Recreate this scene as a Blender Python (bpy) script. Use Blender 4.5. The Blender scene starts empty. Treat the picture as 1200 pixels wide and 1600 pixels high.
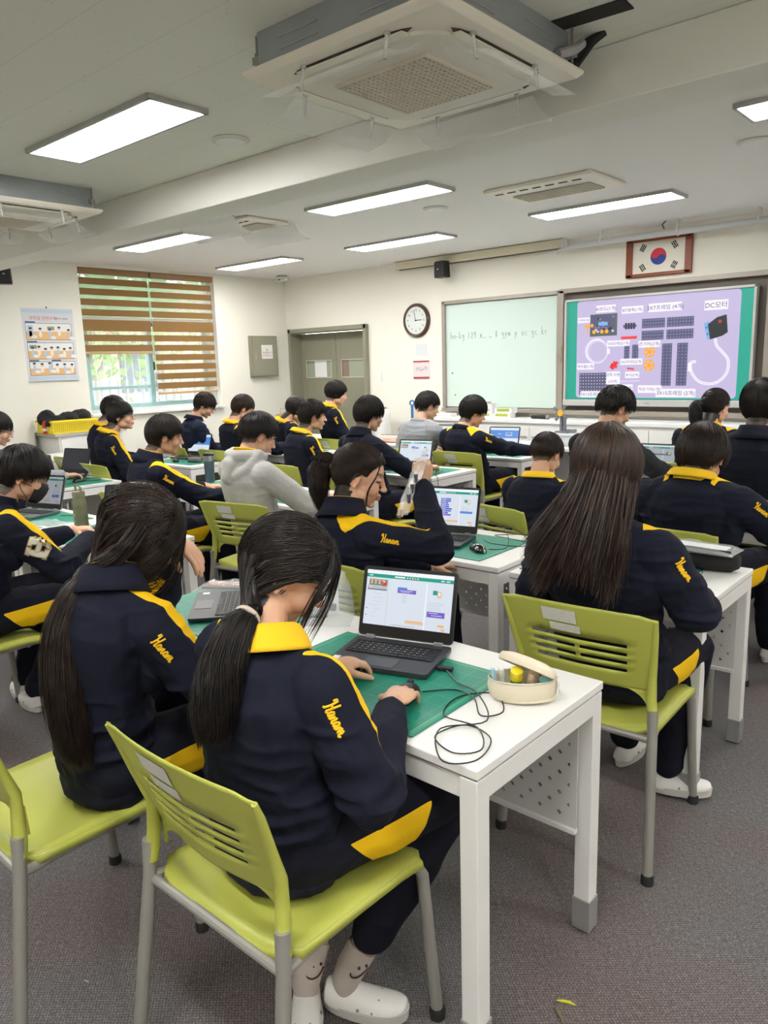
import bpy, bmesh, math, random
import numpy as np
from mathutils import Vector, Matrix
from mathutils.bvhtree import BVHTree
random.seed(7); np.random.seed(7)
C = bpy.context.scene.collection
R = math.radians
def V(*a): return Vector(a)

# ------------------------------------------------------------------ camera, world, exposure
cam = bpy.data.objects.new('camera', bpy.data.cameras.new('camera')); C.objects.link(cam)
def cam_axes(yaw, pitch, roll):
    cy, sy = math.cos(yaw), math.sin(yaw)
    right = V(cy, -sy, 0); fwd = V(sy, cy, 0); up = V(0, 0, 1)
    f = fwd * math.cos(pitch) - up * math.sin(pitch); u = up * math.cos(pitch) + fwd * math.sin(pitch)
    return right * math.cos(roll) + u * math.sin(roll), -right * math.sin(roll) + u * math.cos(roll), f
r_, u_, f_ = cam_axes(R(-41.3), R(11.02), R(-1.72))
cam.matrix_world = Matrix(((r_.x, u_.x, -f_.x, 0), (r_.y, u_.y, -f_.y, 0), (r_.z, u_.z, -f_.z, 1.54), (0, 0, 0, 1)))
cam.data.sensor_fit = 'VERTICAL'; cam.data.sensor_height = 36; cam.data.lens = 36 * 1185 / 1600
cam.data.clip_start = 0.02; cam.data.clip_end = 300
sc = bpy.context.scene; sc.camera = cam
vs = sc.view_settings; vs.view_transform = 'Standard'; vs.look = 'None'; vs.gamma = 1; vs.use_curve_mapping = False
vs.exposure = 0.85
LAMP = 19.0          # radiance of the ceiling panels
w = bpy.data.worlds.new('world'); sc.world = w; w.use_nodes = True
nt = w.node_tree; bg = nt.nodes['Background']
sky = nt.nodes.new('ShaderNodeTexSky'); sky.sky_type = 'HOSEK_WILKIE'; sky.turbidity = 6; sky.sun_direction = (0.5, 0.6, 0.7)
mixc = nt.nodes.new('ShaderNodeMix'); mixc.data_type = 'RGBA'; mixc.inputs[0].default_value = 0.75; mixc.inputs[7].default_value = (1, 1, 1, 1)
nt.links.new(sky.outputs[0], mixc.inputs[6]); nt.links.new(mixc.outputs[2], bg.inputs[0]); bg.inputs[1].default_value = 3.3

# ------------------------------------------------------------------ materials
MATS = {}
def mat(name, col, rough=0.6, metal=0.0, emit=0.0, bump=None, noise=None, spec=0.5, alpha=1.0, trans=0.0, sheen=0.0, coat=0.0):
    """principled material; noise=(scale, amount, second colour), bump=(scale, strength)"""
    if name in MATS: return MATS[name]
    m = bpy.data.materials.new(name); m.use_nodes = True; n = m.node_tree.nodes; l = m.node_tree.links
    b = n['Principled BSDF']; c4 = (*col, 1)
    b.inputs['Base Color'].default_value = c4; b.inputs['Roughness'].default_value = rough; b.inputs['Metallic'].default_value = metal
    b.inputs['Specular IOR Level'].default_value = spec; b.inputs['Alpha'].default_value = alpha
    b.inputs['Transmission Weight'].default_value = trans; b.inputs['Sheen Weight'].default_value = sheen; b.inputs['Coat Weight'].default_value = coat
    if emit: b.inputs['Emission Color'].default_value = c4; b.inputs['Emission Strength'].default_value = emit
    tc = n.new('ShaderNodeTexCoord')
    if noise:
        t = n.new('ShaderNodeTexNoise'); t.inputs['Scale'].default_value = noise[0]; t.inputs['Detail'].default_value = 4
        l.new(tc.outputs['Object'], t.inputs['Vector'])
        rmp = n.new('ShaderNodeMapRange'); rmp.inputs[1].default_value = 0.35; rmp.inputs[2].default_value = 0.65; rmp.inputs[4].default_value = noise[1]
        l.new(t.outputs['Fac'], rmp.inputs[0])
        mx = n.new('ShaderNodeMix'); mx.data_type = 'RGBA'; mx.inputs[6].default_value = c4; mx.inputs[7].default_value = (*noise[2], 1)
        l.new(rmp.outputs[0], mx.inputs[0]); l.new(mx.outputs[2], b.inputs['Base Color'])
    if bump:
        t = n.new('ShaderNodeTexNoise'); t.inputs['Scale'].default_value = bump[0]; t.inputs['Detail'].default_value = 5
        l.new(tc.outputs['Object'], t.inputs['Vector'])
        bp = n.new('ShaderNodeBump'); bp.inputs['Strength'].default_value = bump[1]; bp.inputs['Distance'].default_value = 0.01
        l.new(t.outputs['Fac'], bp.inputs['Height']); l.new(bp.outputs[0], b.inputs['Normal'])
    MATS[name] = m
    return m
def math_node(nt, op, a, b=None, c=None):
    q = nt.nodes.new('ShaderNodeMath'); q.operation = op
    for i, x in enumerate((a, b, c)):
        if x is None: continue
        if isinstance(x, (int, float)): q.inputs[i].default_value = x
        else: nt.links.new(x, q.inputs[i])
    return q.outputs[0]

WALL = mat('cream wall paint', (0.82, 0.80, 0.72), 0.75, bump=(60, 0.03))
BEAM = mat('white ceiling paint', (0.80, 0.79, 0.74), 0.8)
NAVY = (0.0075, 0.0092, 0.021)
YEL = (0.86, 0.52, 0.008)
LIME = mat('lime plastic', (0.45, 0.475, 0.085), 0.38, bump=(400, 0.04))
STEEL = mat('grey painted steel', (0.33, 0.32, 0.29), 0.4, metal=0.3)
DESKW = mat('white desk laminate', (0.83, 0.82, 0.80), 0.35)
FRAME = mat('white powder coated steel', (0.78, 0.77, 0.76), 0.4)
CAPG = mat('silver foot cap', (0.42, 0.42, 0.42), 0.35, metal=0.5)
BLACK = mat('black plastic', (0.012, 0.012, 0.013), 0.35)
BLACKM = mat('matt black rubber', (0.015, 0.015, 0.015), 0.7)
DGREY = mat('dark grey laptop shell', (0.055, 0.057, 0.065), 0.4, metal=0.3)
SILV = mat('silver plastic', (0.50, 0.51, 0.54), 0.3, metal=0.6)
KEY = mat('black key', (0.012, 0.012, 0.014), 0.5)
WHITE = mat('white plastic', (0.80, 0.80, 0.78), 0.4)
PAPER = mat('white paper', (0.82, 0.82, 0.82), 0.8)
INK = mat('black ink', (0.02, 0.02, 0.02), 0.8)
GREYINK = mat('grey print', (0.35, 0.35, 0.35), 0.8)
CREAM = mat('cream cloth', (0.75, 0.68, 0.52), 0.85, bump=(500, 0.2))
ACW = mat('air conditioner ivory plastic', (0.86, 0.81, 0.71), 0.4)
GALV = mat('galvanised sheet steel', (0.34, 0.37, 0.39), 0.4, metal=0.35, noise=(8, 0.5, (0.42, 0.45, 0.47)))
CLEAR = mat('clear acrylic', (0.93, 0.94, 0.92), 0.08, alpha=0.22)
BAG = mat('clear plastic film', (0.85, 0.88, 0.88), 0.12, alpha=0.28, spec=0.8)
GLASS = mat('window glass', (0.9, 0.97, 0.95), 0.02, alpha=0.12)
YCOL = mat('yellow cotton', YEL, 0.85, bump=(600, 0.2))
NCOL = mat('navy cotton', NAVY, 0.85, bump=(600, 0.2), spec=0.22)

def cloth_mat(name, base, acc, attr=True, b=(25, 0.25)):
    """knitted cloth; faces where the vertex attribute 'accent' is positive take the second colour"""
    if name in MATS: return MATS[name]
    m = mat(name, base, 0.85, bump=b, spec=0.22, sheen=0.0); n = m.node_tree.nodes; l = m.node_tree.links; p = n['Principled BSDF']
    if attr:
        a = n.new('ShaderNodeAttribute'); a.attribute_name = 'accent'
        g = math_node(m.node_tree, 'GREATER_THAN', a.outputs['Fac'], 0.0)
        mx = n.new('ShaderNodeMix'); mx.data_type = 'RGBA'; mx.inputs[6].default_value = (*base, 1); mx.inputs[7].default_value = (*acc, 1)
        l.new(g, mx.inputs[0]); l.new(mx.outputs[2], p.inputs['Base Color'])
    return m
JACKET = cloth_mat('navy tracksuit cloth', NAVY, YEL)
PANTS = cloth_mat('navy trouser cloth', (0.006, 0.007, 0.015), YEL)
HOODIE = cloth_mat('heather grey fleece', (0.46, 0.455, 0.44), YEL, False)
SWEAT = cloth_mat('mid grey sweatshirt', (0.30, 0.31, 0.33), YEL, False)
BLAZER = cloth_mat('dark navy blazer wool', (0.010, 0.015, 0.038), YEL, False)
PUFFER = cloth_mat('black padded nylon', (0.016, 0.017, 0.020), YEL, False)
GREYP = cloth_mat('pale grey trouser fleece', (0.42, 0.42, 0.41), YEL, False)

def skin_mat():
    m = mat('skin', (0.68, 0.40, 0.27), 0.5, bump=(180, 0.03)); n = m.node_tree.nodes; l = m.node_tree.links; p = n['Principled BSDF']
    a = n.new('ShaderNodeAttribute'); a.attribute_name = 'tone'
    l.new(a.outputs['Color'], p.inputs['Base Color'])
    p.inputs['Subsurface Weight'].default_value = 0.08; p.inputs['Subsurface Radius'].default_value = (0.02, 0.008, 0.004)
    return m
SKIN = skin_mat()
def hair_mat(name, c1, c2):
    m = mat(name, c1, 0.42, spec=0.32, noise=(30, 1.0, c2)); m.node_tree.nodes['Principled BSDF'].inputs['Anisotropic'].default_value = 0.5
    return m
HAIR_BLACK = hair_mat('black hair', (0.010, 0.008, 0.008), (0.022, 0.017, 0.015))
HAIR_BROWN = hair_mat('dark brown hair', (0.022, 0.013, 0.010), (0.050, 0.028, 0.020))
HAIR_SOFT = hair_mat('very dark brown hair', (0.015, 0.010, 0.009), (0.036, 0.022, 0.016))

# ------------------------------------------------------------------ mesh helpers
class MB:
    def __init__(s): s.v = []; s.f = []; s.m = []
    def add(s, v, f, m=0):
        o = len(s.v); s.v.extend([tuple(x) for x in v]); s.f.extend([tuple(i + o for i in q) for q in f]); s.m.extend([m] * len(f)); return s
    def box(s, c, d, rot=None, m=0, taper=1.0):
        x, y, z = d[0] / 2, d[1] / 2, d[2] / 2
        vs = [V(a * x * (taper if k > 0 else 1), b * y * (taper if k > 0 else 1), k * z) for k in (-1, 1) for b in (-1, 1) for a in (-1, 1)]
        if rot is not None: vs = [rot @ q for q in vs]
        c = Vector(c)
        return s.add([q + c for q in vs], [(0, 2, 3, 1), (4, 5, 7, 6), (0, 1, 5, 4), (2, 6, 7, 3), (0, 4, 6, 2), (1, 3, 7, 5)], m)
    def loft(s, rings, m=0, cap=True, close=True):
        n = len(rings[0]); v = [p for r in rings for p in r]; f = []
        for i in range(len(rings) - 1):
            for j in range(n if close else n - 1):
                k = (j + 1) % n
                f.append((i * n + j, i * n + k, (i + 1) * n + k, (i + 1) * n + j))
        if cap: f.append(tuple(range(n - 1, -1, -1))); f.append(tuple(range((len(rings) - 1) * n, len(rings) * n)))
        return s.add(v, f, m)
    def tube(s, pts, r, n=8, m=0, cap=True, flat=1.0, ref=None):
        pts = [Vector(p) for p in pts]
        if isinstance(r, (int, float)): r = [r] * len(pts)
        rings = []; prev = None
        for i, p in enumerate(pts):
            t = (pts[min(i + 1, len(pts) - 1)] - pts[max(i - 1, 0)]).normalized()
            if prev is None:
                a = Vector(ref) if ref is not None else (V(0, 0, 1) if abs(t.z) < 0.9 else V(1, 0, 0))
            else: a = prev
            a = (a - t * a.dot(t)).normalized(); b = t.cross(a); prev = a
            rings.append([p + (a * math.cos(2 * math.pi * k / n) * flat + b * math.sin(2 * math.pi * k / n)) * r[i] for k in range(n)])
        return s.loft(rings, m, cap)
    def sphere(s, c, r, rot=None, n=12, m=0):
        if isinstance(r, (int, float)): r = (r, r, r)
        c = Vector(c); h = n // 2 + 1; rings = []
        for i in range(1, h):
            th = math.pi * i / h
            ring = []
            for k in range(n):
                q = V(r[0] * math.sin(th) * math.cos(2 * math.pi * k / n), r[1] * math.sin(th) * math.sin(2 * math.pi * k / n), -r[2] * math.cos(th))
                if rot is not None: q = rot @ q
                ring.append(q + c)
            rings.append(ring)
        a = V(0, 0, -r[2]); b = V(0, 0, r[2])
        if rot is not None: a = rot @ a; b = rot @ b
        o = len(s.v); s.loft(rings, m, cap=False); L = len(rings) * n
        s.v.extend([tuple(a + c), tuple(b + c)])
        for k in range(n):
            s.f.append((o + L, o + (k + 1) % n, o + k)); s.m.append(m)
            s.f.append((o + L + 1, o + L - n + k, o + L - n + (k + 1) % n)); s.m.append(m)
        return s
    def chain(s, pts, r, n=10, m=0):
        """closed limb: frusta plus spheres at the joints, for remeshing"""
        pts = [Vector(p) for p in pts]
        for i, p in enumerate(pts): s.sphere(p, r[i], n=n, m=m)
        for i in range(len(pts) - 1): s.tube([pts[i], pts[i + 1]], [r[i], r[i + 1]], n=n, m=m)
        return s
    def lathe(s, prof, c=(0, 0, 0), n=24, m=0, rot=None, cap=True):
        c = Vector(c); rings = []
        for r, z in prof:
            ring = [V(r * math.cos(2 * math.pi * k / n), r * math.sin(2 * math.pi * k / n), z) for k in range(n)]
            if rot is not None: ring = [rot @ q for q in ring]
            rings.append([q + c for q in ring])
        return s.loft(rings, m, cap)
    def quad(s, a, b, c, d, m=0): return s.add([a, b, c, d], [(0, 1, 2, 3)], m)
    def build(s, name, mats, parent=None, smooth=35, bevel=0, off=None, solid=0, sub=0):
        me = bpy.data.meshes.new(name)
        v = s.v if off is None else [(a[0] - off[0], a[1] - off[1], a[2] - off[2]) for a in s.v]
        me.from_pydata(v, [], s.f)
        if not isinstance(mats, (list, tuple)): mats = [mats]
        for q in mats: me.materials.append(q)
        if len(mats) > 1: me.polygons.foreach_set('material_index', s.m)
        me.update()
        if smooth: me.shade_smooth(); me.set_sharp_from_angle(angle=R(smooth))
        o = bpy.data.objects.new(name, me); C.objects.link(o)
        if parent is not None: o.parent = parent
        if solid: q = o.modifiers.new('solid', 'SOLIDIFY'); q.thickness = solid; q.offset = 0
        if bevel:
            q = o.modifiers.new('bevel', 'BEVEL'); q.width = bevel; q.segments = 2; q.limit_method = 'ANGLE'; q.angle_limit = R(40); q.harden_normals = True
        if sub: q = o.modifiers.new('sub', 'SUBSURF'); q.levels = sub; q.render_levels = sub
        return o
def tag(o, label=None, cat=None, group=None, kind=None):
    if label: o['label'] = label
    if cat: o['category'] = cat
    if group: o['group'] = group
    if kind: o['kind'] = kind
    return o
def thing(name, label, cat, loc=(0, 0, 0), rz=0, group=None):
    o = bpy.data.objects.new(name, None); C.objects.link(o); o.location = loc; o.rotation_euler = (0, 0, rz); o.empty_display_size = 0.1
    return tag(o, label, cat, group)
def struct(name, mb, m, **k): return tag(mb.build(name, m, **k), kind='structure')
def kids(o): return [c for c in bpy.data.objects if c.parent == o]
KIDS = {}
def dup(root, loc, rz, label, group=None):
    if root.name not in KIDS: KIDS[root.name] = [(c, kids(c)) for c in kids(root)]
    r = root.copy(); C.objects.link(r); r.location = loc; r.rotation_euler = (0, 0, rz); r['label'] = label
    if group: r['group'] = group
    for ch, gs in KIDS[root.name]:
        c = ch.copy(); C.objects.link(c); c.parent = r
        for g in gs: d = g.copy(); C.objects.link(d); d.parent = c
    return r
def text_mesh(body, size, m, name='lettering', parent=None, loc=(0, 0, 0), rot=(0, 0, 0), depth=0.0, align='LEFT', shear=0.0, link=True, width=None):
    cu = bpy.data.curves.new(name, 'FONT'); cu.body = body; cu.size = size; cu.extrude = depth; cu.align_x = align; cu.align_y = 'CENTER'; cu.shear = shear; cu.resolution_u = 3
    t = bpy.data.objects.new('tmp', cu); C.objects.link(t)
    dg = bpy.context.evaluated_depsgraph_get(); me = bpy.data.meshes.new_from_object(t.evaluated_get(dg)); bpy.data.objects.remove(t)
    if not link: return me
    me.materials.clear(); me.materials.append(m); me.name = name
    o = bpy.data.objects.new(name, me); C.objects.link(o); o.location = loc; o.rotation_euler = rot
    if parent: o.parent = parent
    if width and o.dimensions.x > 0: pass
    return o
def add_text(mb, body, size, fn, m=0, align='CENTER'):
    """flat lettering added to a mesh builder; fn maps (u, v) to a point"""
    me = text_mesh(body, size, None, align=align, link=False)
    mb.add([fn(p.co.x, p.co.y) for p in me.vertices], [tuple(q.vertices) for q in me.polygons], m)
    bpy.data.meshes.remove(me)
def remeshed(mb, voxel, smooth_it=4, name='tmp'):
    me = bpy.data.meshes.new(name); me.from_pydata(mb.v, [], mb.f); me.update()
    o = bpy.data.objects.new('tmp', me); C.objects.link(o)
    q = o.modifiers.new('r', 'REMESH'); q.mode = 'VOXEL'; q.voxel_size = voxel
    if smooth_it: q = o.modifiers.new('s', 'SMOOTH'); q.factor = 0.5; q.iterations = smooth_it
    dg = bpy.context.evaluated_depsgraph_get(); out = bpy.data.meshes.new_from_object(o.evaluated_get(dg))
    bpy.data.objects.remove(o); bpy.data.meshes.remove(me)
    return out
def coords(me):
    a = np.empty(len(me.vertices) * 3); me.vertices.foreach_get('co', a); return a.reshape(-1, 3)
def normals(me):
    a = np.empty(len(me.vertices) * 3, dtype=np.float32); me.vertex_normals.foreach_get('vector', a); return a.reshape(-1, 3).astype(float)
def join_mesh(name, meshes, mats, parent, off):
    bm = bmesh.new()
    for me in meshes: bm.from_mesh(me)
    out = bpy.data.meshes.new(name); bm.to_mesh(out); bm.free()
    for me in meshes: bpy.data.meshes.remove(me)
    out.transform(Matrix.Translation(-Vector(off))); out.materials.clear(); out.materials.append(mats); out.shade_smooth()
    o = bpy.data.objects.new(name, out); C.objects.link(o); o.parent = parent
    return o
def vnoise(p, seed=0):
    """smooth value noise in 3-D, vectorised, range 0..1"""
    p = np.asarray(p, float) + seed * 17.13; i = np.floor(p).astype(np.int64); f = p - i; f = f * f * (3 - 2 * f); out = 0
    def h(a):
        n = (a[:, 0] * 73856093) ^ (a[:, 1] * 19349663) ^ (a[:, 2] * 83492791); n = (n ^ (n >> 13)) * 1274126177 & 0x7fffffff
        return (n ^ (n >> 16)) % 10007 / 10007.0
    for dx in (0, 1):
        for dy in (0, 1):
            for dz in (0, 1):
                wgt = (f[:, 0] if dx else 1 - f[:, 0]) * (f[:, 1] if dy else 1 - f[:, 1]) * (f[:, 2] if dz else 1 - f[:, 2])
                out = out + wgt * h(i + np.array([dx, dy, dz]))
    return out
def frame_from(fwd, up=(0, 0, 1)):
    f = Vector(fwd).normalized(); u = Vector(up); r = f.cross(u).normalized(); u = r.cross(f)
    return Matrix(((r.x, f.x, u.x), (r.y, f.y, u.y), (r.z, f.z, u.z)))
# ------------------------------------------------------------------ people
Z3 = V(0, 0, 1)
HAND_POSE = {'rest': (22, 28, 18, .35), 'mouse': (18, 34, 24, .5), 'type': (30, 34, 20, .3), 'fist': (72, 78, 45, .9), 'curl': (45, 52, 34, .7), 'hang': (15, 20, 15, .3)}
def add_hand(mb, wr, d, n, thumb, pose='rest', k=1.0):
    """palm, four unequal fingers of three bones and a thumb from the side of the palm; d fingers, n back of hand, thumb side"""
    d = Vector(d).normalized(); n = Vector(n); n = (n - d * n.dot(d)).normalized(); t = Vector(thumb); t = (t - d * t.dot(d) - n * t.dot(n)).normalized()
    wr = Vector(wr); a1, a2, a3, th = HAND_POSE[pose]
    rot = Matrix(((t.x, d.x, n.x), (t.y, d.y, n.y), (t.z, d.z, n.z)))
    mb.sphere(wr + d * .045 * k, (.038 * k, .052 * k, .016 * k), rot=rot, n=14)
    mb.sphere(wr + d * .06 * k, (.040 * k, .034 * k, .015 * k), rot=rot, n=14)
    mb.sphere(wr, (.027 * k, .03 * k, .02 * k), rot=rot, n=12)
    for off, ln, r in ((.029, .066, .0088), (.010, .074, .0090), (-.009, .069, .0086), (-.027, .054, .0078)):
        p = wr + d * (.082 - abs(off - .005) * .28) * k + t * off * k; dirv = d + t * off * 1.2; dirv.normalize()
        pts = [p - dirv * .03 * k, p]; ang = 0
        for f, a in ((.45, a1), (.31, a2), (.24, a3)):
            ang += R(a * random.uniform(.85, 1.15)); pts.append(pts[-1] + (dirv * math.cos(ang) - n * math.sin(ang)) * ln * f * k * 1.05)
        mb.chain(pts, [r * k, r * 1.05 * k, r * k, r * .92 * k, r * .82 * k], n=8)
    p = wr + d * .022 * k + t * .022 * k - n * .004 * k
    v1 = (d * .65 + t * .75 - n * .25 * (1 + th)).normalized(); v2 = (d * .95 + t * (.45 - .6 * th) - n * .45).normalized()
    mb.chain([p, p + v1 * .036 * k, p + v1 * .036 * k + v2 * .032 * k, p + v1 * .036 * k + v2 * .055 * k], [.014 * k, .0115 * k, .0098 * k, .008 * k], n=8)

def add_head(mb, c, M, k=1.0, female=False):
    def S(p, r, rot=None): mb.sphere(Vector(c) + M @ (Vector(p) * k), tuple(x * k for x in r), rot=(M @ rot if rot is not None else M), n=18)
    S((0, -.014, .028), (.076, .094, .088)); S((0, .022, .018), (.066, .068, .074))
    S((0, .022, -.040), (.058, .064, .068)); S((0, .030, -.066), (.046, .052, .042)); S((0, .066, -.094), (.021, .017, .015))
    for s in (-1, 1):
        S((s * .034, .054, -.032), (.028, .030, .030)); S((s * .045, .014, -.062), (.018, .034, .026))
        S((s * .030, .078, .028), (.022, .010, .008))                                                # brow ridge
        S((s * .031, .074, .007), (.015, .012, .009))                                                # eyelid
        er = Matrix.Rotation(R(-14), 3, 'X') @ Matrix.Rotation(R(s * -20), 3, 'Z')
        S((s * .077, -.010, -.006), (.006, .018, .030), er); S((s * .081, -.019, .0), (.006, .007, .028), er); S((s * .080, -.010, -.030), (.006, .009, .010), er)
        S((s * .080, -.012, .020), (.006, .015, .007), er)
        S((s * .009, .097, -.030), (.008, .009, .007))
    c = Vector(c)
    mb.chain([c + M @ (V(0, .084, .012) * k), c + M @ (V(0, .098, -.018) * k), c + M @ (V(0, .105, -.028) * k)], [.008 * k, .009 * k, .0105 * k], n=10)
    S((0, .089, -.055), (.021, .010, .0065)); S((0, .088, -.067), (.018, .010, .007))

SKIN_RGB = np.array([0.66, 0.385, 0.255])
def head_tone(P, female=False, closed=False, dark=(.012, .010, .010), k=1.0, tone=1.0, cover='short'):
    n = len(P); col = np.tile(SKIN_RGB * tone, (n, 1)); x, y, z = (P / k).T
    def ell(c, r): return (((x - c[0]) / r[0]) ** 2 + ((y - c[1]) / r[1]) ** 2 + ((z - c[2]) / r[2]) ** 2)
    fr = y > .03
    def put(mask, c, a=1.0): col[mask] = col[mask] * (1 - a) + np.array(c) * a
    put(ell((0, .095, -.061), (.024, .02, .0125)) < 1, (.50, .20, .17), .8)
    for s in (-1, 1):
        put(ell((s * .04, .07, -.03), (.024, .03, .02)) < 1, (.72, .34, .25), .25)
        put(ell((s * .080, -.01, -.005), (.012, .02, .03)) < 1, (.70, .34, .24), .5)
        br = (np.abs(z - (.033 - .10 * np.abs(np.abs(x) - .03))) < .0045) & (x * s > .014) & (x * s < .05) & fr
        put(br, (.05, .035, .03), .85)
        if closed: put((np.abs(z - (.001 + 3.0 * (x * s - .031) ** 2)) < .0035) & (np.abs(x * s - .031) < .017) & fr, dark, .9)
        else:
            e = ell((s * .031, .08, .005), (.0145, .03, .0065)) < 1; put(e & fr, (.65, .62, .58)); put(e & fr & (np.hypot(x - s * .031, z - .005) < .0062), dark)
            put((np.abs(z - (.0115 - 4 * (x * s - .031) ** 2)) < .0025) & (np.abs(x * s - .031) < .017) & fr, dark, .9)
    lx, lz = LIM[cover]; psi = np.degrees(np.arctan2(np.abs(x), y)); hz = z - np.interp(psi, lx, lz); inner = (y < .06) | (z > .03)
    put((hz > 0) & inner, (.014, .011, .010)); put((hz > -.022 - .014 * vnoise(P * 260, 5)) & (psi > 112) & (np.abs(np.abs(x) - .085) > .006), (.024, .018, .015), .85); sel = (hz > -.014) & (hz <= 0) & inner & ((vnoise(P * 900, 3) < .55 + hz * 40)) & (psi > 60); put(sel & (np.abs(np.abs(x) - .08) > .004) | (sel & (y < -.03)), (.03, .022, .02), .75)
    if cover == 'full': put((z < -.05) & (psi > 100) & (z > -.15) & (y < .0), (.016, .012, .011))
    return col

LIM = {  # hairline height over the angle from the face (degrees), in head units
 'short': ([0, 38, 55, 72, 84, 100, 118, 180], [.040, .036, .020, -.022, .012, .004, -.058, -.090]),
 'bowl': ([0, 40, 58, 75, 88, 102, 120, 180], [.024, .022, .005, -.012, -.006, -.016, -.066, -.084]),
 'crop': ([0, 38, 55, 72, 84, 100, 118, 180], [.052, .046, .030, .000, .018, .020, -.020, -.045]),
 'full': ([0, 40, 55, 70, 84, 100, 118, 180], [.074, .062, .040, .016, .018, .000, -.055, -.095]),
 'curtain': ([0, 25, 40, 60, 84, 100, 118, 180], [.056, .040, .010, -.040, -.045, -.048, -.050, -.052]),
}
def strands(mb_v, mb_f, paths, rad, sides=3):
    """many tapered tubes at once; paths (N,K,3), rad (N,K)"""
    N, K, _ = paths.shape; T = np.gradient(paths, axis=1); T /= np.linalg.norm(T, axis=2, keepdims=True) + 1e-9
    ref = np.array([.31, .57, .76]); A = np.cross(T, ref); A /= np.linalg.norm(A, axis=2, keepdims=True) + 1e-9; B = np.cross(T, A)
    v = np.stack([paths + (A * math.cos(2 * math.pi * j / sides) + B * math.sin(2 * math.pi * j / sides)) * rad[..., None] for j in range(sides)], 2)
    o = sum(len(q) for q in mb_v); mb_v.append(v.reshape(-1, 3))
    i = np.arange(N)[:, None, None] * K * sides + np.arange(K - 1)[None, :, None] * sides; j = np.arange(sides)[None, None, :]; j2 = (j + 1) % sides
    mb_f.append((np.stack([i + j, i + j2, i + sides + j2, i + sides + j], -1)).reshape(-1, 4) + o)
def poly_at(pts, t):
    """Catmull-Rom point on a polyline, vectorised over t in 0..1"""
    P = np.array([tuple(p) for p in pts], float); n = len(P) - 1; x = np.clip(t, 0, .99999) * n; i = x.astype(int); f = (x - i)[..., None]
    g = lambda k: P[np.clip(i + k, 0, n)]
    return 0.5 * (2 * g(0) + (g(1) - g(-1)) * f + (2 * g(-1) - 5 * g(0) + 4 * g(1) - g(2)) * f ** 2 + (3 * g(0) - g(-1) - 3 * g(1) + g(2)) * f ** 3)
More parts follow.
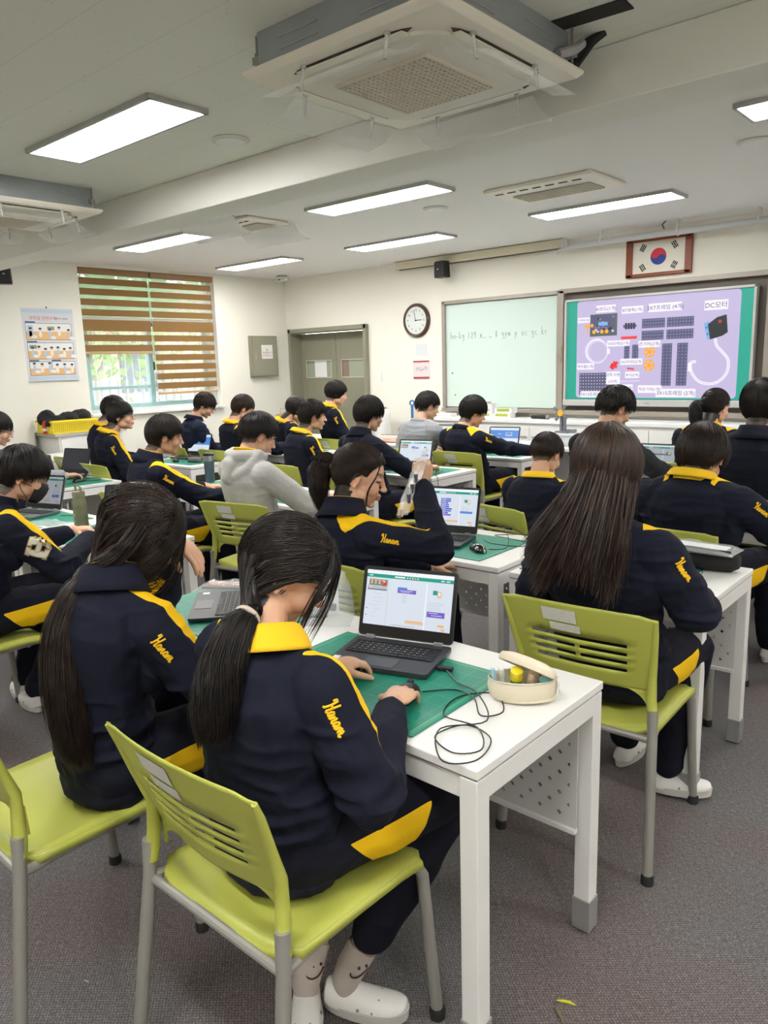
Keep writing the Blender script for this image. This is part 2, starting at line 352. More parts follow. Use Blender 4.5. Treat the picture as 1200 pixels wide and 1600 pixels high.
def hair(parent, off, c, M, style='short', m=None, n=350, vol=0.0, k=1.0, tie=None, tail=None, tail_r=None, hang=None, fringe=None, messy=0.0, seed=1, thick=.0009, band=None, sag=0.0, ears=False, locks=None):
    if tie is None and hang is None and n < 1500: messy = max(messy, .010); thick = max(thick, .0013)
    rs = np.random.RandomState(seed); c = np.array(c); Mn = np.array(M)
    lowb = style in ('bowl', 'short', 'crop'); cen = np.array([0, -.012, .021 if lowb else .028]); rad = np.array([.086 + vol, .106 + vol, (.107 if lowb else .100) + vol])
    ax = np.array([0, -.42, .9075]); e1 = np.array([0, .9075, .42]); e2 = np.array([1., 0, 0])
    def dirs(th, ph): return np.cos(th)[..., None] * ax + np.sin(th)[..., None] * (np.cos(ph)[..., None] * e1 + np.sin(ph)[..., None] * e2)
    lx, lz = LIM[style]
    def world(p): return c + (p * k) @ Mn.T
    def thmax(ph):
        out = np.full(ph.shape, 2.9); done = np.zeros(ph.shape, bool)
        for th in np.linspace(.3, 2.9, 90):
            p = cen + dirs(np.full(ph.shape, th), ph) * rad; psi = np.degrees(np.arctan2(np.abs(p[..., 0]), p[..., 1]))
            hit = (p[..., 2] < np.interp(psi, lx, lz)) & ~done; out[hit] = th; done |= hit
        return out
    vl, fl = [], []
    # cap
    nph, nth = 120, 22; ph = np.linspace(0, 2 * np.pi, nph, endpoint=False); tm = thmax(ph)
    tt = np.linspace(0.02, 1, nth)[:, None]; TH = tt * tm[None]; PH = np.repeat(ph[None], nth, 0)
    ns = vnoise(np.stack([np.cos(PH) * 5 + 9, np.sin(PH) * 5 + 9, TH * 1.2], -1).reshape(-1, 3), seed).reshape(nth, nph)
    ns2 = vnoise(np.stack([np.cos(PH) * 14 + 9, np.sin(PH) * 14 + 9, TH * 1.2], -1).reshape(-1, 3), seed + 3).reshape(nth, nph)
    mul = 0.985 + (.05 + messy * 2) * (ns - .5) + (.02 + messy * 1.5) * (ns2 - .5); bk = .5 - .5 * np.cos(PH); mul = mul * (1 - (.03 + .07 * bk * (style in ('short', 'crop', 'bowl')) + .055 * (1 - bk) * (style == 'full')) * np.clip((tt - .62) / .38, 0, 1) ** 1.5)
    jag = 1 + ((.06 + messy * 4) * (ns2[-1] - .5))[None] * np.clip((tt - .8) / .2, 0, 1)
    P = cen + dirs(TH * jag, PH) * rad * mul[..., None]
    P = np.concatenate([P, (cen + dirs(TH[-1:] * .97, PH[-1:]) * rad * .86), (cen + dirs(TH[-1:] * .6, PH[-1:]) * rad * .80)], 0); Wp = world(P)
    o = 0; vl.append(Wp.reshape(-1, 3)); rr = P.shape[0]
    i = np.arange(rr - 1)[:, None] * nph; j = np.arange(nph)[None]; j2 = (j + 1) % nph
    fl.append(np.stack([i + j, i + nph + j, i + nph + j2, i + j2], -1).reshape(-1, 4))
    # strands over the cap
    K = 12; t = np.linspace(0, 1, K)[None]
    PHs = rs.uniform(0, 2 * np.pi, n); TM = thmax(PHs)
    if tie is None:
        a = rs.uniform(.02, .75, n) ** .8 * TM; b = TM * rs.uniform(.88, 1.10 + messy * 1.5, n)
        th = a[:, None] + (b - a)[:, None] * t; pp = PHs[:, None] + (rs.uniform(-.18, .18, n) + .12)[:, None] * t
        lift = rs.uniform(.0, .022 + messy, n)[:, None] * np.sin(t * 2.6)
        Q = cen + dirs(th, pp) * rad * (.995 + lift + rs.uniform(0, .02 + messy, n)[:, None])[..., None]
        if hang is None:
            strands(vl, fl, world(Q), (thick * rs.uniform(.7, 1.6, n))[:, None] * np.clip(1.15 - t ** 3, .15, 1) * np.ones_like(th))
        else:
            W0 = world(Q)
            for grp, cnt in ((0, n), (1, n // 4)):
                sel = slice(0, cnt); w0 = W0[sel]; end = w0[:, -1]; loc = Q[sel, -1]
                w1 = np.stack([np.array(hang(end[q], loc[q], rs)) for q in range(len(w0))]); full = np.concatenate([w0, w1], 1)
                KK = full.shape[1]; tq = np.linspace(0, 1, KK)[None]
                wv = np.cumsum(rs.normal(0, .0012, full.shape), 1) * tq[..., None]
                r = (thick * (1 if grp == 0 else 5)) * rs.uniform(.7, 1.5, cnt)[:, None] * np.clip(1.1 - tq ** 4, .12, 1)
                if grp: full = full + (c - full) * np.array([.02, .02, 0])
                strands(vl, fl, full + wv, r, 3 if grp == 0 else 6)
    else:
        td = np.array(tie, float); td /= np.linalg.norm(td)
        a = rs.uniform(.05, 1, n) ** .6 * TM; d0 = dirs(a, PHs)
        om = np.arccos(np.clip(d0 @ td, -.999, .999))[:, None]; s = t
        Dd = (np.sin((1 - s) * om)[..., None] * d0[:, None] + np.sin(s * om)[..., None] * td) / np.sin(om)[..., None]
        sp = rs.uniform(.0, .022, n)[:, None]; endmul = .97 + .05 * rs.uniform(0, 1, n)[:, None]
        Q = cen + Dd * rad * (((1.0 + sp) * (1 - t) + endmul * t) + .012 * np.sin(t * 3.1) + messy * rs.uniform(0, 1, n)[:, None] * np.sin(t * 3.1))[..., None]
        if ears:
            zm = np.interp(Q[..., 1], [-.065, -.03, .0, .06], [-.05, .004, .030, .040]); m3 = (np.abs(Q[..., 0]) > .045) & (Q[..., 1] > -.065) & (Q[..., 1] < .075); Q[..., 2] = np.where(m3, np.maximum(Q[..., 2], zm + rs.uniform(0, .02, (n, 1))), Q[..., 2])
        W = world(Q)
        if tail is not None:
            t0 = np.array(tuple(tail[0])); t1 = np.array(tuple(tail[1])); s2 = np.clip((t - .40) / .60, 0, 1); s2 = (s2 * s2 * (3 - 2 * s2))[..., None]; jit = rs.normal(0, 1, (n, 1, 3)); jit *= (rs.uniform(0, 1, (n, 1, 1)) ** .5) * tail_r[0] * .8 / np.linalg.norm(jit, axis=2, keepdims=True)
            sg = rs.uniform(0, 1, (n, 1)) * ((a / TM) ** .5)[:, None] * np.sin(np.pi * np.clip(t * 1.1, 0, 1)) * sag; W[..., 2] -= sg
            W = W * (1 - s2) + (t0 + jit) * s2
        strands(vl, fl, W, (thick * rs.uniform(.7, 1.5, n))[:, None] * np.ones_like(t))
        if tail is not None: m_ = n // 9; strands(vl, fl, W[:m_] + (c - W[:m_]) * .06, np.full((m_, K), .0085) * np.clip(np.linspace(-.1, 2.0, K), .15, 1)[None], 6)
    if tail is not None:
        for N, rr_, sd, r0 in ((int(n * .9), 1.0, 3, thick * 1.1), (40, .72, 6, .0075)):
            K2 = 18; t = np.linspace(0, 1, K2)[None]; ln = rs.uniform(.72 if N > 60 else .82, 1.0, N)[:, None]
            ctr = poly_at(tail, (t * ln)); T = np.gradient(ctr, axis=1); T /= np.linalg.norm(T, axis=2, keepdims=True)
            A = np.cross(T, [.2, .1, .97]) if abs(T[0, :, 2]).mean() < .8 else np.cross(T, np.array(M.col[1])); A /= np.linalg.norm(A, axis=2, keepdims=True); B = np.cross(T, A)
            ang = rs.uniform(0, 2 * np.pi, N)[:, None]; q = np.sqrt(rs.uniform(0, 1, N))[:, None] * rr_
            rt = np.interp(t * ln, np.linspace(0, 1, len(tail_r)), tail_r); ang = ang + .5 * t * rs.uniform(-1, 1, N)[:, None]
            p = ctr + (A * np.cos(ang)[..., None] + B * np.sin(ang)[..., None] * .8) * (q * rt)[..., None]
            p = p + np.cumsum(rs.normal(0, .0009, p.shape), 1)
            r = r0 * rs.uniform(.7, 1.3, N)[:, None] * np.clip(1.12 - t ** 5, .1, 1) * (np.clip(rt / max(tail_r), .35, 1) if N <= 60 else 1)
            strands(vl, fl, p, r, sd)
    for (pts, N, spread, r0) in (locks or []):                        # loose locks given in room coordinates
        K2 = 12; t = np.linspace(0, 1, K2)[None]; p = poly_at(np.array(pts, float), t * np.ones((N, 1))) + rs.normal(0, 1, (N, 1, 3)) * spread
        strands(vl, fl, p, r0 * rs.uniform(.7, 1.3, N)[:, None] * np.ones_like(t), 3 if r0 < .002 else 6)
    for (pts, N, spread, r0) in (fringe or []):                       # loose locks given in head coordinates
        P = world(np.array(pts, float)); K2 = 12; t = np.linspace(0, 1, K2)[None]; ctr = poly_at(P, t)
        offv = rs.normal(0, 1, (N, 1, 3)) * spread * (.35 + t[..., None]); ln = rs.uniform(.8, 1.0, N)[:, None]
        p = poly_at(P, t * ln) + offv
        strands(vl, fl, p, r0 * rs.uniform(.7, 1.3, N)[:, None] * np.clip(1.1 - t ** 4, .12, 1))
    Vv = np.concatenate(vl, 0) - np.array(off); F = np.concatenate(fl, 0)
    me = bpy.data.meshes.new('hair'); me.vertices.add(len(Vv)); me.vertices.foreach_set('co', Vv.ravel())
    me.loops.add(F.size); me.loops.foreach_set('vertex_index', F.ravel().astype(np.int32)); me.polygons.add(len(F)); me.polygons.foreach_set('loop_start', np.arange(0, F.size, 4, dtype=np.int32)); me.update(calc_edges=True)
    me.materials.append(m or HAIR_BLACK); me.shade_smooth(); me.validate()
    h = bpy.data.objects.new('hair', me); C.objects.link(h); h.parent = parent
    if band is not None:
        p = tail[0]; q = (Vector(tail[1]) - Vector(tail[0])).normalized(); b = MB()
        a = q.orthogonal().normalized(); e = q.cross(a); r = band[0]; p = Vector(p) + q * .012
        b.tube([p + (a * math.cos(x) + e * math.sin(x)) * r for x in np.linspace(0, 2 * math.pi, 19)], band[1], n=8)
        b.build('hair_tie', band[2], parent=h, off=off)
    return h

SCRIPT = [[(0, .72), (.08, .95), (.24, 1.0), (.22, .5), (.12, .06), (-.02, 0)], [(.66, 1.02), (.54, .6), (.44, .08), (.52, 0), (.64, .12)], [(.14, .46), (.36, .5), (.58, .58)],
 [(1.0, .42), (.84, .46), (.72, .28), (.76, .05), (.9, .02), (1.0, .3), (1.02, .44), (.98, .12), (1.06, 0), (1.16, .14), (1.24, .44), (1.2, 0), (1.28, .34), (1.42, .45), (1.46, .3), (1.44, .06), (1.52, 0), (1.62, .12)],
 [(1.96, .42), (1.8, .46), (1.68, .28), (1.72, .05), (1.86, .02), (1.96, .3), (1.98, .44), (1.94, .12), (2.02, 0), (2.12, .14), (2.2, .44), (2.17, 0), (2.24, .34), (2.36, .45), (2.4, .3), (2.38, 0), (2.46, .34), (2.58, .45), (2.63, .3), (2.6, .05), (2.7, 0), (2.82, .12)]]
def sleeve_text(parent, jk, off, sh, el, front, out, s0, length, m, side=1):
    """the word stitched down the sleeve, laid on the cloth by casting rays onto it"""
    me = jk.data; bvh = BVHTree.FromPolygons([tuple(v.co) for v in me.vertices], [tuple(p.vertices) for p in me.polygons])
    sh = Vector(sh) - Vector(off); el = Vector(el) - Vector(off); d = (el - sh).normalized(); o = (Vector(out) - d * Vector(out).dot(d)).normalized()
    up = d.cross(o) * (-1 if side > 0 else 1)
    if up.dot(Vector(front)) < 0: up = -up
    sc_ = length / 2.82; mb = MB()
    flip = 1
    for st in SCRIPT:
        pts = []
        for i in range(len(st) - 1):
            for q in (0, .5): pts.append((st[i][0] * (1 - q) + st[i + 1][0] * q, st[i][1] * (1 - q) + st[i + 1][1] * q))
        pts.append(st[-1]); out3 = []
        for x, y in pts:
            base = sh + d * (s0 + (x if side > 0 else x) * sc_) + up * ((y - .4) * sc_ * 1.25)
            h = bvh.ray_cast(base + o * .25, -o)
            if h[0] is not None: out3.append(h[0] + h[1] * .0012)
        if len(out3) > 2: mb.tube(out3, sc_ * .10, n=5)
    if mb.v: tag(mb.build('sleeve_lettering', m, parent=parent), 'yellow embroidered script lettering')

def person(label, head, az=0, head_az=None, pitch=15, roll=0, neck=None, pelvis=None, lean=.10, sh_w=.165, el=(None, None), wr=(None, None), knees=None, feet=None,
           top='jacket', collar='small', sshift=0.0, hairkw=None, vox=.0065, bodyvox=.010, female=False, hands=('rest', 'rest'), hand_dir=(None, None), k=1.0, stripe=True, text=(False, True),
           glasses=None, legs=True, closed=False, shoe=None, tone=1.0, puff=1.0, sit=.45, pant=None, bare_ankle=False, group=None, ptn=True):
    Hd = Vector(head); a = R(az); f = V(math.sin(a), math.cos(a), 0); r = V(f.y, -f.x, 0)
    ha = R(head_az if head_az is not None else az); hf = V(math.sin(ha) * math.cos(R(pitch)), math.cos(ha) * math.cos(R(pitch)), -math.sin(R(pitch)))
    Mh = frame_from(hf) @ Matrix.Rotation(R(roll), 3, 'Y')
    Nk = (Vector(neck) if neck else Hd - f * .055 * k - Z3 * .145 * k) + Z3 * .024 * k
    Pv = Vector(pelvis) if pelvis else V(Nk.x, Nk.y, 0) - f * lean + Z3 * (sit + .10)
    sh = [Nk - r * sh_w * k - Z3 * .074 * k, Nk + r * sh_w * k - Z3 * .074 * k]
    if isinstance(ptn, (tuple, list)): sh = [Vector(ptn[0]), Vector(ptn[1])]
    els, wrs = [], []
    for i, s in enumerate((-1, 1)):
        e = Vector(el[i]) if el[i] is not None else sh[i] + f * .10 - Z3 * .23 * k + r * s * .055
        w_ = Vector(wr[i]) if wr[i] is not None else V(e.x, e.y, 0) + f * .20 - r * s * .10 + Z3 * .775
        els.append(e); wrs.append(w_)
    off = V(Pv.x, Pv.y, 0)
    t = thing('person', label, 'person', off, 0, group); 
    # torso rings
    def torso(mb, scale=1.0, hem=-.10, grow=0.0):
        B = [Pv + Z3 * hem, Pv + Z3 * (hem * .2)]; back = -f
        mid = (Pv + Nk) / 2 + back * .018; up_ = (Nk * .78 + Pv * .22) + back * .030
        ctrl = [Pv + Z3 * hem, Pv, mid, up_, Nk + Z3 * .005]
        prof = [(0, .150, .106), (.12, .168, .122), (.28, .172, .122), (.45, .168, .116), (.6, .174, .114), (.75, .172, .110), (.86, .148, .098), (.93, .105, .080), (1, .062, .060)]
        rings = []
        for s, rx, ry in prof:
            p = Vector(poly_at(ctrl, np.array([s]))[0]); p2 = Vector(poly_at(ctrl, np.array([min(1, s + .03)]))[0]); p1 = Vector(poly_at(ctrl, np.array([max(0, s - .03)]))[0])
            tg = (p2 - p1).normalized(); ff = (r.cross(tg)) * -1
            if ff.dot(f) < 0: ff = -ff
            n = 20; rings.append([p + r * math.cos(2 * math.pi * q / n) * (rx * k * scale + grow) + ff * math.sin(2 * math.pi * q / n) * (ry * k * scale + grow) for q in range(n)])
        mb.loft(rings)
    # ---- body (skin): core, head, hands in one mesh
    core = MB(); torso(core, .80)
    core.chain([Nk - Z3 * .02, Hd + Mh @ V(0, -.030, -.045)], [.056 * k, .050 * k], n=14)
    core.chain([Nk + r * .02, sh[1]], [.045 * k, .045 * k]); core.chain([Nk - r * .02, sh[0]], [.045 * k, .045 * k])
    for i in (0, 1): core.chain([sh[i], els[i], wrs[i]], [.042 * k, .034 * k, .022 * k])
    hipc = [Pv - r * .085 - Z3 * .005, Pv + r * .085 - Z3 * .005]
    if knees is None: knees = [Pv + f * .40 - r * .11 - Z3 * .01, Pv + f * .40 + r * .11 - Z3 * .01]
    knees = [Vector(q) for q in knees]
    if feet is None: feet = [V(q.x, q.y, .085) + f * .02 for q in knees]
    feet = [Vector(q) for q in feet]
    if legs:
        for i in (0, 1): core.chain([hipc[i], knees[i], feet[i]], [.07 * k, .05 * k, .032 * k])
    parts = []
    me = remeshed(core, bodyvox, 4); ca = me.attributes.new('tone', 'FLOAT_COLOR', 'POINT'); ca.data.foreach_set('color', np.tile(np.append(SKIN_RGB * tone, 1), len(me.vertices))); parts.append(me)
    hm = MB(); add_head(hm, Hd, Mh, k, female); hm.chain([Hd + Mh @ V(0, -.030, -.045), Nk + Z3 * .01], [.050 * k, .052 * k], n=16)
    me = remeshed(hm, vox * .8, 2); P = (coords(me) - np.array(Hd)) @ np.array(Mh); col = head_tone(P, female, closed, k=k, tone=tone, cover=(hairkw or {}).get('style', 'short'))
    ca = me.attributes.new('tone', 'FLOAT_COLOR', 'POINT'); ca.data.foreach_set('color', np.concatenate([col, np.ones((len(col), 1))], 1).ravel()); parts.append(me)
    hb = MB()
    for i, s in enumerate((-1, 1)):
        d = (wrs[i] - els[i]).normalized() if hand_dir[i] is None else Vector(hand_dir[i][0])
        nrm = Z3 if hand_dir[i] is None else Vector(hand_dir[i][1]); th = -r * s if hand_dir[i] is None else Vector(hand_dir[i][2])
        if hand_dir[i] is None: d = (d + V(0, 0, -d.z * .8)).normalized()
        add_hand(hb, wrs[i], d, nrm, th, hands[i], k * .97); hb.chain([wrs[i] - (wrs[i] - els[i]).normalized() * .07, wrs[i]], [.031 * k, .026 * k], n=12)
    me = remeshed(hb, min(vox * .72, .0045), 2); ca = me.attributes.new('tone', 'FLOAT_COLOR', 'POINT'); ca.data.foreach_set('color', np.tile(np.append(SKIN_RGB * tone, 1), len(me.vertices))); parts.append(me)
    body = join_mesh('body', parts, SKIN, t, off)
    # ---- upper garment
    tm = {'jacket': JACKET, 'hoodie': HOODIE, 'sweat': SWEAT, 'blazer': BLAZER, 'puffer': PUFFER}[top]
    jb = MB(); torso(jb, 1.0 * puff)
    for i, s in enumerate((-1, 1)):
        q = r * s
        jb.chain([Nk - Z3 * .045 + q * .05, sh[i] - q * .01], [.066 * k, .066 * k * puff], n=14)
        wend = wrs[i] - (wrs[i] - els[i]).normalized() * .035
        jb.chain([sh[i], sh[i] * .5 + els[i] * .5, els[i], els[i] * .45 + wend * .55, wend], [.070 * k * puff, .065 * k * puff, .058 * k * puff, .053 * k * puff, .040 * k], n=14)
        jb.chain([sh[i] - Z3 * .05 - q * .03, sh[i] - Z3 * .14 - q * .04], [.065 * k, .05 * k], n=12)
    if top == 'hoodie':   # the hood lies in a thick fold around the neck and down the back
        bk = -f
        ring = [Nk + Z3 * .03 + (r * math.cos(x) * .10 + f * math.sin(x) * .085) - Z3 * .025 * max(0, math.sin(x)) for x in np.linspace(0, 2 * math.pi, 17)]
        jb.chain(ring, [.030] * 17, n=10)
        low = [Nk + Z3 * (.03 - .12 * max(0, -math.sin(x))) + (r * math.cos(x) * .125 + f * math.sin(x) * .105) for x in np.linspace(math.pi * 1.0, math.pi * 2.0, 11)]
        jb.chain(low, [.032] * 11, n=10)
        jb.chain([Nk + bk * .10 - Z3 * .02, Nk + bk * .13 - Z3 * .09], [.05, .035], n=10)
    me = remeshed(jb, vox * 1.15, 5 if top != 'hoodie' else 3); P = coords(me); Nn = normals(me)
    # arm coordinates
    acc = np.full(len(P), -1.0); wr_amp = np.full(len(P), .0022)
    for i, s in enumerate((-1, 1)):
        S, E, W_ = (np.array(x) for x in (sh[i], els[i], wrs[i])); L1 = np.linalg.norm(E - S)
        dS = (E - S) / L1; u = (P - S) @ dS; perp = P - S - u[:, None] * dS; dist = np.linalg.norm(perp, axis=1)
        out = np.array(r * s, float); out -= out @ dS * dS; out /= np.linalg.norm(out) + 1e-9; fr = np.array(f + Z3 * .55, float); fr -= fr @ dS * dS; fr /= np.linalg.norm(fr) + 1e-9
        side = np.cross(dS, fr); side *= np.sign(side @ out) or 1
        ang = np.arctan2(perp @ side, perp @ fr)           # 0 at the front, + towards the outside
        near = (dist < .12) & (u > -.15) & (u < L1 * .95) & (((P - np.array(Nk)) @ np.array(r * s)) > .02)
        if stripe:
            wdt = np.interp(u, [-.12, -.02, .06, L1 * .55, L1 * .85], [.50, .64, .66, .44, 0.0]); ctr = np.interp(u, [-.12, 0, L1 * .8], [.05 + sshift, .27 + sshift, .38 + sshift * .5])
            val = wdt - np.abs(ang - ctr); acc = np.where(near & (u < L1 * .86), np.maximum(acc, val), acc)
        de = np.linalg.norm(P - E, axis=1); wr_amp += .0075 * np.exp(-(de / .085) ** 2)
        dsh = np.linalg.norm(P - (S + np.array([0, 0, -.08])), axis=1); wr_amp += .004 * np.exp(-(dsh / .07) ** 2)
        dw = np.linalg.norm(P - W_, axis=1); wr_amp += .003 * np.exp(-(dw / .06) ** 2)
    wz = np.abs(P[:, 2] - (Pv.z + .06)); wr_amp += .0055 * np.exp(-(wz / .09) ** 2)
    if top == 'puffer': wr_amp *= 1.4
    if top == 'hoodie': wr_amp *= .45
    seed = int(abs(Hd.x * 100) + abs(Hd.y * 37)) % 97
    q = P + .02 * np.stack([vnoise(P * 9, seed), vnoise(P * 9, seed + 1), vnoise(P * 9, seed + 2)], 1)
    rd = 1 - np.abs(2 * vnoise(q * np.array([9, 9, 24]), seed + 3) - 1); rd2 = 1 - np.abs(2 * vnoise(q * np.array([22, 22, 40]), seed + 5) - 1)
    P2 = P + Nn * ((rd ** 2 - .35) * 2.6 + (rd2 - .5) * .9)[:, None] * wr_amp[:, None]
    me.vertices.foreach_set('co', P2.ravel())
    at = me.attributes.new('accent', 'FLOAT', 'POINT'); at.data.foreach_set('value', acc if stripe else np.full(len(P), -1.0))
    jk = join_mesh({'jacket': 'tracksuit_jacket', 'hoodie': 'hooded_sweatshirt', 'sweat': 'sweatshirt', 'blazer': 'blazer', 'puffer': 'padded_jacket'}[top], [me], tm, t, off)
    # cuffs and hem band
    # collar
    nd = ((Hd + Mh @ V(0, -.03, -.05)) - Nk).normalized(); nd = (nd + Z3).normalized(); cf = (f - nd * f.dot(nd)).normalized(); cr = nd.cross(cf) * -1
    def col_surf(prof, m, name, gap, lab=None, th=.004):
        mb = MB(); rings = []
        for rad_, h in prof:
            rings.append([Nk + nd * h * k + (cr * math.cos(x) * rad_ * 1.06 + cf * math.sin(x) * rad_) * k - cf * .004 for x in np.linspace(math.pi / 2 + gap, math.pi * 2.5 - gap, 36)])
        mb.loft(rings, cap=False, close=False); o = mb.build(name, m, parent=jk, off=off, solid=th, smooth=60)
        if lab: tag(o, lab)
    if collar == 'fold': col_surf([(.068, -.010), (.065, .018), (.067, .032), (.073, .038), (.083, .031), (.095, .010), (.102, -.010), (.104, -.018)], YCOL, 'collar', .30, 'yellow folded collar')
    elif collar == 'small': col_surf([(.068, -.010), (.066, .016), (.068, .028), (.073, .033), (.081, .026), (.090, .008), (.094, .0)], YCOL, 'collar', .30, 'yellow folded collar')
    elif collar == 'stand':
        col_surf([(.098, -.022), (.086, .005), (.076, .030), (.070, .050)], NCOL, 'collar', .3); col_surf([(.088, -.010), (.078, .012), (.070, .034), (.065, .052)], YCOL, 'collar_lining', .3, 'yellow collar lining')
    elif collar == 'navy': col_surf([(.094, -.022), (.084, .0), (.074, .026), (.068, .044)], NCOL, 'collar', .25)
    elif collar == 'lapel': col_surf([(.066, .0), (.068, .035), (.076, .038), (.098, .0)], BLAZER, 'collar', .5)
    elif collar == 'inner': col_surf([(.066, .01), (.063, .045), (.066, .055), (.072, .05)], YCOL, 'collar', .35, 'yellow folded collar')
    else: col_surf([(.078, -.008), (.070, .014), (.064, .022)], tm, 'neck_band', .0)
    if top == 'jacket' and stripe:
        for i, s in enumerate((-1, 1)):
            if text[i]: sleeve_text(jk, jk, off, sh[i], els[i], f + Z3 * .5, (r * s * .95 - f * .55 + Z3 * .25), .02, .068, YCOL, s)
    # ---- legs
    if legs:
        pb = MB(); pm = pant or PANTS
        pb.sphere(Pv + Z3 * .0, (.155 * k, .125 * k, .105 * k), rot=Matrix(((r.x, f.x, 0), (r.y, f.y, 0), (0, 0, 1))), n=20)
        for i in (0, 1):
            an = feet[i] + (knees[i] - feet[i]) * (.05 if not bare_ankle else .24)
            pb.chain([hipc[i], (hipc[i] + knees[i]) / 2, knees[i], (knees[i] * .5 + an * .5), an], [.098 * k, .090 * k, .074 * k, .066 * k, .052 * k], n=14)
        me = remeshed(pb, vox * 1.25, 6); P = coords(me); Nn = normals(me); acc = np.full(len(P), -1.0)
        for i, s in enumerate((-1, 1)):
            S, E = np.array(hipc[i]), np.array(knees[i]); L1 = np.linalg.norm(E - S); dS = (E - S) / L1; u = (P - S) @ dS; perp = P - S - u[:, None] * dS
            o_ = np.array(r * s, float); lat = perp @ o_; h = perp[:, 2]
            val = np.minimum.reduce([u - L1 * .20 + h * .9, L1 * .66 - u + h * .5, h + .066, .012 + .030 * (u / L1) - h, (lat - .01) * 2]); acc = np.where((lat > .0), np.maximum(acc, val), acc)
        seed += 11; rd = 1 - np.abs(2 * vnoise(P * np.array([11, 11, 11]), seed) - 1); P2 = P + Nn * ((rd ** 2 - .35) * .008)[:, None]; me.vertices.foreach_set('co', P2.ravel())
        if pant is None: at = me.attributes.new('accent', 'FLOAT', 'POINT'); at.data.foreach_set('value', acc)
        join_mesh('trousers', [me], pm, t, off)
        if shoe:
            for i, s in enumerate((-1, 1)): make_shoe(t, off, feet[i], (f if shoe is True else Vector(shoe[i])), s)
    # ---- hair
    hk = dict(hairkw or {}); hair(t, off, Hd, Mh, k=k, seed=seed + 5, **hk)
    if glasses:
        g = MB()
        for s in (-1, 1):
            cc = V(s * .033, .103, .003); g.tube([Hd + Mh @ ((cc + V(math.cos(x) * .023, 0, math.sin(x) * .019)) * k) for x in np.linspace(0, 2 * math.pi, 17)], .0013, n=5)
            g.tube([Hd + Mh @ (V(s * .056, .101, .008) * k), Hd + Mh @ (V(s * .077, .06, .010) * k), Hd + Mh @ (V(s * .084, -.012, .004) * k)], .0013, n=5)
        g.tube([Hd + Mh @ (V(-.011, .105, .006) * k), Hd + Mh @ (V(.011, .105, .006) * k)], .0013, n=5); g.build('glasses', glasses, parent=t, off=off)
    return t, Mh, off, jk
def make_shoe(parent, off, ankle, d, s, name='shoe', m=None, holes=True):
    d = Vector(d); d.z = 0; d.normalize(); q = V(d.y, -d.x, 0); a = V(ankle[0], ankle[1], ankle[2] - .085)
    mb = MB(); rings = []
    for u, wd, hh, z0 in ((-.060, .018, .030, .018), (-.055, .032, .062, .006), (-.03, .036, .070, .0), (.02, .040, .062, .0), (.06, .044, .052, .0), (.10, .046, .044, .0), (.14, .042, .036, .004), (.165, .030, .026, .010), (.176, .014, .016, .014)):
        rings.append([a + d * u * .86 + q * math.cos(x) * wd * .92 + Z3 * (z0 + .022 + (math.sin(x) * (hh - .012) if math.sin(x) > 0 else math.sin(x) * .012)) for x in np.linspace(0, 2 * math.pi, 20, endpoint=False)])
    mb.loft(rings); sh = mb.build(name, m or mat('white foam clog', (.72, .70, .68), .5, bump=(120, .05)), parent=parent, off=off, sub=1, smooth=60)
    sm = MB(); rings = []
    for z, gz in ((0, 0), (.026, .003)):
        rings.append([a + d * (.047 + math.cos(x) * (.106 + gz)) + q * math.sin(x) * (.041 + gz) * (1 - .18 * math.cos(x + math.pi) * 1) + Z3 * (z + .001) for x in np.linspace(0, 2 * math.pi, 28, endpoint=False)])
    sm.loft(rings); sm.build('sole', mat('off white foam sole', (.55, .53, .50), .7), parent=sh, off=off)
    if holes:
        hb = MB()
        for u, v_, z in ((.045, .041, .044), (.085, .040, .042), (.10, .018, .060)):
            for sg in (-1, 1): hb.sphere(a + d * u * .86 + q * v_ * .92 * sg + Z3 * (z - .012), (.004, .004, .004), n=8)
        hb.build('vent_hole', mat('dark hole', (.22, .21, .20), .9), parent=sh, off=off)
    return sh
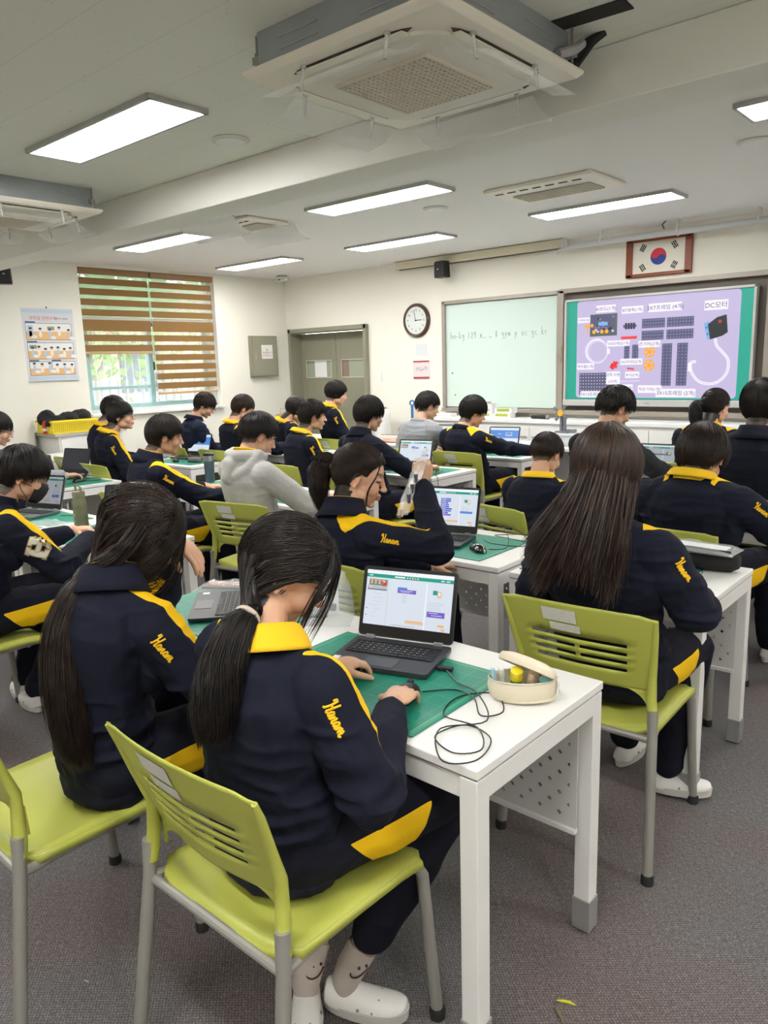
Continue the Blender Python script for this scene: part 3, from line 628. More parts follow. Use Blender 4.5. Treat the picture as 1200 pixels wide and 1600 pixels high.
# ------------------------------------------------------------------ room shell
CEIL = 2.77; LX = -8.5; FY = 7.6; RX = 2.6; BY = -2.6
def carpet():
    m = mat('grey loop carpet', (0.2, 0.19, 0.2), 0.95); n = m.node_tree; p = n.nodes['Principled BSDF']; l = n.links
    tc = n.nodes.new('ShaderNodeTexCoord'); sep = n.nodes.new('ShaderNodeSeparateXYZ'); l.new(tc.outputs['Object'], sep.inputs[0])
    wv = []
    for ax, s in ((0, 520), (1, 620)):
        wv.append(math_node(n, 'SINE', math_node(n, 'MULTIPLY', sep.outputs[ax], s)))
    nz = n.nodes.new('ShaderNodeTexNoise'); nz.inputs['Scale'].default_value = 240; nz.inputs['Detail'].default_value = 6; nz.inputs['Roughness'].default_value = .8; l.new(tc.outputs['Object'], nz.inputs[0])
    mp = n.nodes.new('ShaderNodeMapping'); mp.inputs['Scale'].default_value = (60, 420, 1); l.new(tc.outputs['Object'], mp.inputs[0])
    n2 = n.nodes.new('ShaderNodeTexNoise'); n2.inputs['Scale'].default_value = 1; n2.inputs['Detail'].default_value = 4; l.new(mp.outputs[0], n2.inputs[0])
    mp3 = n.nodes.new('ShaderNodeMapping'); mp3.inputs['Scale'].default_value = (420, 60, 1); l.new(tc.outputs['Object'], mp3.inputs[0])
    n4 = n.nodes.new('ShaderNodeTexNoise'); n4.inputs['Scale'].default_value = 1; n4.inputs['Detail'].default_value = 4; l.new(mp3.outputs[0], n4.inputs[0])
    n3 = n.nodes.new('ShaderNodeTexNoise'); n3.inputs['Scale'].default_value = 1.6; l.new(tc.outputs['Object'], n3.inputs[0])
    h = math_node(n, 'ADD', math_node(n, 'MULTIPLY', math_node(n, 'MULTIPLY', wv[0], wv[1]), .08), math_node(n, 'MULTIPLY', nz.outputs['Fac'], .8))
    h = math_node(n, 'ADD', h, math_node(n, 'MULTIPLY', math_node(n, 'ADD', n2.outputs['Fac'], n4.outputs['Fac']), .40))
    rp = n.nodes.new('ShaderNodeValToRGB'); l.new(h, rp.inputs[0])
    rp.color_ramp.elements[0].position = .55; rp.color_ramp.elements[0].color = (.035, .034, .037, 1); rp.color_ramp.elements[1].position = 1.1; rp.color_ramp.elements[1].color = (.33, .315, .31, 1)
    e = rp.color_ramp.elements.new(.8); e.color = (.125, .118, .120, 1)
    mx = n.nodes.new('ShaderNodeMix'); mx.data_type = 'RGBA'; mx.blend_type = 'MULTIPLY'; l.new(rp.outputs[0], mx.inputs[6]); mx.inputs[7].default_value = (1, .86, .84, 1)
    mr = n.nodes.new('ShaderNodeMapRange'); mr.inputs[1].default_value = .45; mr.inputs[2].default_value = .6; l.new(n3.outputs['Fac'], mr.inputs[0]); l.new(mr.outputs[0], mx.inputs[0])
    l.new(mx.outputs[2], p.inputs['Base Color'])
    b = n.nodes.new('ShaderNodeBump'); b.inputs['Strength'].default_value = .6; b.inputs['Distance'].default_value = .004; l.new(h, b.inputs['Height']); l.new(b.outputs[0], p.inputs['Normal'])
    return m
struct('floor', MB().box(((LX + RX) / 2, (BY + 8.1) / 2, -.05), (RX - LX + .6, 8.1 - BY + .4, .1)), carpet())
def ceil_mat():
    m = mat('speckled ceiling board', (0.84, 0.84, 0.77), 0.85); n = m.node_tree; p = n.nodes['Principled BSDF']; l = n.links
    tc = n.nodes.new('ShaderNodeTexCoord'); mp = n.nodes.new('ShaderNodeMapping'); mp.inputs['Scale'].default_value = (28, 90, 1); mp.inputs['Rotation'].default_value = (0, 0, .5); l.new(tc.outputs['Object'], mp.inputs[0])
    v = n.nodes.new('ShaderNodeTexNoise'); v.inputs['Scale'].default_value = 1.0; v.inputs['Detail'].default_value = 2; l.new(mp.outputs[0], v.inputs[0])
    sp = math_node(n, 'GREATER_THAN', v.outputs['Fac'], .725)
    sep = n.nodes.new('ShaderNodeSeparateXYZ'); l.new(tc.outputs['Object'], sep.inputs[0])
    def line(ax, step, wd, o=0): 
        f = math_node(n, 'FRACT', math_node(n, 'DIVIDE', math_node(n, 'ADD', sep.outputs[ax], 50 + o), step)); return math_node(n, 'LESS_THAN', f, wd / step)
    g = math_node(n, 'MAXIMUM', math_node(n, 'MULTIPLY', line(1, .3, .003, .06), .55), math_node(n, 'MULTIPLY', line(0, .6, .003, .2), .25))
    a = math_node(n, 'MAXIMUM', math_node(n, 'MULTIPLY', sp, .8), g)
    mx = n.nodes.new('ShaderNodeMix'); mx.data_type = 'RGBA'; mx.inputs[6].default_value = (.84, .84, .77, 1); mx.inputs[7].default_value = (.34, .33, .30, 1); l.new(math_node(n, 'MULTIPLY', a, .55), mx.inputs[0]); l.new(mx.outputs[2], p.inputs['Base Color'])
    return m
CM = ceil_mat()
cb = MB().box(((LX + RX) / 2, (BY + 3.15) / 2, CEIL + .05), (RX - LX + .6, 3.15 - BY, .1)); struct('ceiling', cb, CM)
struct('ceiling', MB().box(((LX + RX) / 2, (3.15 + 8.1) / 2, CEIL + .05), (RX - LX + .6, 8.1 - 3.15, .1)), mat('smooth grey white ceiling', (0.82, 0.81, 0.79), 0.8))
struct('trim_1', MB().box(((LX + RX) / 2, 3.27, 2.66), (RX - LX, .28, .22)), BEAM, bevel=.008)
# walls
wb = MB(); WY0, WY1, WZ0, WZ1 = 4.52, 6.40, 1.055, 2.735
for y0, y1, z0, z1 in ((BY, WY0, 0, CEIL), (WY1, 7.9, 0, CEIL), (WY0, WY1, 0, WZ0), (WY0, WY1, WZ1, CEIL)):
    wb.box((LX - .14, (y0 + y1) / 2, (z0 + z1) / 2), (.28, y1 - y0, z1 - z0))
wb.box((LX + .07, (BY + 3.76) / 2, CEIL / 2), (.14, 3.76 - BY, CEIL)); struct('wall_left', wb, WALL)
fw = MB(); DX0, DX1, DZ = -8.42, -6.90, 2.07
fw.box(((LX + DX0) / 2 - .1, FY + .2, CEIL / 2), (DX0 - LX + .2, .3, CEIL)); fw.box(((DX0 + DX1) / 2, FY + .2, (CEIL + DZ) / 2), (DX1 - DX0, .3, CEIL - DZ))
fw.box(((DX1 - 6.58) / 2, FY + .2, CEIL / 2), (-6.58 - DX1, .3, CEIL)); fw.box(((RX - 6.58) / 2, FY + .15, CEIL / 2), (RX + 6.58, .3, CEIL)); struct('wall_front', fw, WALL)
struct('wall_right', MB().box((RX + .1, (BY + 8) / 2, CEIL / 2), (.2, 8 - BY, CEIL)), WALL)
struct('wall_back', MB().box(((LX + RX) / 2, BY - .1, CEIL / 2), (RX - LX, .2, CEIL)), WALL)
# double door
DOORP = mat('olive grey door paint', (0.255, 0.245, 0.180), 0.5)
o = MB(); 
o.box((DX0 + .025, FY + .14, DZ / 2), (.05, .30, DZ)); o.box((DX1 - .025, FY + .14, DZ / 2), (.05, .30, DZ)); o.box(((DX0 + DX1) / 2, FY + .14, DZ - .03), (DX1 - DX0, .30, .06))
struct('trim_2', o, DOORP, bevel=.004)
for i, (x0, x1, s) in enumerate(((DX0 + .05, (DX0 + DX1) / 2 - .003, 1), ((DX0 + DX1) / 2 + .003, DX1 - .05, -1))):
    d = thing('door_%d' % (i + 1), None, None, ((x0 + x1) / 2, FY + .22, 0)); d['kind'] = 'structure'; wd = x1 - x0
    wx0, wx1, wz0, wz1 = -wd * .36 , wd * .36 , 1.38, 1.62
    b = MB()
    for a in (((-wd / 2 + wx0) / 2, (wx0 + wd / 2), 1.0, 2.0), ((wd / 2 + wx1) / 2, (wd / 2 - wx1), 1.0, 2.0)): b.box((a[0], 0, 1.0), (a[1], .04, 2.0))
    b.box((0, 0, wz0 / 2), (wx1 - wx0, .04, wz0)); b.box((0, 0, (2.0 + wz1) / 2), (wx1 - wx0, .04, 2.0 - wz1)); b.build('door_leaf', DOORP, d, bevel=.003)
    b = MB(); b.box((0, -.022, wz0), (wx1 - wx0 + .02, .01, .014)); b.box((0, -.022, wz1), (wx1 - wx0 + .02, .01, .014)); b.box((wx0, -.022, (wz0 + wz1) / 2), (.014, .01, wz1 - wz0)); b.box((wx1, -.022, (wz0 + wz1) / 2), (.014, .01, wz1 - wz0)); b.build('window_bead', mat('pale bead', (.55, .54, .48), .5), d)
    MB().box((0, .004, (wz0 + wz1) / 2), (wx1 - wx0, .006, wz1 - wz0)).build('door_glass', mat('greenish corridor glass', (.36, .40, .30), .25), d)
    if i == 0: MB().box((.02, -.004, (wz0 + wz1) / 2), (.24, .003, .23)).build('paper_sheet', PAPER, d)
    else: MB().box((-.20, -.002, (wz0 + wz1) / 2), (.13, .003, .235)).build('curtain', mat('brown curtain', (.28, .20, .15), .8), d)
    h = MB(); h.tube([(s * wd * .40, -.02, 1.02), (s * wd * .40, -.065, 1.02), (s * wd * .40, -.065, 1.16), (s * wd * .40, -.02, 1.16)], .009); h.build('door_handle', SILV, d)
# window
TEAL = mat('pale teal window frame', (0.33, 0.52, 0.52), 0.4)
wn = thing('window_1', None, None, (LX - .16, (WY0 + WY1) / 2, WZ0)); wn['kind'] = 'structure'; W = WY1 - WY0; Hh = WZ1 - WZ0
b = MB()
for y in (-W / 2 + .025, W / 2 - .025): b.box((0, y, Hh / 2), (.12, .05, Hh))
for z in (.025, Hh - .025, Hh * .66): b.box((0, 0, z), (.12, W, .05))
b.build('window_frame', mat('grey white aluminium', (.60, .64, .64), .4), wn, bevel=.003)
for y0, y1, x in ((-W / 2 + .05, .03, .02), (-.03, W / 2 - .05, -.025)):
    s = MB(); zt = Hh * .66 - .02
    for y in (y0 + .03, y1 - .045): s.box((x, y, (zt + .05) / 2), (.035, .07 if y > 0 or y0 > -.2 else .06, zt - .05))
    for z in (.075, zt - .025, .30): s.box((x, (y0 + y1) / 2, z), (.032, y1 - y0, .05 if z != .30 else .035))
    sa = s.build('sash', TEAL, wn, bevel=.003)
    MB().box((x, (y0 + y1) / 2, (zt + .05) / 2), (.005, y1 - y0 - .1, zt - .1)).build('pane', GLASS, sa)
MB().box((-.005, 0, Hh * .83), (.005, W - .1, Hh * .30)).build('pane', mat('green tinted glass', (.45, .95, .80), .05, alpha=.40), wn)
s = MB(); s.box((.02, .03, .55), (.02, .025, .10)); s.build('latch', BLACK, wn)
s = MB()
for i in range(19): s.tube([(-.10, -W / 2 + .06 + i * (W - .12) / 18, 0.02), (-.10, -W / 2 + .06 + i * (W - .12) / 18, Hh - .02)], .006, n=6)
s.build('security_grille', mat('light grey grille', (.62, .65, .67), .5), wn)
struct('trim_3', MB().box((LX - .09, (WY0 + WY1) / 2, WZ0 - .012), (.30, W + .04, .03)), mat('white window board', (.8, .8, .77), .5), bevel=.004)
# blinds
BRN = mat('brown zebra blind cloth', (0.25, 0.135, 0.042), 0.85, bump=(300, .1)); BRN.node_tree.nodes['Principled BSDF'].inputs['Transmission Weight'].default_value = 0.0
SHEER = mat('sheer blind mesh', (0.85, 0.80, 0.68), 0.8, alpha=.18)
for nm, y0, y1, zb, lab in (('l', WY0 + .01, 5.445, 1.765, 'brown zebra roller blind, the shorter one, pulled down to mid-window'), ('r', 5.46, WY1 - .01, 1.255, 'brown zebra roller blind, the longer one, nearest the room corner')):
    t = thing('roller_blind', lab, 'blind', (LX - .045, (y0 + y1) / 2, 2.70), group='zebra blinds on the window'); wd = y1 - y0; hz = 2.70 - zb
    MB().box((0, 0, 0), (.075, wd, .07)).build('blind_cassette', mat('brown cassette', (.30, .16, .06), .4), t, bevel=.01)
    n = int(round(hz / .118)); br, sh = MB(), MB(); z = -.035; top = True
    zs = []; z = -.075
    while z > -hz + .03:
        hgt = .075 if abs(z + .55) > .06 else .13
        zs.append((z, hgt)); z -= hgt + .043
    for z, hgt in zs: br.box((.0, 0, z - hgt / 2), (.004, wd - .02, hgt)); br.box((-.022, 0, z - hgt / 2 + .004), (.003, wd - .02, hgt * .96))
    sh.box((.0005, 0, -(hz) / 2 - .02), (.0015, wd - .022, hz - .03)); br.build('blind_stripe', BRN, t); sh.build('sheer_layer', SHEER, t)
    MB().box((0, 0, -hz + .005), (.02, wd - .01, .03)).build('bottom_rail', mat('tan rail', (.52, .36, .19), .4), t, bevel=.006)
    if nm == 'l': MB().tube([(.03, wd / 2 + .0, -.02), (.03, wd / 2, -1.50)], .0025, n=5).build('pull_cord', WHITE, t)
# outside
struct('ground', MB().box((-22, 5, -.55), (26, 40, .1)), mat('pale asphalt', (.36, .35, .33), .9))
t = thing('school_building', 'pinkish red brick building outside the window', 'building', (-20, 8, -.5))
MB().box((0, 0, 2.2), (3, 18, 4.4)).build('brick_wall', mat('salmon brick', (.66, .42, .38), .9, noise=(12, .5, (.70, .50, .45))), t)
for i in range(6): tag(MB().box((1.5, -7 + i * 2.6, 2.2), (.06, 1.3, 1.4)).build('window', mat('dark outside window', (.10, .14, .18), .2), t))
t = thing('fence', 'grey slatted fence standing outside the window', 'fence', (-13.2, 7, -.5)); b = MB()
for i in range(60): b.box((0, -5 + i * .17, .95), (.03, .05, 1.9))
b.build('slats', mat('blue grey fence slat', (.25, .30, .33), .6), t); MB().box((0, 0, 1.75), (.05, 10.2, .06)).build('rail', mat('blue grey fence slat', (.25, .30, .33), .6), t)
t = thing('tree', 'leafy tree seen through the uncovered pane', 'tree', (-15.5, 8.2, -.5)); b = MB(); b.tube([(0, 0, 0), (.05, .1, 1.6), (-.1, .3, 3.2)], [.16, .13, .05], n=10); b.tube([(.05, .1, 1.5), (.2, -.5, 2.6)], [.08, .03]); b.tube([(.05, .1, 1.8), (.1, .9, 3.0)], [.07, .03]); b.build('trunk', mat('grey bark', (.35, .30, .27), .9), t)
rs = random.Random(4); b = MB()
for i in range(1600):
    c = V(rs.gauss(0, .9), rs.gauss(.2, 1.5), 3.4 + rs.gauss(0, .8)); a = V(rs.uniform(-1, 1), rs.uniform(-1, 1), rs.uniform(-1, 1)).normalized() * .14; e = a.orthogonal().normalized() * .08; b.quad(c - a, c - e, c + a, c + e)
tag(b.build('leaves', mat('spring green leaves', (.34, .50, .20), .7), t), kind='stuff')

# ------------------------------------------------------------------ ceiling fittings
PANEL = mat('lit led panel', (1.0, 0.99, 0.96), 0.5, emit=LAMP)
def panel(x0, y0, lab):
    t = thing('ceiling_light', lab, 'ceiling light', (x0 + .6, y0 + .15, CEIL), group='flat led panels')
    b = MB()
    for y in (-.157, .157): b.box((0, y, -.012), (1.23, .018, .024))
    for x in (-.608, .608): b.box((x, 0, -.012), (.018, .33, .024))
    b.build('frame', mat('grey light frame', (.45, .45, .43), .4), t); MB().box((0, 0, -.010), (1.20, .30, .012)).build('diffuser', PANEL, t)
    return t
for x, y, lab in ((-4.42, 2.14, 'lit rectangular ceiling panel, the largest one, near the top left'), (-4.60, 4.42, 'lit ceiling panel beyond the beam, above the middle of the room'), (-5.80, 6.12, 'lit ceiling panel in front of the projector screen case'),
                  (-3.52, 6.02, 'lit ceiling panel beside the small one-way air conditioner, towards the flag'), (-7.25, 4.28, 'lit ceiling panel nearest the window blinds, just behind the beam'), (-7.90, 6.02, 'lit ceiling panel in the far corner between blinds and door'),
                  (-1.34, 4.30, 'lit ceiling panel cut off by the right edge, behind the beam'), (-1.20, 0.0, 'lit ceiling panel overhead behind the viewer'), (-4.40, 0.0, 'lit ceiling panel overhead at the rear of the room'), (-7.3, 0.9, 'lit ceiling panel overhead along the window side'),
                  (1.0, 2.2, 'lit ceiling panel overhead on the right side'), (1.0, 0.0, 'lit ceiling panel overhead, rear right'), (.6, 6.0, 'lit ceiling panel overhead, front right'), (-1.2, -1.8, 'lit ceiling panel overhead at the back wall')):
    panel(x, y, lab)
for x, y, lab in ((-3.53, 2.84, 'round white ceiling speaker beside the large lit panel'), (-3.92, 5.21, 'round white ceiling disc between two lit panels'), (-1.47, 5.10, 'round white ceiling disc near the right edge'), (-5.74, 5.10, 'round white ceiling disc near the clear air deflector')):
    t = thing('ceiling_disc', lab, 'ceiling speaker', (x, y, CEIL)); MB().lathe([(.10, 0), (.105, -.006), (.098, -.012)], n=32).build('rim', mat('ivory plastic', (.7, .69, .63), .5), t); MB().lathe([(.082, -.010), (.080, -.016), (.02, -.018)], n=32).build('grille', WHITE, t)
t = thing('motion_sensor', 'small white box with a dark window on the ceiling by the corner', 'sensor', (-8.1, 7.25, CEIL)); MB().lathe([(.07, 0), (.07, -.012), (.05, -.016)], n=24).build('mount', mat('grey plate', (.4, .4, .38), .5), t); MB().box((0, 0, -.045), (.16, .10, .06)).build('housing', WHITE, t, bevel=.012); MB().box((.0, -.051, -.06), (.05, .005, .012)).build('window', BLACK, t)

def cassette(name, lab, loc, rz=0, full=True):
    """four-way ceiling cassette hanging below the ceiling with its sheet steel body showing"""
    t = thing(name, lab, 'air conditioner', loc, rz); s = .465
    b = MB()   # facing frame with a stepped edge, open in the middle
    def sq(h, z, n=10, rr=.02): return [V(max(-h, min(h, x)), max(-h, min(h, y)), z) for x, y in [(h, -h), (h, h), (-h, h), (-h, -h)]]
    b.loft([sq(s, .0), sq(s, -.012), sq(s - .02, -.030)], cap=True); b.build('facing_panel', ACW, t, bevel=.004)
    b = MB(); b.loft([sq(.30, -.024), sq(.30, -.040), sq(.285, -.048)]); 
    ch = [V(math.cos(a) * .36 + 0, 0, 0) for a in (0,)]
    pl = []
    for cx, cy, a0 in ((1, 1, 0), (-1, 1, 90), (-1, -1, 180), (1, -1, 270)):
        for a in range(0, 91, 15): pl.append((cx * .22 + .13 * math.cos(R(a0 + a)), cy * .22 + .13 * math.sin(R(a0 + a))))
    b2 = MB(); b2.loft([[V(x, y, -.026) for x, y in pl], [V(x, y, -.042) for x, y in pl], [V(x * .97, y * .97, -.048) for x, y in pl]]); b2.build('centre_panel', mat('ivory centre panel', (.74, .71, .63), .45), t)
    gr = MB(); N = 18; h = .215
    for i in range(N + 1):
        q = -h + 2 * h * i / N
        gr.box((q, 0, -.054), (.0075, 2 * h + .007, .014)); gr.box((0, q, -.054), (2 * h + .007, .0075, .012))
    gr.build('intake_grille', mat('ivory grille', (.72, .66, .56), .55), t); MB().box((0, 0, -.049), (2 * h, 2 * h, .003)).build('filter', mat('tan filter', (.52, .45, .36), .9), t)
    for a in range(4):   # outlet slots, louvres and clear deflectors
        Mz = Matrix.Rotation(R(90 * a), 3, 'Z'); o_ = MB(); pts = []
        outl = [(-.25 + 0, .385), (-.28, .37), (-.24, .352), (.24, .352), (.28, .37), (.25, .385), (.20, .395), (-.20, .395)]
        o_.loft([[Mz @ V(x, y, -.0305) for x, y in outl], [Mz @ V(x, y, -.0325) for x, y in outl]]); o_.build('air_outlet', mat('dark outlet gap', (.10, .085, .07), .8), t)
        lv = MB(); lv.loft([[Mz @ V(x, y, z) for y, z in ((.355, -.033), (.388, -.036), (.388, -.040), (.355, -.045))] for x in (-.25, .25)]); lv.build('louvre', ACW, t)
        df = MB(); df.loft([[Mz @ V(x, y, z) for y, z in prof] for x in (-.30, .30) for prof in [((.36, -.075), (.42, -.115), (.52, -.135), (.52, -.138), (.42, -.118), (.36, -.078))]]); dd = df.build('air_deflector', CLEAR, t)
        for x in (-.2, .2):
            ck = MB(); ck.tube([Mz @ V(x, .40, -.03), Mz @ V(x, .405, -.06), Mz @ V(x, .415, -.115)], .006, n=8); ck.sphere(Mz @ V(x, .40, -.034), (.012, .012, .01), n=8)
            ck.build('hook', mat('clear hook', (.8, .8, .78), .15, alpha=.6), dd)
    bd = MB(); hb = .42; top = CEIL - loc[2] - .002; bd.box((0, 0, top / 2 + .002), (hb * 2, hb * 2, top)); bo = bd.build('casing', GALV, t, bevel=.003)
    for a in range(4):
        Mz = Matrix.Rotation(R(90 * a), 3, 'Z')
        for x in (-.2, .2):
            rb = MB()
            for zz in (top * .35, top * .65): rb.box(Mz @ V(x, -hb - .001, zz), (.20, .006, .004) if a % 2 == 0 else (.006, .20, .004), m=0)
            rb.build('pressed_rib', mat('bright sheet edge', (.45, .47, .48), .4, metal=.5), bo)
    for sx in (-1, 1):
        for sy in (-1, 1):
            br = MB(); br.tube([(sx * .445, sy * .40, -.0), (sx * .445, sy * .40, top)], .006, n=8); br.box((sx * .435, sy * .40, top * .35), (.05, .03, .025)); br.lathe([(.011, 0), (.011, .012)], (sx * .445, sy * .40, top * .35 + .015), n=6)
            br.build('hanger_bolt', mat('zinc bolt', (.33, .33, .32), .4, metal=.7), t)
    return t
AC = cassette('air_conditioner', 'large square air conditioner hanging below the ceiling at the top', (-1.96, 2.49, 2.635))
bk = MB(); bk.box((.24, .445, .06), (.26, .06, .08)); 
for i in range(5): bk.tube([(.22 + i * .03, .40, .02 + i * .012), (.30 + i * .03, .50, .04), (.40 + .02 * i, .50, .10), (.52, .52, .135)], .012 + .004 * (i % 2), n=8)
bk.build('insulated_pipe', mat('black pipe insulation', (.02, .02, .022), .7), AC)
MB().tube([(.44, .30, .02), (.47, .38, .05), (.46, .45, .09)], .018, n=10).build('drain_hose', mat('grey hose', (.4, .4, .42), .5), AC)
MB().box((.52, .34, .1325), (.34, .10, .004), rot=Matrix.Rotation(R(4), 3, 'Z')).build('ceiling_hole', mat('dark ceiling opening', (.03, .028, .025), .9), AC)
cassette('air_conditioner', 'square air conditioner hanging below the ceiling at the left edge', (-5.49, 2.44, 2.635))
def oneway(lab, x, y, w_, d_, defl):
    t = thing('air_conditioner', lab, 'air conditioner', (x, y, CEIL)); MB().box((0, 0, -.014), (w_, d_, .028)).build('facing_panel', ACW, t, bevel=.01)
    b = MB()
    for i in range(7): b.box((-w_ * .40 + i * w_ * .12, -d_ * .33, -.030), (w_ * .075, .02, .004))
    b.build('air_slot', mat('dark outlet gap', (.10, .085, .07), .8), t); MB().box((0, d_ * .12, -.031), (w_ * .72, d_ * .42, .006)).build('filter', mat('grey filter', (.40, .38, .34), .8), t)
    g = MB()
    for i in range(19): g.box((-w_ * .35 + i * w_ * .039, d_ * .12, -.036), (.006, d_ * .42, .008))
    for i in range(8): g.box((0, -d_ * .08 + i * d_ * .057, -.036), (w_ * .72, .005, .007))
    g.build('intake_grille', mat('ivory grille', (.72, .66, .56), .55), t)
    if defl:
        b = MB(); b.loft([[V(xx, yy, zz) for yy, zz in ((-.42, -.03), (-.36, -.10), (-.24, -.15), (-.24, -.153), (-.365, -.104), (-.425, -.034))] for xx in (-w_ * .6, w_ * .6)]); b.build('air_deflector', mat('frosted deflector', (.85, .86, .86), .2, alpha=.45), t)
        b = MB(); b.loft([[V(xx, yy, zz) for yy, zz in ((.24, -.03), (.30, -.09), (.42, -.13), (.42, -.133), (.295, -.094), (.235, -.034))] for xx in (-w_ * .6, w_ * .6)]); b.build('air_deflector', mat('frosted deflector', (.85, .86, .86), .2, alpha=.45), t)
    return t
oneway('flush rectangular air conditioner in the ceiling above the whiteboard side', -2.88, 5.25, .86, .56, False)
oneway('flush ceiling air conditioner with frosted deflector wings, near the blinds', -5.40, 4.45, .60, .46, True)
t = thing('projector_screen_case', 'long ivory roll-up screen case along the top of the front wall', 'screen case', (-5.12, FY - .09, CEIL)); MB().box((0, 0, -.05), (2.25, .10, .09)).build('case', mat('ivory case', (.70, .65, .50), .5), t, bevel=.012)
MB().box((0, -.0, -.098), (2.2, .03, .01)).build('slot', mat('dark slot', (.12, .10, .08), .8), t); b = MB(); b.box((-1.13, 0, -.05), (.015, .105, .10)); b.box((1.13, 0, -.05), (.015, .105, .10)); b.build('end_cap', WHITE, t)
t = thing('conduit_pipe', 'grey conduit pipe on clips above the flag', 'pipe', (-2.6, FY - .25, 2.66)); MB().tube([(-1.2, 0, 0), (1.9, .0, 0)], .030, n=14).build('pipe', mat('pale grey conduit', (.55, .56, .57), .35), t)
b = MB()
for x in (-.9, -.15, .55, 1.3): b.tube([(x, 0, -.035), (x, .045, 0), (x, .03, .06), (x, .03, .11)], .008, n=6); b.tube([(x, -.045, 0), (x, -.03, .06), (x, -.03, .11)], .008, n=6)
b.build('pipe_clip', WHITE, t); MB().tube([(-.28, .0, .04), (-.30, 0, .08), (-.27, .01, .11)], .006, n=6).build('cable_end', BLACK, t)
b = MB().tube([(-1.45, .12, -.02), (-1.2, .02, 0)], .02, n=10); b.build('coupling', mat('pale grey conduit', (.55, .56, .57), .35), t)
def speaker(lab, loc, rz):
    t = thing('wall_speaker', lab, 'speaker', loc, rz); MB().box((0, 0, 0), (.15, .13, .19), taper=.9).build('cabinet', BLACK, t, bevel=.015); MB().box((0, -.068, 0), (.12, .008, .16)).build('grille', mat('speaker mesh', (.03, .03, .032), .8), t); MB().box((0, -.074, -.0), (.022, .003, .012)).build('badge', SILV, t)
    MB().tube([(0, .05, .05), (0, .12, .08), (0, .16, .08)], .012).build('bracket', BLACK, t)
speaker('small black speaker above the clock on the front wall', (-5.49, FY - .2, 2.60), R(-8)); speaker('small black speaker at the left edge above the poster', (LX + .33, 3.55, 2.55), R(65))

# ------------------------------------------------------------------ front wall fittings
t = thing('wall_clock', 'round brown-rimmed wall clock beside the whiteboard', 'clock', (-6.03, FY, 2.06)); X = Matrix.Rotation(R(90), 3, 'X')
MB().lathe([(.205, 0), (.205, .03), (.19, .048), (.172, .046), (.165, .03)], rot=X, n=48).build('rim', mat('dark brown wood', (.075, .03, .018), .35, coat=.3), t)
MB().lathe([(.168, .028), (.168, .032)], rot=X, n=48).build('dial', mat('clock dial', (.68, .72, .70), .5), t)
b = MB()
for i in range(12):
    a = R(90 - 30 * (i + 1)); cx, cz = .125 * math.cos(a), .125 * math.sin(a); add_text(b, str(i + 1), .042, lambda u, v_, cx=cx, cz=cz: (cx + u, -.034, cz + v_))
b.build('numerals', INK, t, smooth=0)
b = MB(); b.box((.045, -.038, .002), (.09, .003, .007)); b.box((-.012, -.040, .062), (.005, .003, .13), rot=Matrix.Rotation(R(-10), 3, 'Y')); b.lathe([(.008, .036), (.008, .044)], rot=X, n=12); b.build('hands', INK, t)
# small sheets
t = thing('notice_sheet', 'small pinkish printed sheet on the wall below the clock', 'notice', (-5.98, FY - .003, 1.46)); MB().box((0, 0, 0), (.26, .004, .22)).build('sheet', mat('pinkish paper', (.72, .62, .62), .8), t); b = MB(); b.box((0, -.003, .10), (.25, .002, .02)); b.box((0, -.003, -.10), (.25, .002, .025)); b.build('red_band', mat('maroon print', (.35, .06, .08), .8), t)
b = MB(); rs = random.Random(1)
for i in range(26): b.box((-.08 + i * .007, -.003, .0 + rs.uniform(-.01, .03)), (.004, .001, rs.uniform(.01, .04)))
b.build('chart_print', GREYINK, t)
t = thing('notice_sheet', 'pale blank sheet on the wall directly under the clock', 'notice', (-5.98, FY - .003, 1.70)); MB().box((0, 0, 0), (.17, .004, .14)).build('sheet', mat('pale blue paper', (.66, .70, .70), .8), t)
t = thing('light_switch', 'white switch plate on the wall right of the double door', 'switch', (-6.72, FY + .045, 1.38)); MB().box((0, 0, 0), (.075, .012, .12)).build('plate', WHITE, t, bevel=.003); MB().box((0, -.01, 0), (.035, .008, .06)).build('rocker', PAPER, t, bevel=.002)
# flag
t = thing('framed_flag', 'framed flag with a red and blue circle, hung above the screen', 'framed picture', (-3.015, FY - .01, 2.49), 0); w_, h_ = .60, .33
b = MB(); 
for z in (-h_ / 2 , h_ / 2): b.box((0, -.01, z), (w_ + .03, .035, .032))
for x in (-w_ / 2 + .01, w_ / 2 - .01): b.box((x, -.01, 0), (.065, .035, h_ + .03))
b.build('frame', mat('reddish brown wood', (.24, .055, .02), .4), t, bevel=.004)
MB().box((0, -.008, 0), (w_ - .08, .006, h_ - .03)).build('flag_sheet', mat('ivory flag cloth', (.78, .75, .66), .7), t)
Rr = .078; k_ = 24; tilt = R(-34)
def arc(cx, cz, r0, a0, a1, n=k_): return [(cx + r0 * math.cos(a0 + (a1 - a0) * i / n), cz + r0 * math.sin(a0 + (a1 - a0) * i / n)) for i in range(n + 1)]
def rot2(p): return (p[0] * math.cos(tilt) - p[1] * math.sin(tilt), p[0] * math.sin(tilt) + p[1] * math.cos(tilt))
red = arc(0, 0, Rr, 0, math.pi) + arc(-Rr / 2, 0, Rr / 2, math.pi, 2 * math.pi)[1:] + arc(Rr / 2, 0, Rr / 2, math.pi, 0)[1:-1]
blu = arc(0, 0, Rr, math.pi, 2 * math.pi) + arc(Rr / 2, 0, Rr / 2, 0, math.pi)[1:] + arc(-Rr / 2, 0, Rr / 2, 0, -math.pi)[1:-1]
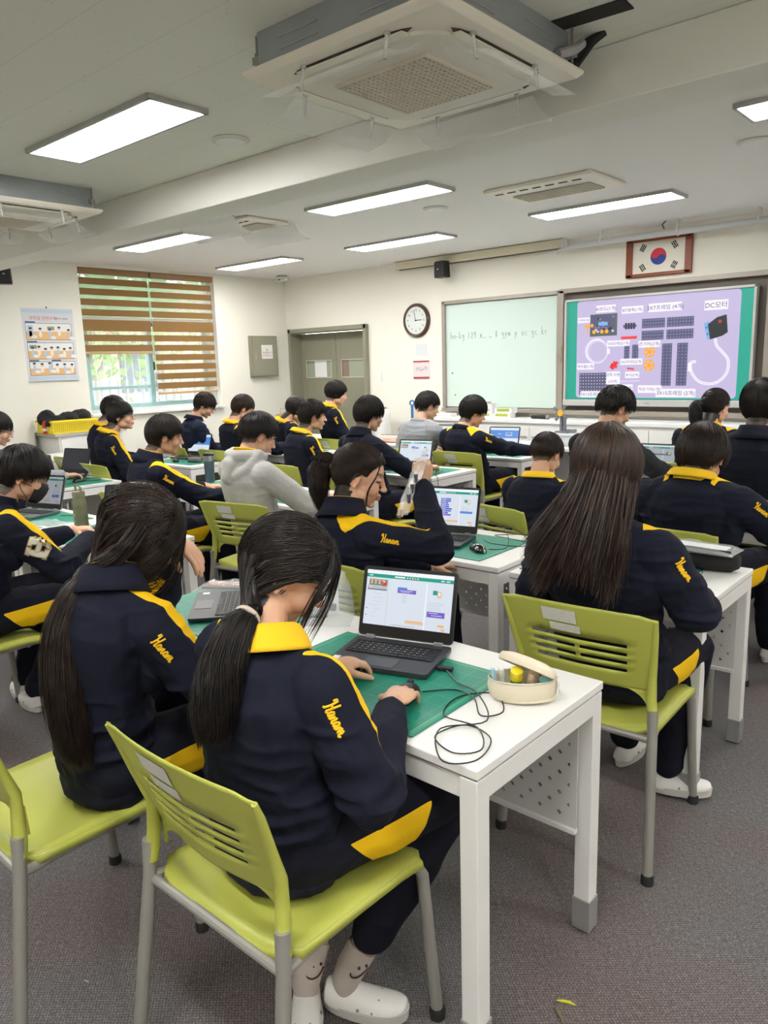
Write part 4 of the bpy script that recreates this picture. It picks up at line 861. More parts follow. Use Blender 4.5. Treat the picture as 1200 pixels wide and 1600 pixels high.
for nm, pl, col in (('red_half', red, (.62, .03, .05)), ('blue_half', blu, (.02, .05, .30))):
    b = MB(); P = [rot2(p) for p in pl]; b.add([(x, -.0125, z) for x, z in P], [tuple(range(len(P)))]); b.build(nm, mat(nm.replace('_', ' '), col, .6), t, smooth=0)
for sx, sz, pat in ((-1, 1, '111'), (1, 1, '010'), (-1, -1, '101'), (1, -1, '000')):
    b = MB()
    for i, ch in enumerate(pat):
        an = math.atan2(sz * .62, sx); c = V(sx * .155, -.013, sz * .093) + V(math.cos(an), 0, math.sin(an)) * (i - 1) * .017; q = Matrix.Rotation(-an, 3, 'Y')
        if ch == '1': b.box(c, (.011, .001, .068), rot=q)
        else:
            for e in (-1, 1): b.box(c + q @ V(0, 0, .018) * e, (.011, .001, .031), rot=q)
    b.build('trigram_bars', INK, t)
# whiteboard
t = thing('whiteboard', 'wall whiteboard with faint handwriting, left of the screen', 'whiteboard', (-4.82, FY, 1.61)); FRM = mat('taupe aluminium board frame', (.36, .32, .28), .35, metal=.3)
MB().box((0, -.015, 0), (1.50, .03, 1.20)).build('panel', mat('pale green white board surface', (.60, .72, .67), .16, coat=.4), t)
b = MB(); b.box((-.77, -.03, 0), (.045, .07, 1.29)); b.box((.76, -.03, 0), (.035, .07, 1.29)); b.box((0, -.03, .625), (1.56, .07, .04)); b.box((0, -.05, -.63), (1.56, .10, .04)); b.build('frame', FRM, t, bevel=.004)
b = MB(); ST = {'h': [[(0, 1), (0, 0), (.05, .35), (.2, .5), (.3, .3), (.3, 0)]], 'n': [[(0, .5), (0, 0), (.05, .35), (.2, .5), (.3, .3), (.3, 0)]], '-': [[(0, .3), (.25, .3)]], 'k': [[(0, 1), (0, 0)], [(.25, .5), (0, .25), (.28, 0)]],
 'g': [[(.25, .5), (.05, .5), (0, .2), (.2, .1), (.27, .5), (.25, -.3), (0, -.35)]], '1': [[(.1, .8), (.1, 0)]], '2': [[(0, .6), (.15, .8), (.25, .6), (0, 0), (.3, 0)]], '9': [[(.25, .75), (.05, .8), (0, .5), (.25, .5), (.25, .8), (.2, 0)]], 'x': [[(0, .5), (.28, 0)], [(.28, .5), (0, 0)]],
 '_': [[(0, 0), (.3, 0)]], 'y': [[(0, .5), (.12, .1)], [(.28, .5), (0, -.35)]], 'm': [[(0, .5), (0, 0), (.05, .4), (.12, .5), (.16, 0), (.2, .4), (.3, .5), (.34, 0)]], 'c': [[(.25, .45), (.05, .45), (0, .15), (.2, 0), (.28, .1)]], 'p': [[(0, .5), (0, -.4)], [(0, .4), (.2, .5), (.25, .2), (0, .1)]], 'r': [[(0, .5), (0, 0), (.02, .35), (.2, .5)]], '8': [[(.12, .8), (0, .6), (.25, .2), (.12, 0), (0, .2), (.25, .6), (.12, .8)]], ' ': []}
x = -.68
for ch in 'hn-kg 1294x_ _ 8 gym p xc gc kr':
    for st in ST.get(ch, []):
        if ch in ST: b.tube([(x + px * .085, -.032, .20 + .0 + pz * .085) for px, pz in st], .0022 if x > -.1 else .003, n=4)
    x += .042 if ch != 'm' else .05
b.build('handwriting', mat('faded grey marker', (.30, .33, .33), .8), t); b = MB(); b.sphere((-.66, -.035, -.20), .008, n=8); b.sphere((-.62, -.035, -.46), .008, n=8); b.build('magnet', BLACK, t)
b = MB(); b.box((.0, -.075, -.645), (1.56, .09, .012)); b.build('pen_tray', FRM, t)
# recess frame around the screen
t = thing('board_frame', 'taupe aluminium sliding board frame around the big screen', 'board frame', (-3.0, FY, 1.6)); DK = mat('dark taupe recess', (.13, .11, .095), .5)
b = MB(); b.box((-1.025, -.03, 0), (.06, .09, 1.30)); b.box((0, -.03, .64), (2.1, .09, .045)); b.box((1.03, -.03, 0), (.06, .09, 1.30)); b.box((0, -.04, -.63), (2.1, .10, .05)); b.build('frame', FRM, t, bevel=.004); MB().box((0, -.004, 0), (2.02, .008, 1.24)).build('back_panel', DK, t); b = MB(); b.tube([(-1.01, -.08, -.1), (-1.01, -.10, -.06), (-1.01, -.10, .04), (-1.01, -.08, .08)], .007); b.build('pull_handle', mat('brass', (.5, .4, .2), .3, metal=.8), t)
t = thing('whiteboard', 'second whiteboard panel at the right edge beyond the screen', 'whiteboard', (-1.2, FY, 1.61)); MB().box((0, -.015, 0), (1.46, .03, 1.22)).build('panel', mat('pale green white board surface', (.60, .72, .67), .16, coat=.4), t); b = MB(); b.box((0, -.03, .625), (1.5, .07, .04)); b.box((0, -.05, -.63), (1.5, .10, .04)); b.box((-.73, -.03, 0), (.03, .07, 1.29)); b.build('frame', FRM, t)
# big screen
TVX0, TVX1, TVZ0, TVZ1 = -3.965, -2.075, 1.05, 2.145
tv = thing('display_screen', 'big wall display showing a slide of robot kit parts with labels', 'screen', ((TVX0 + TVX1) / 2, FY - .02, (TVZ0 + TVZ1) / 2)); w_ = TVX1 - TVX0; h_ = TVZ1 - TVZ0
b = MB(); b.box((0, -.05, h_ / 2 - .012), (w_, .08, .024)); b.box((-w_ / 2 + .012, -.05, 0), (.024, .08, h_)); b.box((w_ / 2 - .012, -.05, 0), (.024, .08, h_)); b.box((0, -.055, -h_ / 2 + .03), (w_, .09, .065)); b.build('bezel', mat('silver grey bezel', (.55, .55, .54), .3, metal=.3), tv, bevel=.004)
MB().box((0, -.03, 0), (w_ - .02, .06, h_ - .02)).build('housing', BLACKM, tv)
SX0, SX1, SZ0, SZ1 = -w_ / 2 + .026, w_ / 2 - .026, -h_ / 2 + .066, h_ / 2 - .026
def E_(name, c, s=1.0): return mat('screen ' + name, c, .5, emit=s, spec=.2)
TVE = 0.60
cols = [('green', (.02, .34, .25)), ('lilac', (.49, .43, .64)), ('white', (.82, .78, .92)), ('slate', (.09, .09, .17)), ('black', (.02, .025, .03)), ('orange', (.90, .38, .03)), ('red', (.75, .05, .05)), ('palegrey', (.62, .58, .72)), ('blue', (.18, .40, .72)), ('dotty', (.20, .20, .34)), ('olive', (.10, .12, .10))]
tm = [mat('slide ' + n_, (0, 0, 0), .4) for n_, _ in cols]
for m_, (_, c_) in zip(tm, cols):
    p = m_.node_tree.nodes['Principled BSDF']; p.inputs['Base Color'].default_value = (*[q * .1 for q in c_], 1); p.inputs['Emission Color'].default_value = (*c_, 1); p.inputs['Emission Strength'].default_value = TVE
CI = {n_: i for i, (n_, _) in enumerate(cols)}
sl = MB()
def sp(u, v_, d=0): return V(SX0 + (SX1 - SX0) * u, -.062 - d * .0012, SZ1 - (SZ1 - SZ0) * v_)
def rect(u0, v0, u1, v1, c, d=1, sk=0): sl.add([sp(u0 + sk, v0, d), sp(u1 + sk, v0, d), sp(u1 - sk, v1, d), sp(u0 - sk, v1, d)], [(0, 3, 2, 1)], CI[c])
AR = (SX1 - SX0) / (SZ1 - SZ0)
def disc(u, v_, r0, c, d=2, r1=0, n=28):
    A = [sp(u + r0 * math.cos(2 * math.pi * i / n) / AR, v_ + r0 * math.sin(2 * math.pi * i / n), d) for i in range(n)]
    if r1: B_ = [sp(u + r1 * math.cos(2 * math.pi * i / n) / AR, v_ + r1 * math.sin(2 * math.pi * i / n), d) for i in range(n)]; sl.add(A + B_, [(i, (i + 1) % n, n + (i + 1) % n, n + i) for i in range(n)], CI[c])
    else: sl.add(A, [tuple(range(n))], CI[c])
def stroke(pts, wd, c, d=2):
    for i in range(len(pts) - 1):
        (u0, v0), (u1, v1) = pts[i], pts[i + 1]; dx, dy = (u1 - u0) * AR, v1 - v0; L_ = math.hypot(dx, dy) + 1e-9; nx, ny = -dy / L_ * wd / 2, dx / L_ * wd / 2
        sl.add([sp(u0 + nx / AR, v0 + ny, d), sp(u1 + nx / AR, v1 + ny, d), sp(u1 - nx / AR, v1 - ny, d), sp(u0 - nx / AR, v0 - ny, d)], [(0, 1, 2, 3)], CI[c])
def label(u, v_, wd, ht, s, size):
    rect(u, v_, u + wd, v_ + ht, 'white', 4); ls = s.split('\n')
    for i, q in enumerate(ls):
        c = sp(u + wd / 2, v_ + ht * (i + .55) / len(ls), 5); add_text(sl, q, size * .88, lambda a, b_, c=c: (c.x + a, c.y, c.z + b_ ), CI['black'])
rect(0, 0, 1, 1, 'green', 0); rect(.06, .0, .94, .985, 'lilac', 1)
for u, v_ in ((.06, 0), (.94, 0), (.06, .985), (.94, .985)):   # rounded corners in green
    pass
rr = .035; sl_pts = []
for cu, cv, a0 in ((.94 - rr / AR, .985 - rr, 0), (.06 + rr / AR, .985 - rr, 90), (.06 + rr / AR, rr, 180), (.94 - rr / AR, rr, 270)):
    kx = 1 if a0 in (0, 270) else -1; ky = 1 if a0 in (0, 90) else -1; c = (cu + kx * rr / AR, cv + ky * rr)
    pts = [sp(c[0], c[1], 1.5)] + [sp(cu + rr / AR * math.cos(R(a0 + a)), cv + rr * math.sin(R(a0 + a)), 1.5) for a in range(0, 91, 15)]
    sl.add(pts, [tuple(range(len(pts)))], CI['green'])
def dots(u0, v0, u1, v1, nu, nv, c='dotty', base='slate', r=.008):
    rect(u0, v0, u1, v1, base, 2)
    for i in range(nu):
        for j in range(nv): disc(u0 + (u1 - u0) * (i + .5) / nu, v0 + (v1 - v0) * (j + .5) / nv, r, c, 3, n=8)
# kit parts on the slide
rect(.14, .14, .30, .36, 'olive', 2); rect(.145, .15, .285, .33, 'slate', 3)
for i in range(18): rs = random.Random(i); a, b_ = .155 + rs.random() * .12, .16 + rs.random() * .15; rect(a, b_, a + .012, b_ + .02, rs.choice(['palegrey', 'black', 'dotty']), 3.5)
rect(.19, .22, .245, .255, 'blue', 4)
for u in (.165, .212, .24): disc(u, .315, .020, 'orange', 4)
disc(.152, .25, .018, 'orange', 4)
sl.add([sp(.108, .24, 3), sp(.140, .24, 3), sp(.140, .262, 3), sp(.108, .262, 3)], [(0, 1, 2, 3)], CI['orange']); sl.add([sp(.119, .26, 3), sp(.131, .26, 3), sp(.126, .37, 3)], [(0, 1, 2)], CI['orange'])
for i in range(4): rect(.345 + i * .015, .245, .357 + i * .015, .305, 'black', 2)
rect(.335, .262, .41, .288, 'slate', 2); rect(.325, .375, .415, .402, 'red', 2)
dots(.44, .215, .565, .305, 9, 3); dots(.575, .215, .715, .305, 9, 3); dots(.44, .33, .56, .42, 9, 3); dots(.575, .33, .715, .42, 9, 3)
dots(.345, .46, .375, .60, 2, 5); dots(.39, .46, .425, .60, 2, 5)
for v_ in (.535, .665):
    disc(.487, v_, .055, 'orange', 2, .040); disc(.487, v_, .018, 'orange', 2); [stroke([(.487, v_), (.487 + .045 * math.cos(a) / AR, v_ + .045 * math.sin(a))], .020, 'orange', 2) for a in (0, 1.26, 2.5, 3.77, 5.03)]
for i in range(9): rs = random.Random(i + 40); stroke([(.265 + rs.random() * .04, .62 + rs.random() * .09), (.275 + rs.random() * .04, .61 + rs.random() * .09)], .028, 'red', 3)
stroke([(.365, .69), (.405, .70)], .018, 'red', 3)
dots(.555, .46, .608, .865, 3, 13); dots(.635, .46, .69, .865, 3, 13)
dots(.08, .73, .30, .955, 13, 7, 'palegrey', 'slate', .006)
disc(.185, .51, .125, 'white', 2, .110); disc(.19, .515, .112, 'palegrey', 2.1, .100); disc(.18, .505, .128, 'palegrey', 2.1, .120); rect(.245, .49, .262, .54, 'white', 3)
stroke([(.32, .82), (.44, .815)], .012, 'palegrey', 2); disc(.49, .875, .022, 'orange', 3)
sl.add([sp(.785, .30, 3), sp(.83, .24, 3), sp(.875, .22, 3), sp(.885, .38, 3), sp(.86, .41, 3), sp(.80, .44, 3)], [(0, 1, 2, 3, 4, 5)], CI['black']); sl.add([sp(.765, .29, 2.5), sp(.79, .27, 2.5), sp(.81, .43, 2.5), sp(.785, .44, 2.5)], [(0, 1, 2, 3)], CI['blue']); disc(.845, .28, .014, 'red', 4, .008); disc(.78, .33, .008, 'slate', 4); disc(.787, .39, .008, 'slate', 4)
W_ = [(.825, .43), (.835, .50), (.87, .57), (.895, .64), (.89, .75), (.85, .83), (.80, .85), (.75, .82), (.715, .74), (.705, .67), (.71, .645), (.735, .64)]
WW = [tuple(q) for q in poly_at([(a, b_, 0) for a, b_ in W_], np.linspace(0, 1, 50))[:, :2]]; stroke(WW, .026, 'white', 2.3); stroke(WW, .008, 'palegrey', 2.6); rect(.695, .65, .715, .73, 'white', 3)
label(.175, .055, .115, .070, 'AI보드(1개)', .052); label(.325, .085, .12, .068, '8단블록(1개)', .044); label(.475, .075, .175, .080, '3X7프레임 (4개)', .060); label(.765, .085, .115, .088, 'DC모터', .070)
label(.065, .165, .075, .052, '리벳제거용', .030); label(.245, .41, .13, .058, '1X5프레임(1개)', .040); label(.425, .425, .12, .065, '큰기어(2개)', .050)
label(.325, .595, .125, .060, '2X5프레임(2개)', .038); label(.065, .63, .105, .065, '케이블(1개)', .044); label(.245, .72, .08, .13, '양쪽 리벳\n(12개)', .042); label(.355, .725, .08, .062, '부시(2개)', .040); label(.34, .85, .06, .06, '축(1개)', .038); label(.43, .86, .13, .075, '작은기어(1개)', .044)
label(.09, .972 - .055, .17, .065, '7X13프레임(1개)', .050); label(.53, .895, .21, .080, '3X15프레임 (2개)', .058)
sl.build('slide_image', tm, tv, smooth=0); MB().box((-.02, -.101, -h_ / 2 + .03), (.06, .002, .010)).build('maker_mark', GREYINK, tv)
# counter
t = thing('storage_counter', 'long white low cupboard unit under the boards', 'cupboard', (-2.9, FY - .18, 0)); L_ = 5.3
MB().box((0, .0, .43), (L_ - .02, .33, .86)).build('carcass', WHITE, t); MB().box((0, -.01, .885), (L_, .37, .05)).build('worktop', mat('white worktop', (.76, .77, .76), .4), t, bevel=.012)
for i in range(12):
    x = -L_ / 2 + .22 + i * .44; d = MB().box((x, -.172, .43), (.434, .016, .80)).build('door', mat('white cupboard door', (.74, .74, .72), .45), t, bevel=.003)
    MB().box((x + (.15 if i % 2 == 0 else -.15), -.183, .72), (.08, .010, .012)).build('handle', SILV, d)
t = thing('wall_cabinet_box', 'grey green electric box on the window wall with a warning sheet', 'electric box', (LX, 7.15, 1.70), R(90)); MB().box((0, -.04, 0), (.46, .08, .56)).build('cabinet', DOORP, t, bevel=.004); MB().box((0, -.083, 0), (.43, .006, .53)).build('door', mat('olive grey door paint light', (.29, .28, .21), .5), t, bevel=.002)
n_ = MB().box((.03, -.088, .06), (.20, .002, .19)).build('warning_sheet', PAPER, t); b = MB(); b.add([(.03 - .022, -.090, .075), (.03 + .022, -.090, .075), (.03, -.090, .115)], [(0, 1, 2)]); b.build('warning_triangle', mat('warning yellow', (.8, .6, .02), .6), n_)
b = MB(); add_text(b, '위험합니다', .036, lambda u, v_: (.03 + u, -.090, .045 + v_)); add_text(b, '만지지마시오', .030, lambda u, v_: (.03 + u, -.090, .005 + v_)); b.build('warning_text', mat('maroon ink', (.35, .05, .05), .7), n_, smooth=0); MB().box((-.18, -.090, .0), (.02, .01, .08)).build('latch', SILV, t)
# safety poster
t = thing('safety_poster', 'framed comic-strip poster with orange panels on the window wall', 'poster', (LX + .012, 4.105, 1.86), R(90)); pw, ph = .59, .79
MB().box((0, 0, 0), (pw, .02, ph)).build('board', mat('poster pale grey', (.66, .66, .70), .5), t, bevel=.003)
PC = [mat('poster ' + n_, c_, .6) for n_, c_ in (('sky blue', (.50, .62, .74)), ('panel white', (.80, .80, .80)), ('orange', (.80, .48, .20)), ('ink', (.05, .05, .06)), ('board green', (.25, .30, .25)), ('red', (.55, .06, .10)), ('dark blue', (.05, .12, .30)), ('skin', (.75, .60, .52)), ('light blue', (.40, .58, .78)))]
b = MB()
def pr_(x0, z0, x1, z1, c, d=0): b.quad((x0, -.0115 - d * .0008, z0), (x1, -.0115 - d * .0008, z0), (x1, -.0115 - d * .0008, z1), (x0, -.0115 - d * .0008, z1), c)
def pc(x, z, rx, rz, c, d=3, n=16): b.add([(x + rx * math.cos(2 * math.pi * i / n), -.0115 - d * .0008, z + rz * math.sin(2 * math.pi * i / n)) for i in range(n)], [tuple(range(n))], c)
pr_(-.285, .345, .285, .38, 0); pr_(-.285, -.38, .285, -.34, 0)
add_text(b, '과학실 안전수칙!', .046, lambda u, v_: (-.05 + u, -.013, .285 + v_), 5); add_text(b, '안전하게 사용해요', .026, lambda u, v_: (.15 + u * .8, -.013, .285 + v_), 3)
for z0, z1, segs in ((.055, .235, ((-.26, .26),)), (-.155, .025, ((-.26, .26),)), (-.33, -.18, ((-.26, -.02), (-.01, .26)))):
    for x0, x1 in segs:
        pr_(x0, z0, x1, z1, 3, 0); pr_(x0 + .004, z0 + .004, x1 - .004, z1 - .004, 1, 1); pr_(x0 + .004, z0 + .004, x1 - .004, z0 + (z1 - z0) * .5, 2, 2); pr_(x0, z1 + .002, x0 + .11, z1 + .018, 6, 1)
rs = random.Random(9)
for z0, n_ in ((.075, 5), (-.135, 7), (-.31, 6)):
    for i in range(n_):
        x = -.21 + i * .43 / (n_ - 1); z = z0 + rs.uniform(.03, .06); pc(x, z, .018, .035, 1 if i % 2 else 8, 4); pc(x, z + .048, .017, .018, 7, 5); pc(x, z + .060, .018, .011, 3, 6); 
        if i % 2 == 0: pc(x + .035, z - .03, .035, .018, 1, 6)
pr_(-.24, .09, -.18, .21, 8, 4); pr_(-.02, .16, .06, .20, 4, 3); pr_(-.24, -.04, -.16, .0, 4, 3)
b.build('printed_comic', PC, t, smooth=0); MB().tube([(0, .0, ph / 2), (0, -.004, ph / 2 + .02)], .006).build('hanging_hook', BLACK, t)
# ------------------------------------------------------------------ desks
def panel_mat():
    m = mat('perforated white sheet', (0.62, 0.61, 0.60), 0.45); n = m.node_tree; p = n.nodes['Principled BSDF']; l = n.links
    tc = n.nodes.new('ShaderNodeTexCoord'); sep = n.nodes.new('ShaderNodeSeparateXYZ'); l.new(tc.outputs['Object'], sep.inputs[0])
    def cell(o, st): return math_node(n, 'ABSOLUTE', math_node(n, 'MULTIPLY', math_node(n, 'SUBTRACT', math_node(n, 'FRACT', math_node(n, 'DIVIDE', math_node(n, 'ADD', o, 10.0), st)), .5), st))
    def holes(ox, oz):
        a = cell(math_node(n, 'ADD', sep.outputs[0], ox), .058); b = cell(math_node(n, 'ADD', sep.outputs[2], oz), .058)
        return math_node(n, 'LESS_THAN', math_node(n, 'ADD', a, b), .0075)
    h = math_node(n, 'MAXIMUM', holes(0, 0), holes(.029, .029))
    lim = math_node(n, 'MULTIPLY', math_node(n, 'GREATER_THAN', sep.outputs[2], .34), math_node(n, 'LESS_THAN', math_node(n, 'ABSOLUTE', sep.outputs[0]), .325))
    l.new(math_node(n, 'SUBTRACT', 1.0, math_node(n, 'MULTIPLY', h, lim)), p.inputs['Alpha'])
    return m
PERF = panel_mat()
def make_desk(label, loc, rz=0, group=None):
    """0.75 m wide, 0.57 m deep, origin on the floor under the middle of the near edge"""
    t = thing('desk', label, 'desk', loc, rz, group); w_, d_ = .752, .57
    MB().box((0, d_ / 2, .709), (w_, d_, .022)).build('desktop', DESKW, t, bevel=.003)
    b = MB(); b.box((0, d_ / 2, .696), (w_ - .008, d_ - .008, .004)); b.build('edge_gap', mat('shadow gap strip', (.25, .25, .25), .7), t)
    b = MB(); 
    for y in (.022, d_ - .022): b.box((0, y, .667), (w_ - .09, .03, .052))
    for x in (-w_ / 2 + .024, w_ / 2 - .024): b.box((x, d_ / 2, .667), (.044, d_ - .09, .052))
    b.build('rail', FRAME, t, bevel=.002)
    for sx in (-1, 1):
        for sy in (0, 1):
            x = sx * (w_ / 2 - .025); y = .025 if sy == 0 else d_ - .025
            lg = MB().box((x, y, .392), (.046, .046, .602)).build('leg', FRAME, t, bevel=.003)
            MB().box((x, y, .052), (.052, .052, .095)).build('foot_cap', CAPG, lg, bevel=.003); MB().lathe([(.018, 0), (.020, .006)], (x, y, 0), n=12).build('glide', BLACKM, lg)
    MB().box((0, d_ - .075, .50), (w_ - .06, .003, .37)).build('modesty_panel', PERF, t)
    b = MB(); b.box((0, d_ - .078, .315), (w_ - .06, .018, .012)); b.box((0, d_ - .078, .655), (w_ - .06, .018, .012)); b.build('panel_flange', FRAME, t)
    return t
# ------------------------------------------------------------------ chairs
def make_chair(label, loc, rz):
    """lime stacking chair, origin on the floor under the seat centre, facing +Y"""
    t = thing('stacking_chair', label, 'chair', loc, rz, 'lime plastic stacking chairs')
    # seat: dished shell with turned-down rim
    NX, NY = 14, 12; b = MB(); g = []
    for j in range(NY + 1):
        for i in range(NX + 1):
            u = -1 + 2 * i / NX; v_ = -1 + 2 * j / NY; hw = .232 - .010 * (1 - v_) * .5; x = u * hw; y = v_ * .215
            cx = max(0, abs(u) - .82) / .18; cy = max(0, abs(v_) - .84) / .16; 
            if cx > 0 and cy > 0: s_ = .022 * cx * cy; x -= math.copysign(s_, u); y -= math.copysign(s_, v_)
            z = .450 - .014 * (1 - u * u) * (1 - .3 * v_) + .012 * abs(u) ** 3 - .020 * max(0, v_ - .6) / .4 - .008 * cx ** 2
            g.append((x, y, z))
    b.add(g, [(j * (NX + 1) + i, j * (NX + 1) + i + 1, (j + 1) * (NX + 1) + i + 1, (j + 1) * (NX + 1) + i) for j in range(NY) for i in range(NX)])
    rim = [(x, 0) for x in ()]
    ed = [i for i in range(NX + 1)] + [j * (NX + 1) + NX for j in range(1, NY + 1)] + [NY * (NX + 1) + i for i in range(NX - 1, -1, -1)] + [j * (NX + 1) for j in range(NY - 1, 0, -1)]
    r1 = [V(*g[k]) for k in ed]; r2 = [p + V(p.x * .012, p.y * .012, -.020) for p in r1]; b.loft([r1, r2], cap=False)
    b.build('seat', LIME, t, smooth=50, solid=.004)
    # backrest with four rows of slots
    us = [-1, -.93, -.8, -.66, -.5, -.34, -.18, -.03, .03, .18, .34, .5, .66, .8, .93, 1]; vsl = [0, .04, .10, .16, .215, .265, .325, .375, .435, .485, .545, .595, .70, .85, .96, 1]
    def bp(u, v_):   # v 0 bottom .. 1 top
        hw = .206 + .038 * v_ ** .8; z = .565 + .265 * v_; y = -.205 - .075 * v_ - .030 * (1 - u * u) * (.5 + .5 * v_) + .010 * (1 - v_) * abs(u)
        if v_ > .9 and abs(u) > .9: z -= .006
        z -= (1 - v_) ** 2 * 0 + .012 * (u * u) * v_ * .6 - (.0 if v_ > 0 else 0)
        if v_ < .12: z += 0
        return V(u * hw, y, z)
    b = MB(); n = len(us); b.v = [tuple(bp(u, v_)) for v_ in vsl for u in us]
    for j in range(len(vsl) - 1):
        for i in range(n - 1):
            um = (us[i] + us[i + 1]) / 2; slot = j in (4, 6, 8, 10) and abs(um) < .66 and not (j in (6, 8) and abs(um) < .03)
            if not slot: b.f.append((j * n + i, j * n + i + 1, (j + 1) * n + i + 1, (j + 1) * n + i)); b.m.append(0)
    bk = b.build('backrest', LIME, t, smooth=50, solid=.0035)
    for s in (-1, 1):   # uprights of the shell running down onto the tubes, with the curved gusset
        b = MB(); pts = [bp(s * .985, 1) + V(0, 0, -.004), bp(s * .985, .8), bp(s * .985, .5), bp(s * .985, .2) + V(0, .002, 0), V(s * .213, -.212, .55), V(s * .219, -.216, .50), V(s * .222, -.222, .470)]
        b.tube(pts, [.006, .009, .011, .013, .0155, .0165, .0165], n=10)
        def ap(x, z): return V(s * x, bp(x / .206, 0).y + .004 * (z < .52), z)
        inner = [ap(.198 - .085 * (1 - math.cos(q / 8 * math.pi / 2)), .505 + .064 * math.sin(q / 8 * math.pi / 2)) for q in range(9)]
        outer = [ap(.209, .505)] + [ap(.209 - .096 * (q - 1) / 7, .578) for q in range(1, 9)]
        b.loft([[p + V(0, -.003, 0) for p in inner], [p + V(0, -.003, 0) for p in outer], [p + V(0, .003, 0) for p in outer], [p + V(0, .003, 0) for p in inner], [p + V(0, -.003, 0) for p in inner]], cap=False, close=False)
        b.build('upright', LIME, t, smooth=40)
    st = MB()
    for (u0, v0, u1, v1) in ((-.46, .83, .02, .975 - .30 + .0), (-.42, .655, .02, .575)): pass
    def onback(u, v_): p = bp(u, v_); return p + V(0, -.0045, 0)
    for v0, v1, u0, u1 in ((.755, .92, -.42, .04), (.635, .735, -.34, .08)):
        st.loft([[onback(u0 + (u1 - u0) * q / 8, v0 + (v1 - v0) * w_q) for q in range(9)] for w_q in (0, .5, 1)], cap=False, close=False)
    st.build('label_sticker', mat('worn white sticker', (.66, .66, .60), .6, noise=(120, .35, (.50, .50, .45))), t, smooth=0)
    for s in (-1, 1):
        MB().tube([(s * .222, -.222, .52), (s * .224, -.226, .44), (s * .245, -.285, .01)], .0155, n=12).build('leg', STEEL, t)
        MB().tube([(s * .205, -.10, .425), (s * .205, .15, .428), (s * .208, .185, .420), (s * .215, .200, .39), (s * .232, .225, .01)], .0145, n=12).build('leg', STEEL, t)
        for q in ((s * .2455, -.2865, .008), (s * .232, .225, .008)): MB().lathe([(.019, -.008), (.019, .014), (.016, .02)], q, n=12).build('glide', BLACKM, t)
    b = MB(); b.tube([(-.222, -.222, .425), (.222, -.222, .425)], .011, n=10); b.tube([(-.205, .12, .418), (.205, .12, .418)], .011, n=10)
    for s in (-1, 1): b.tube([(s * .222, -.224, .43), (s * .208, -.15, .424), (s * .205, -.08, .425)], .0125, n=10)
    b.build('seat_frame', STEEL, t)
    return t
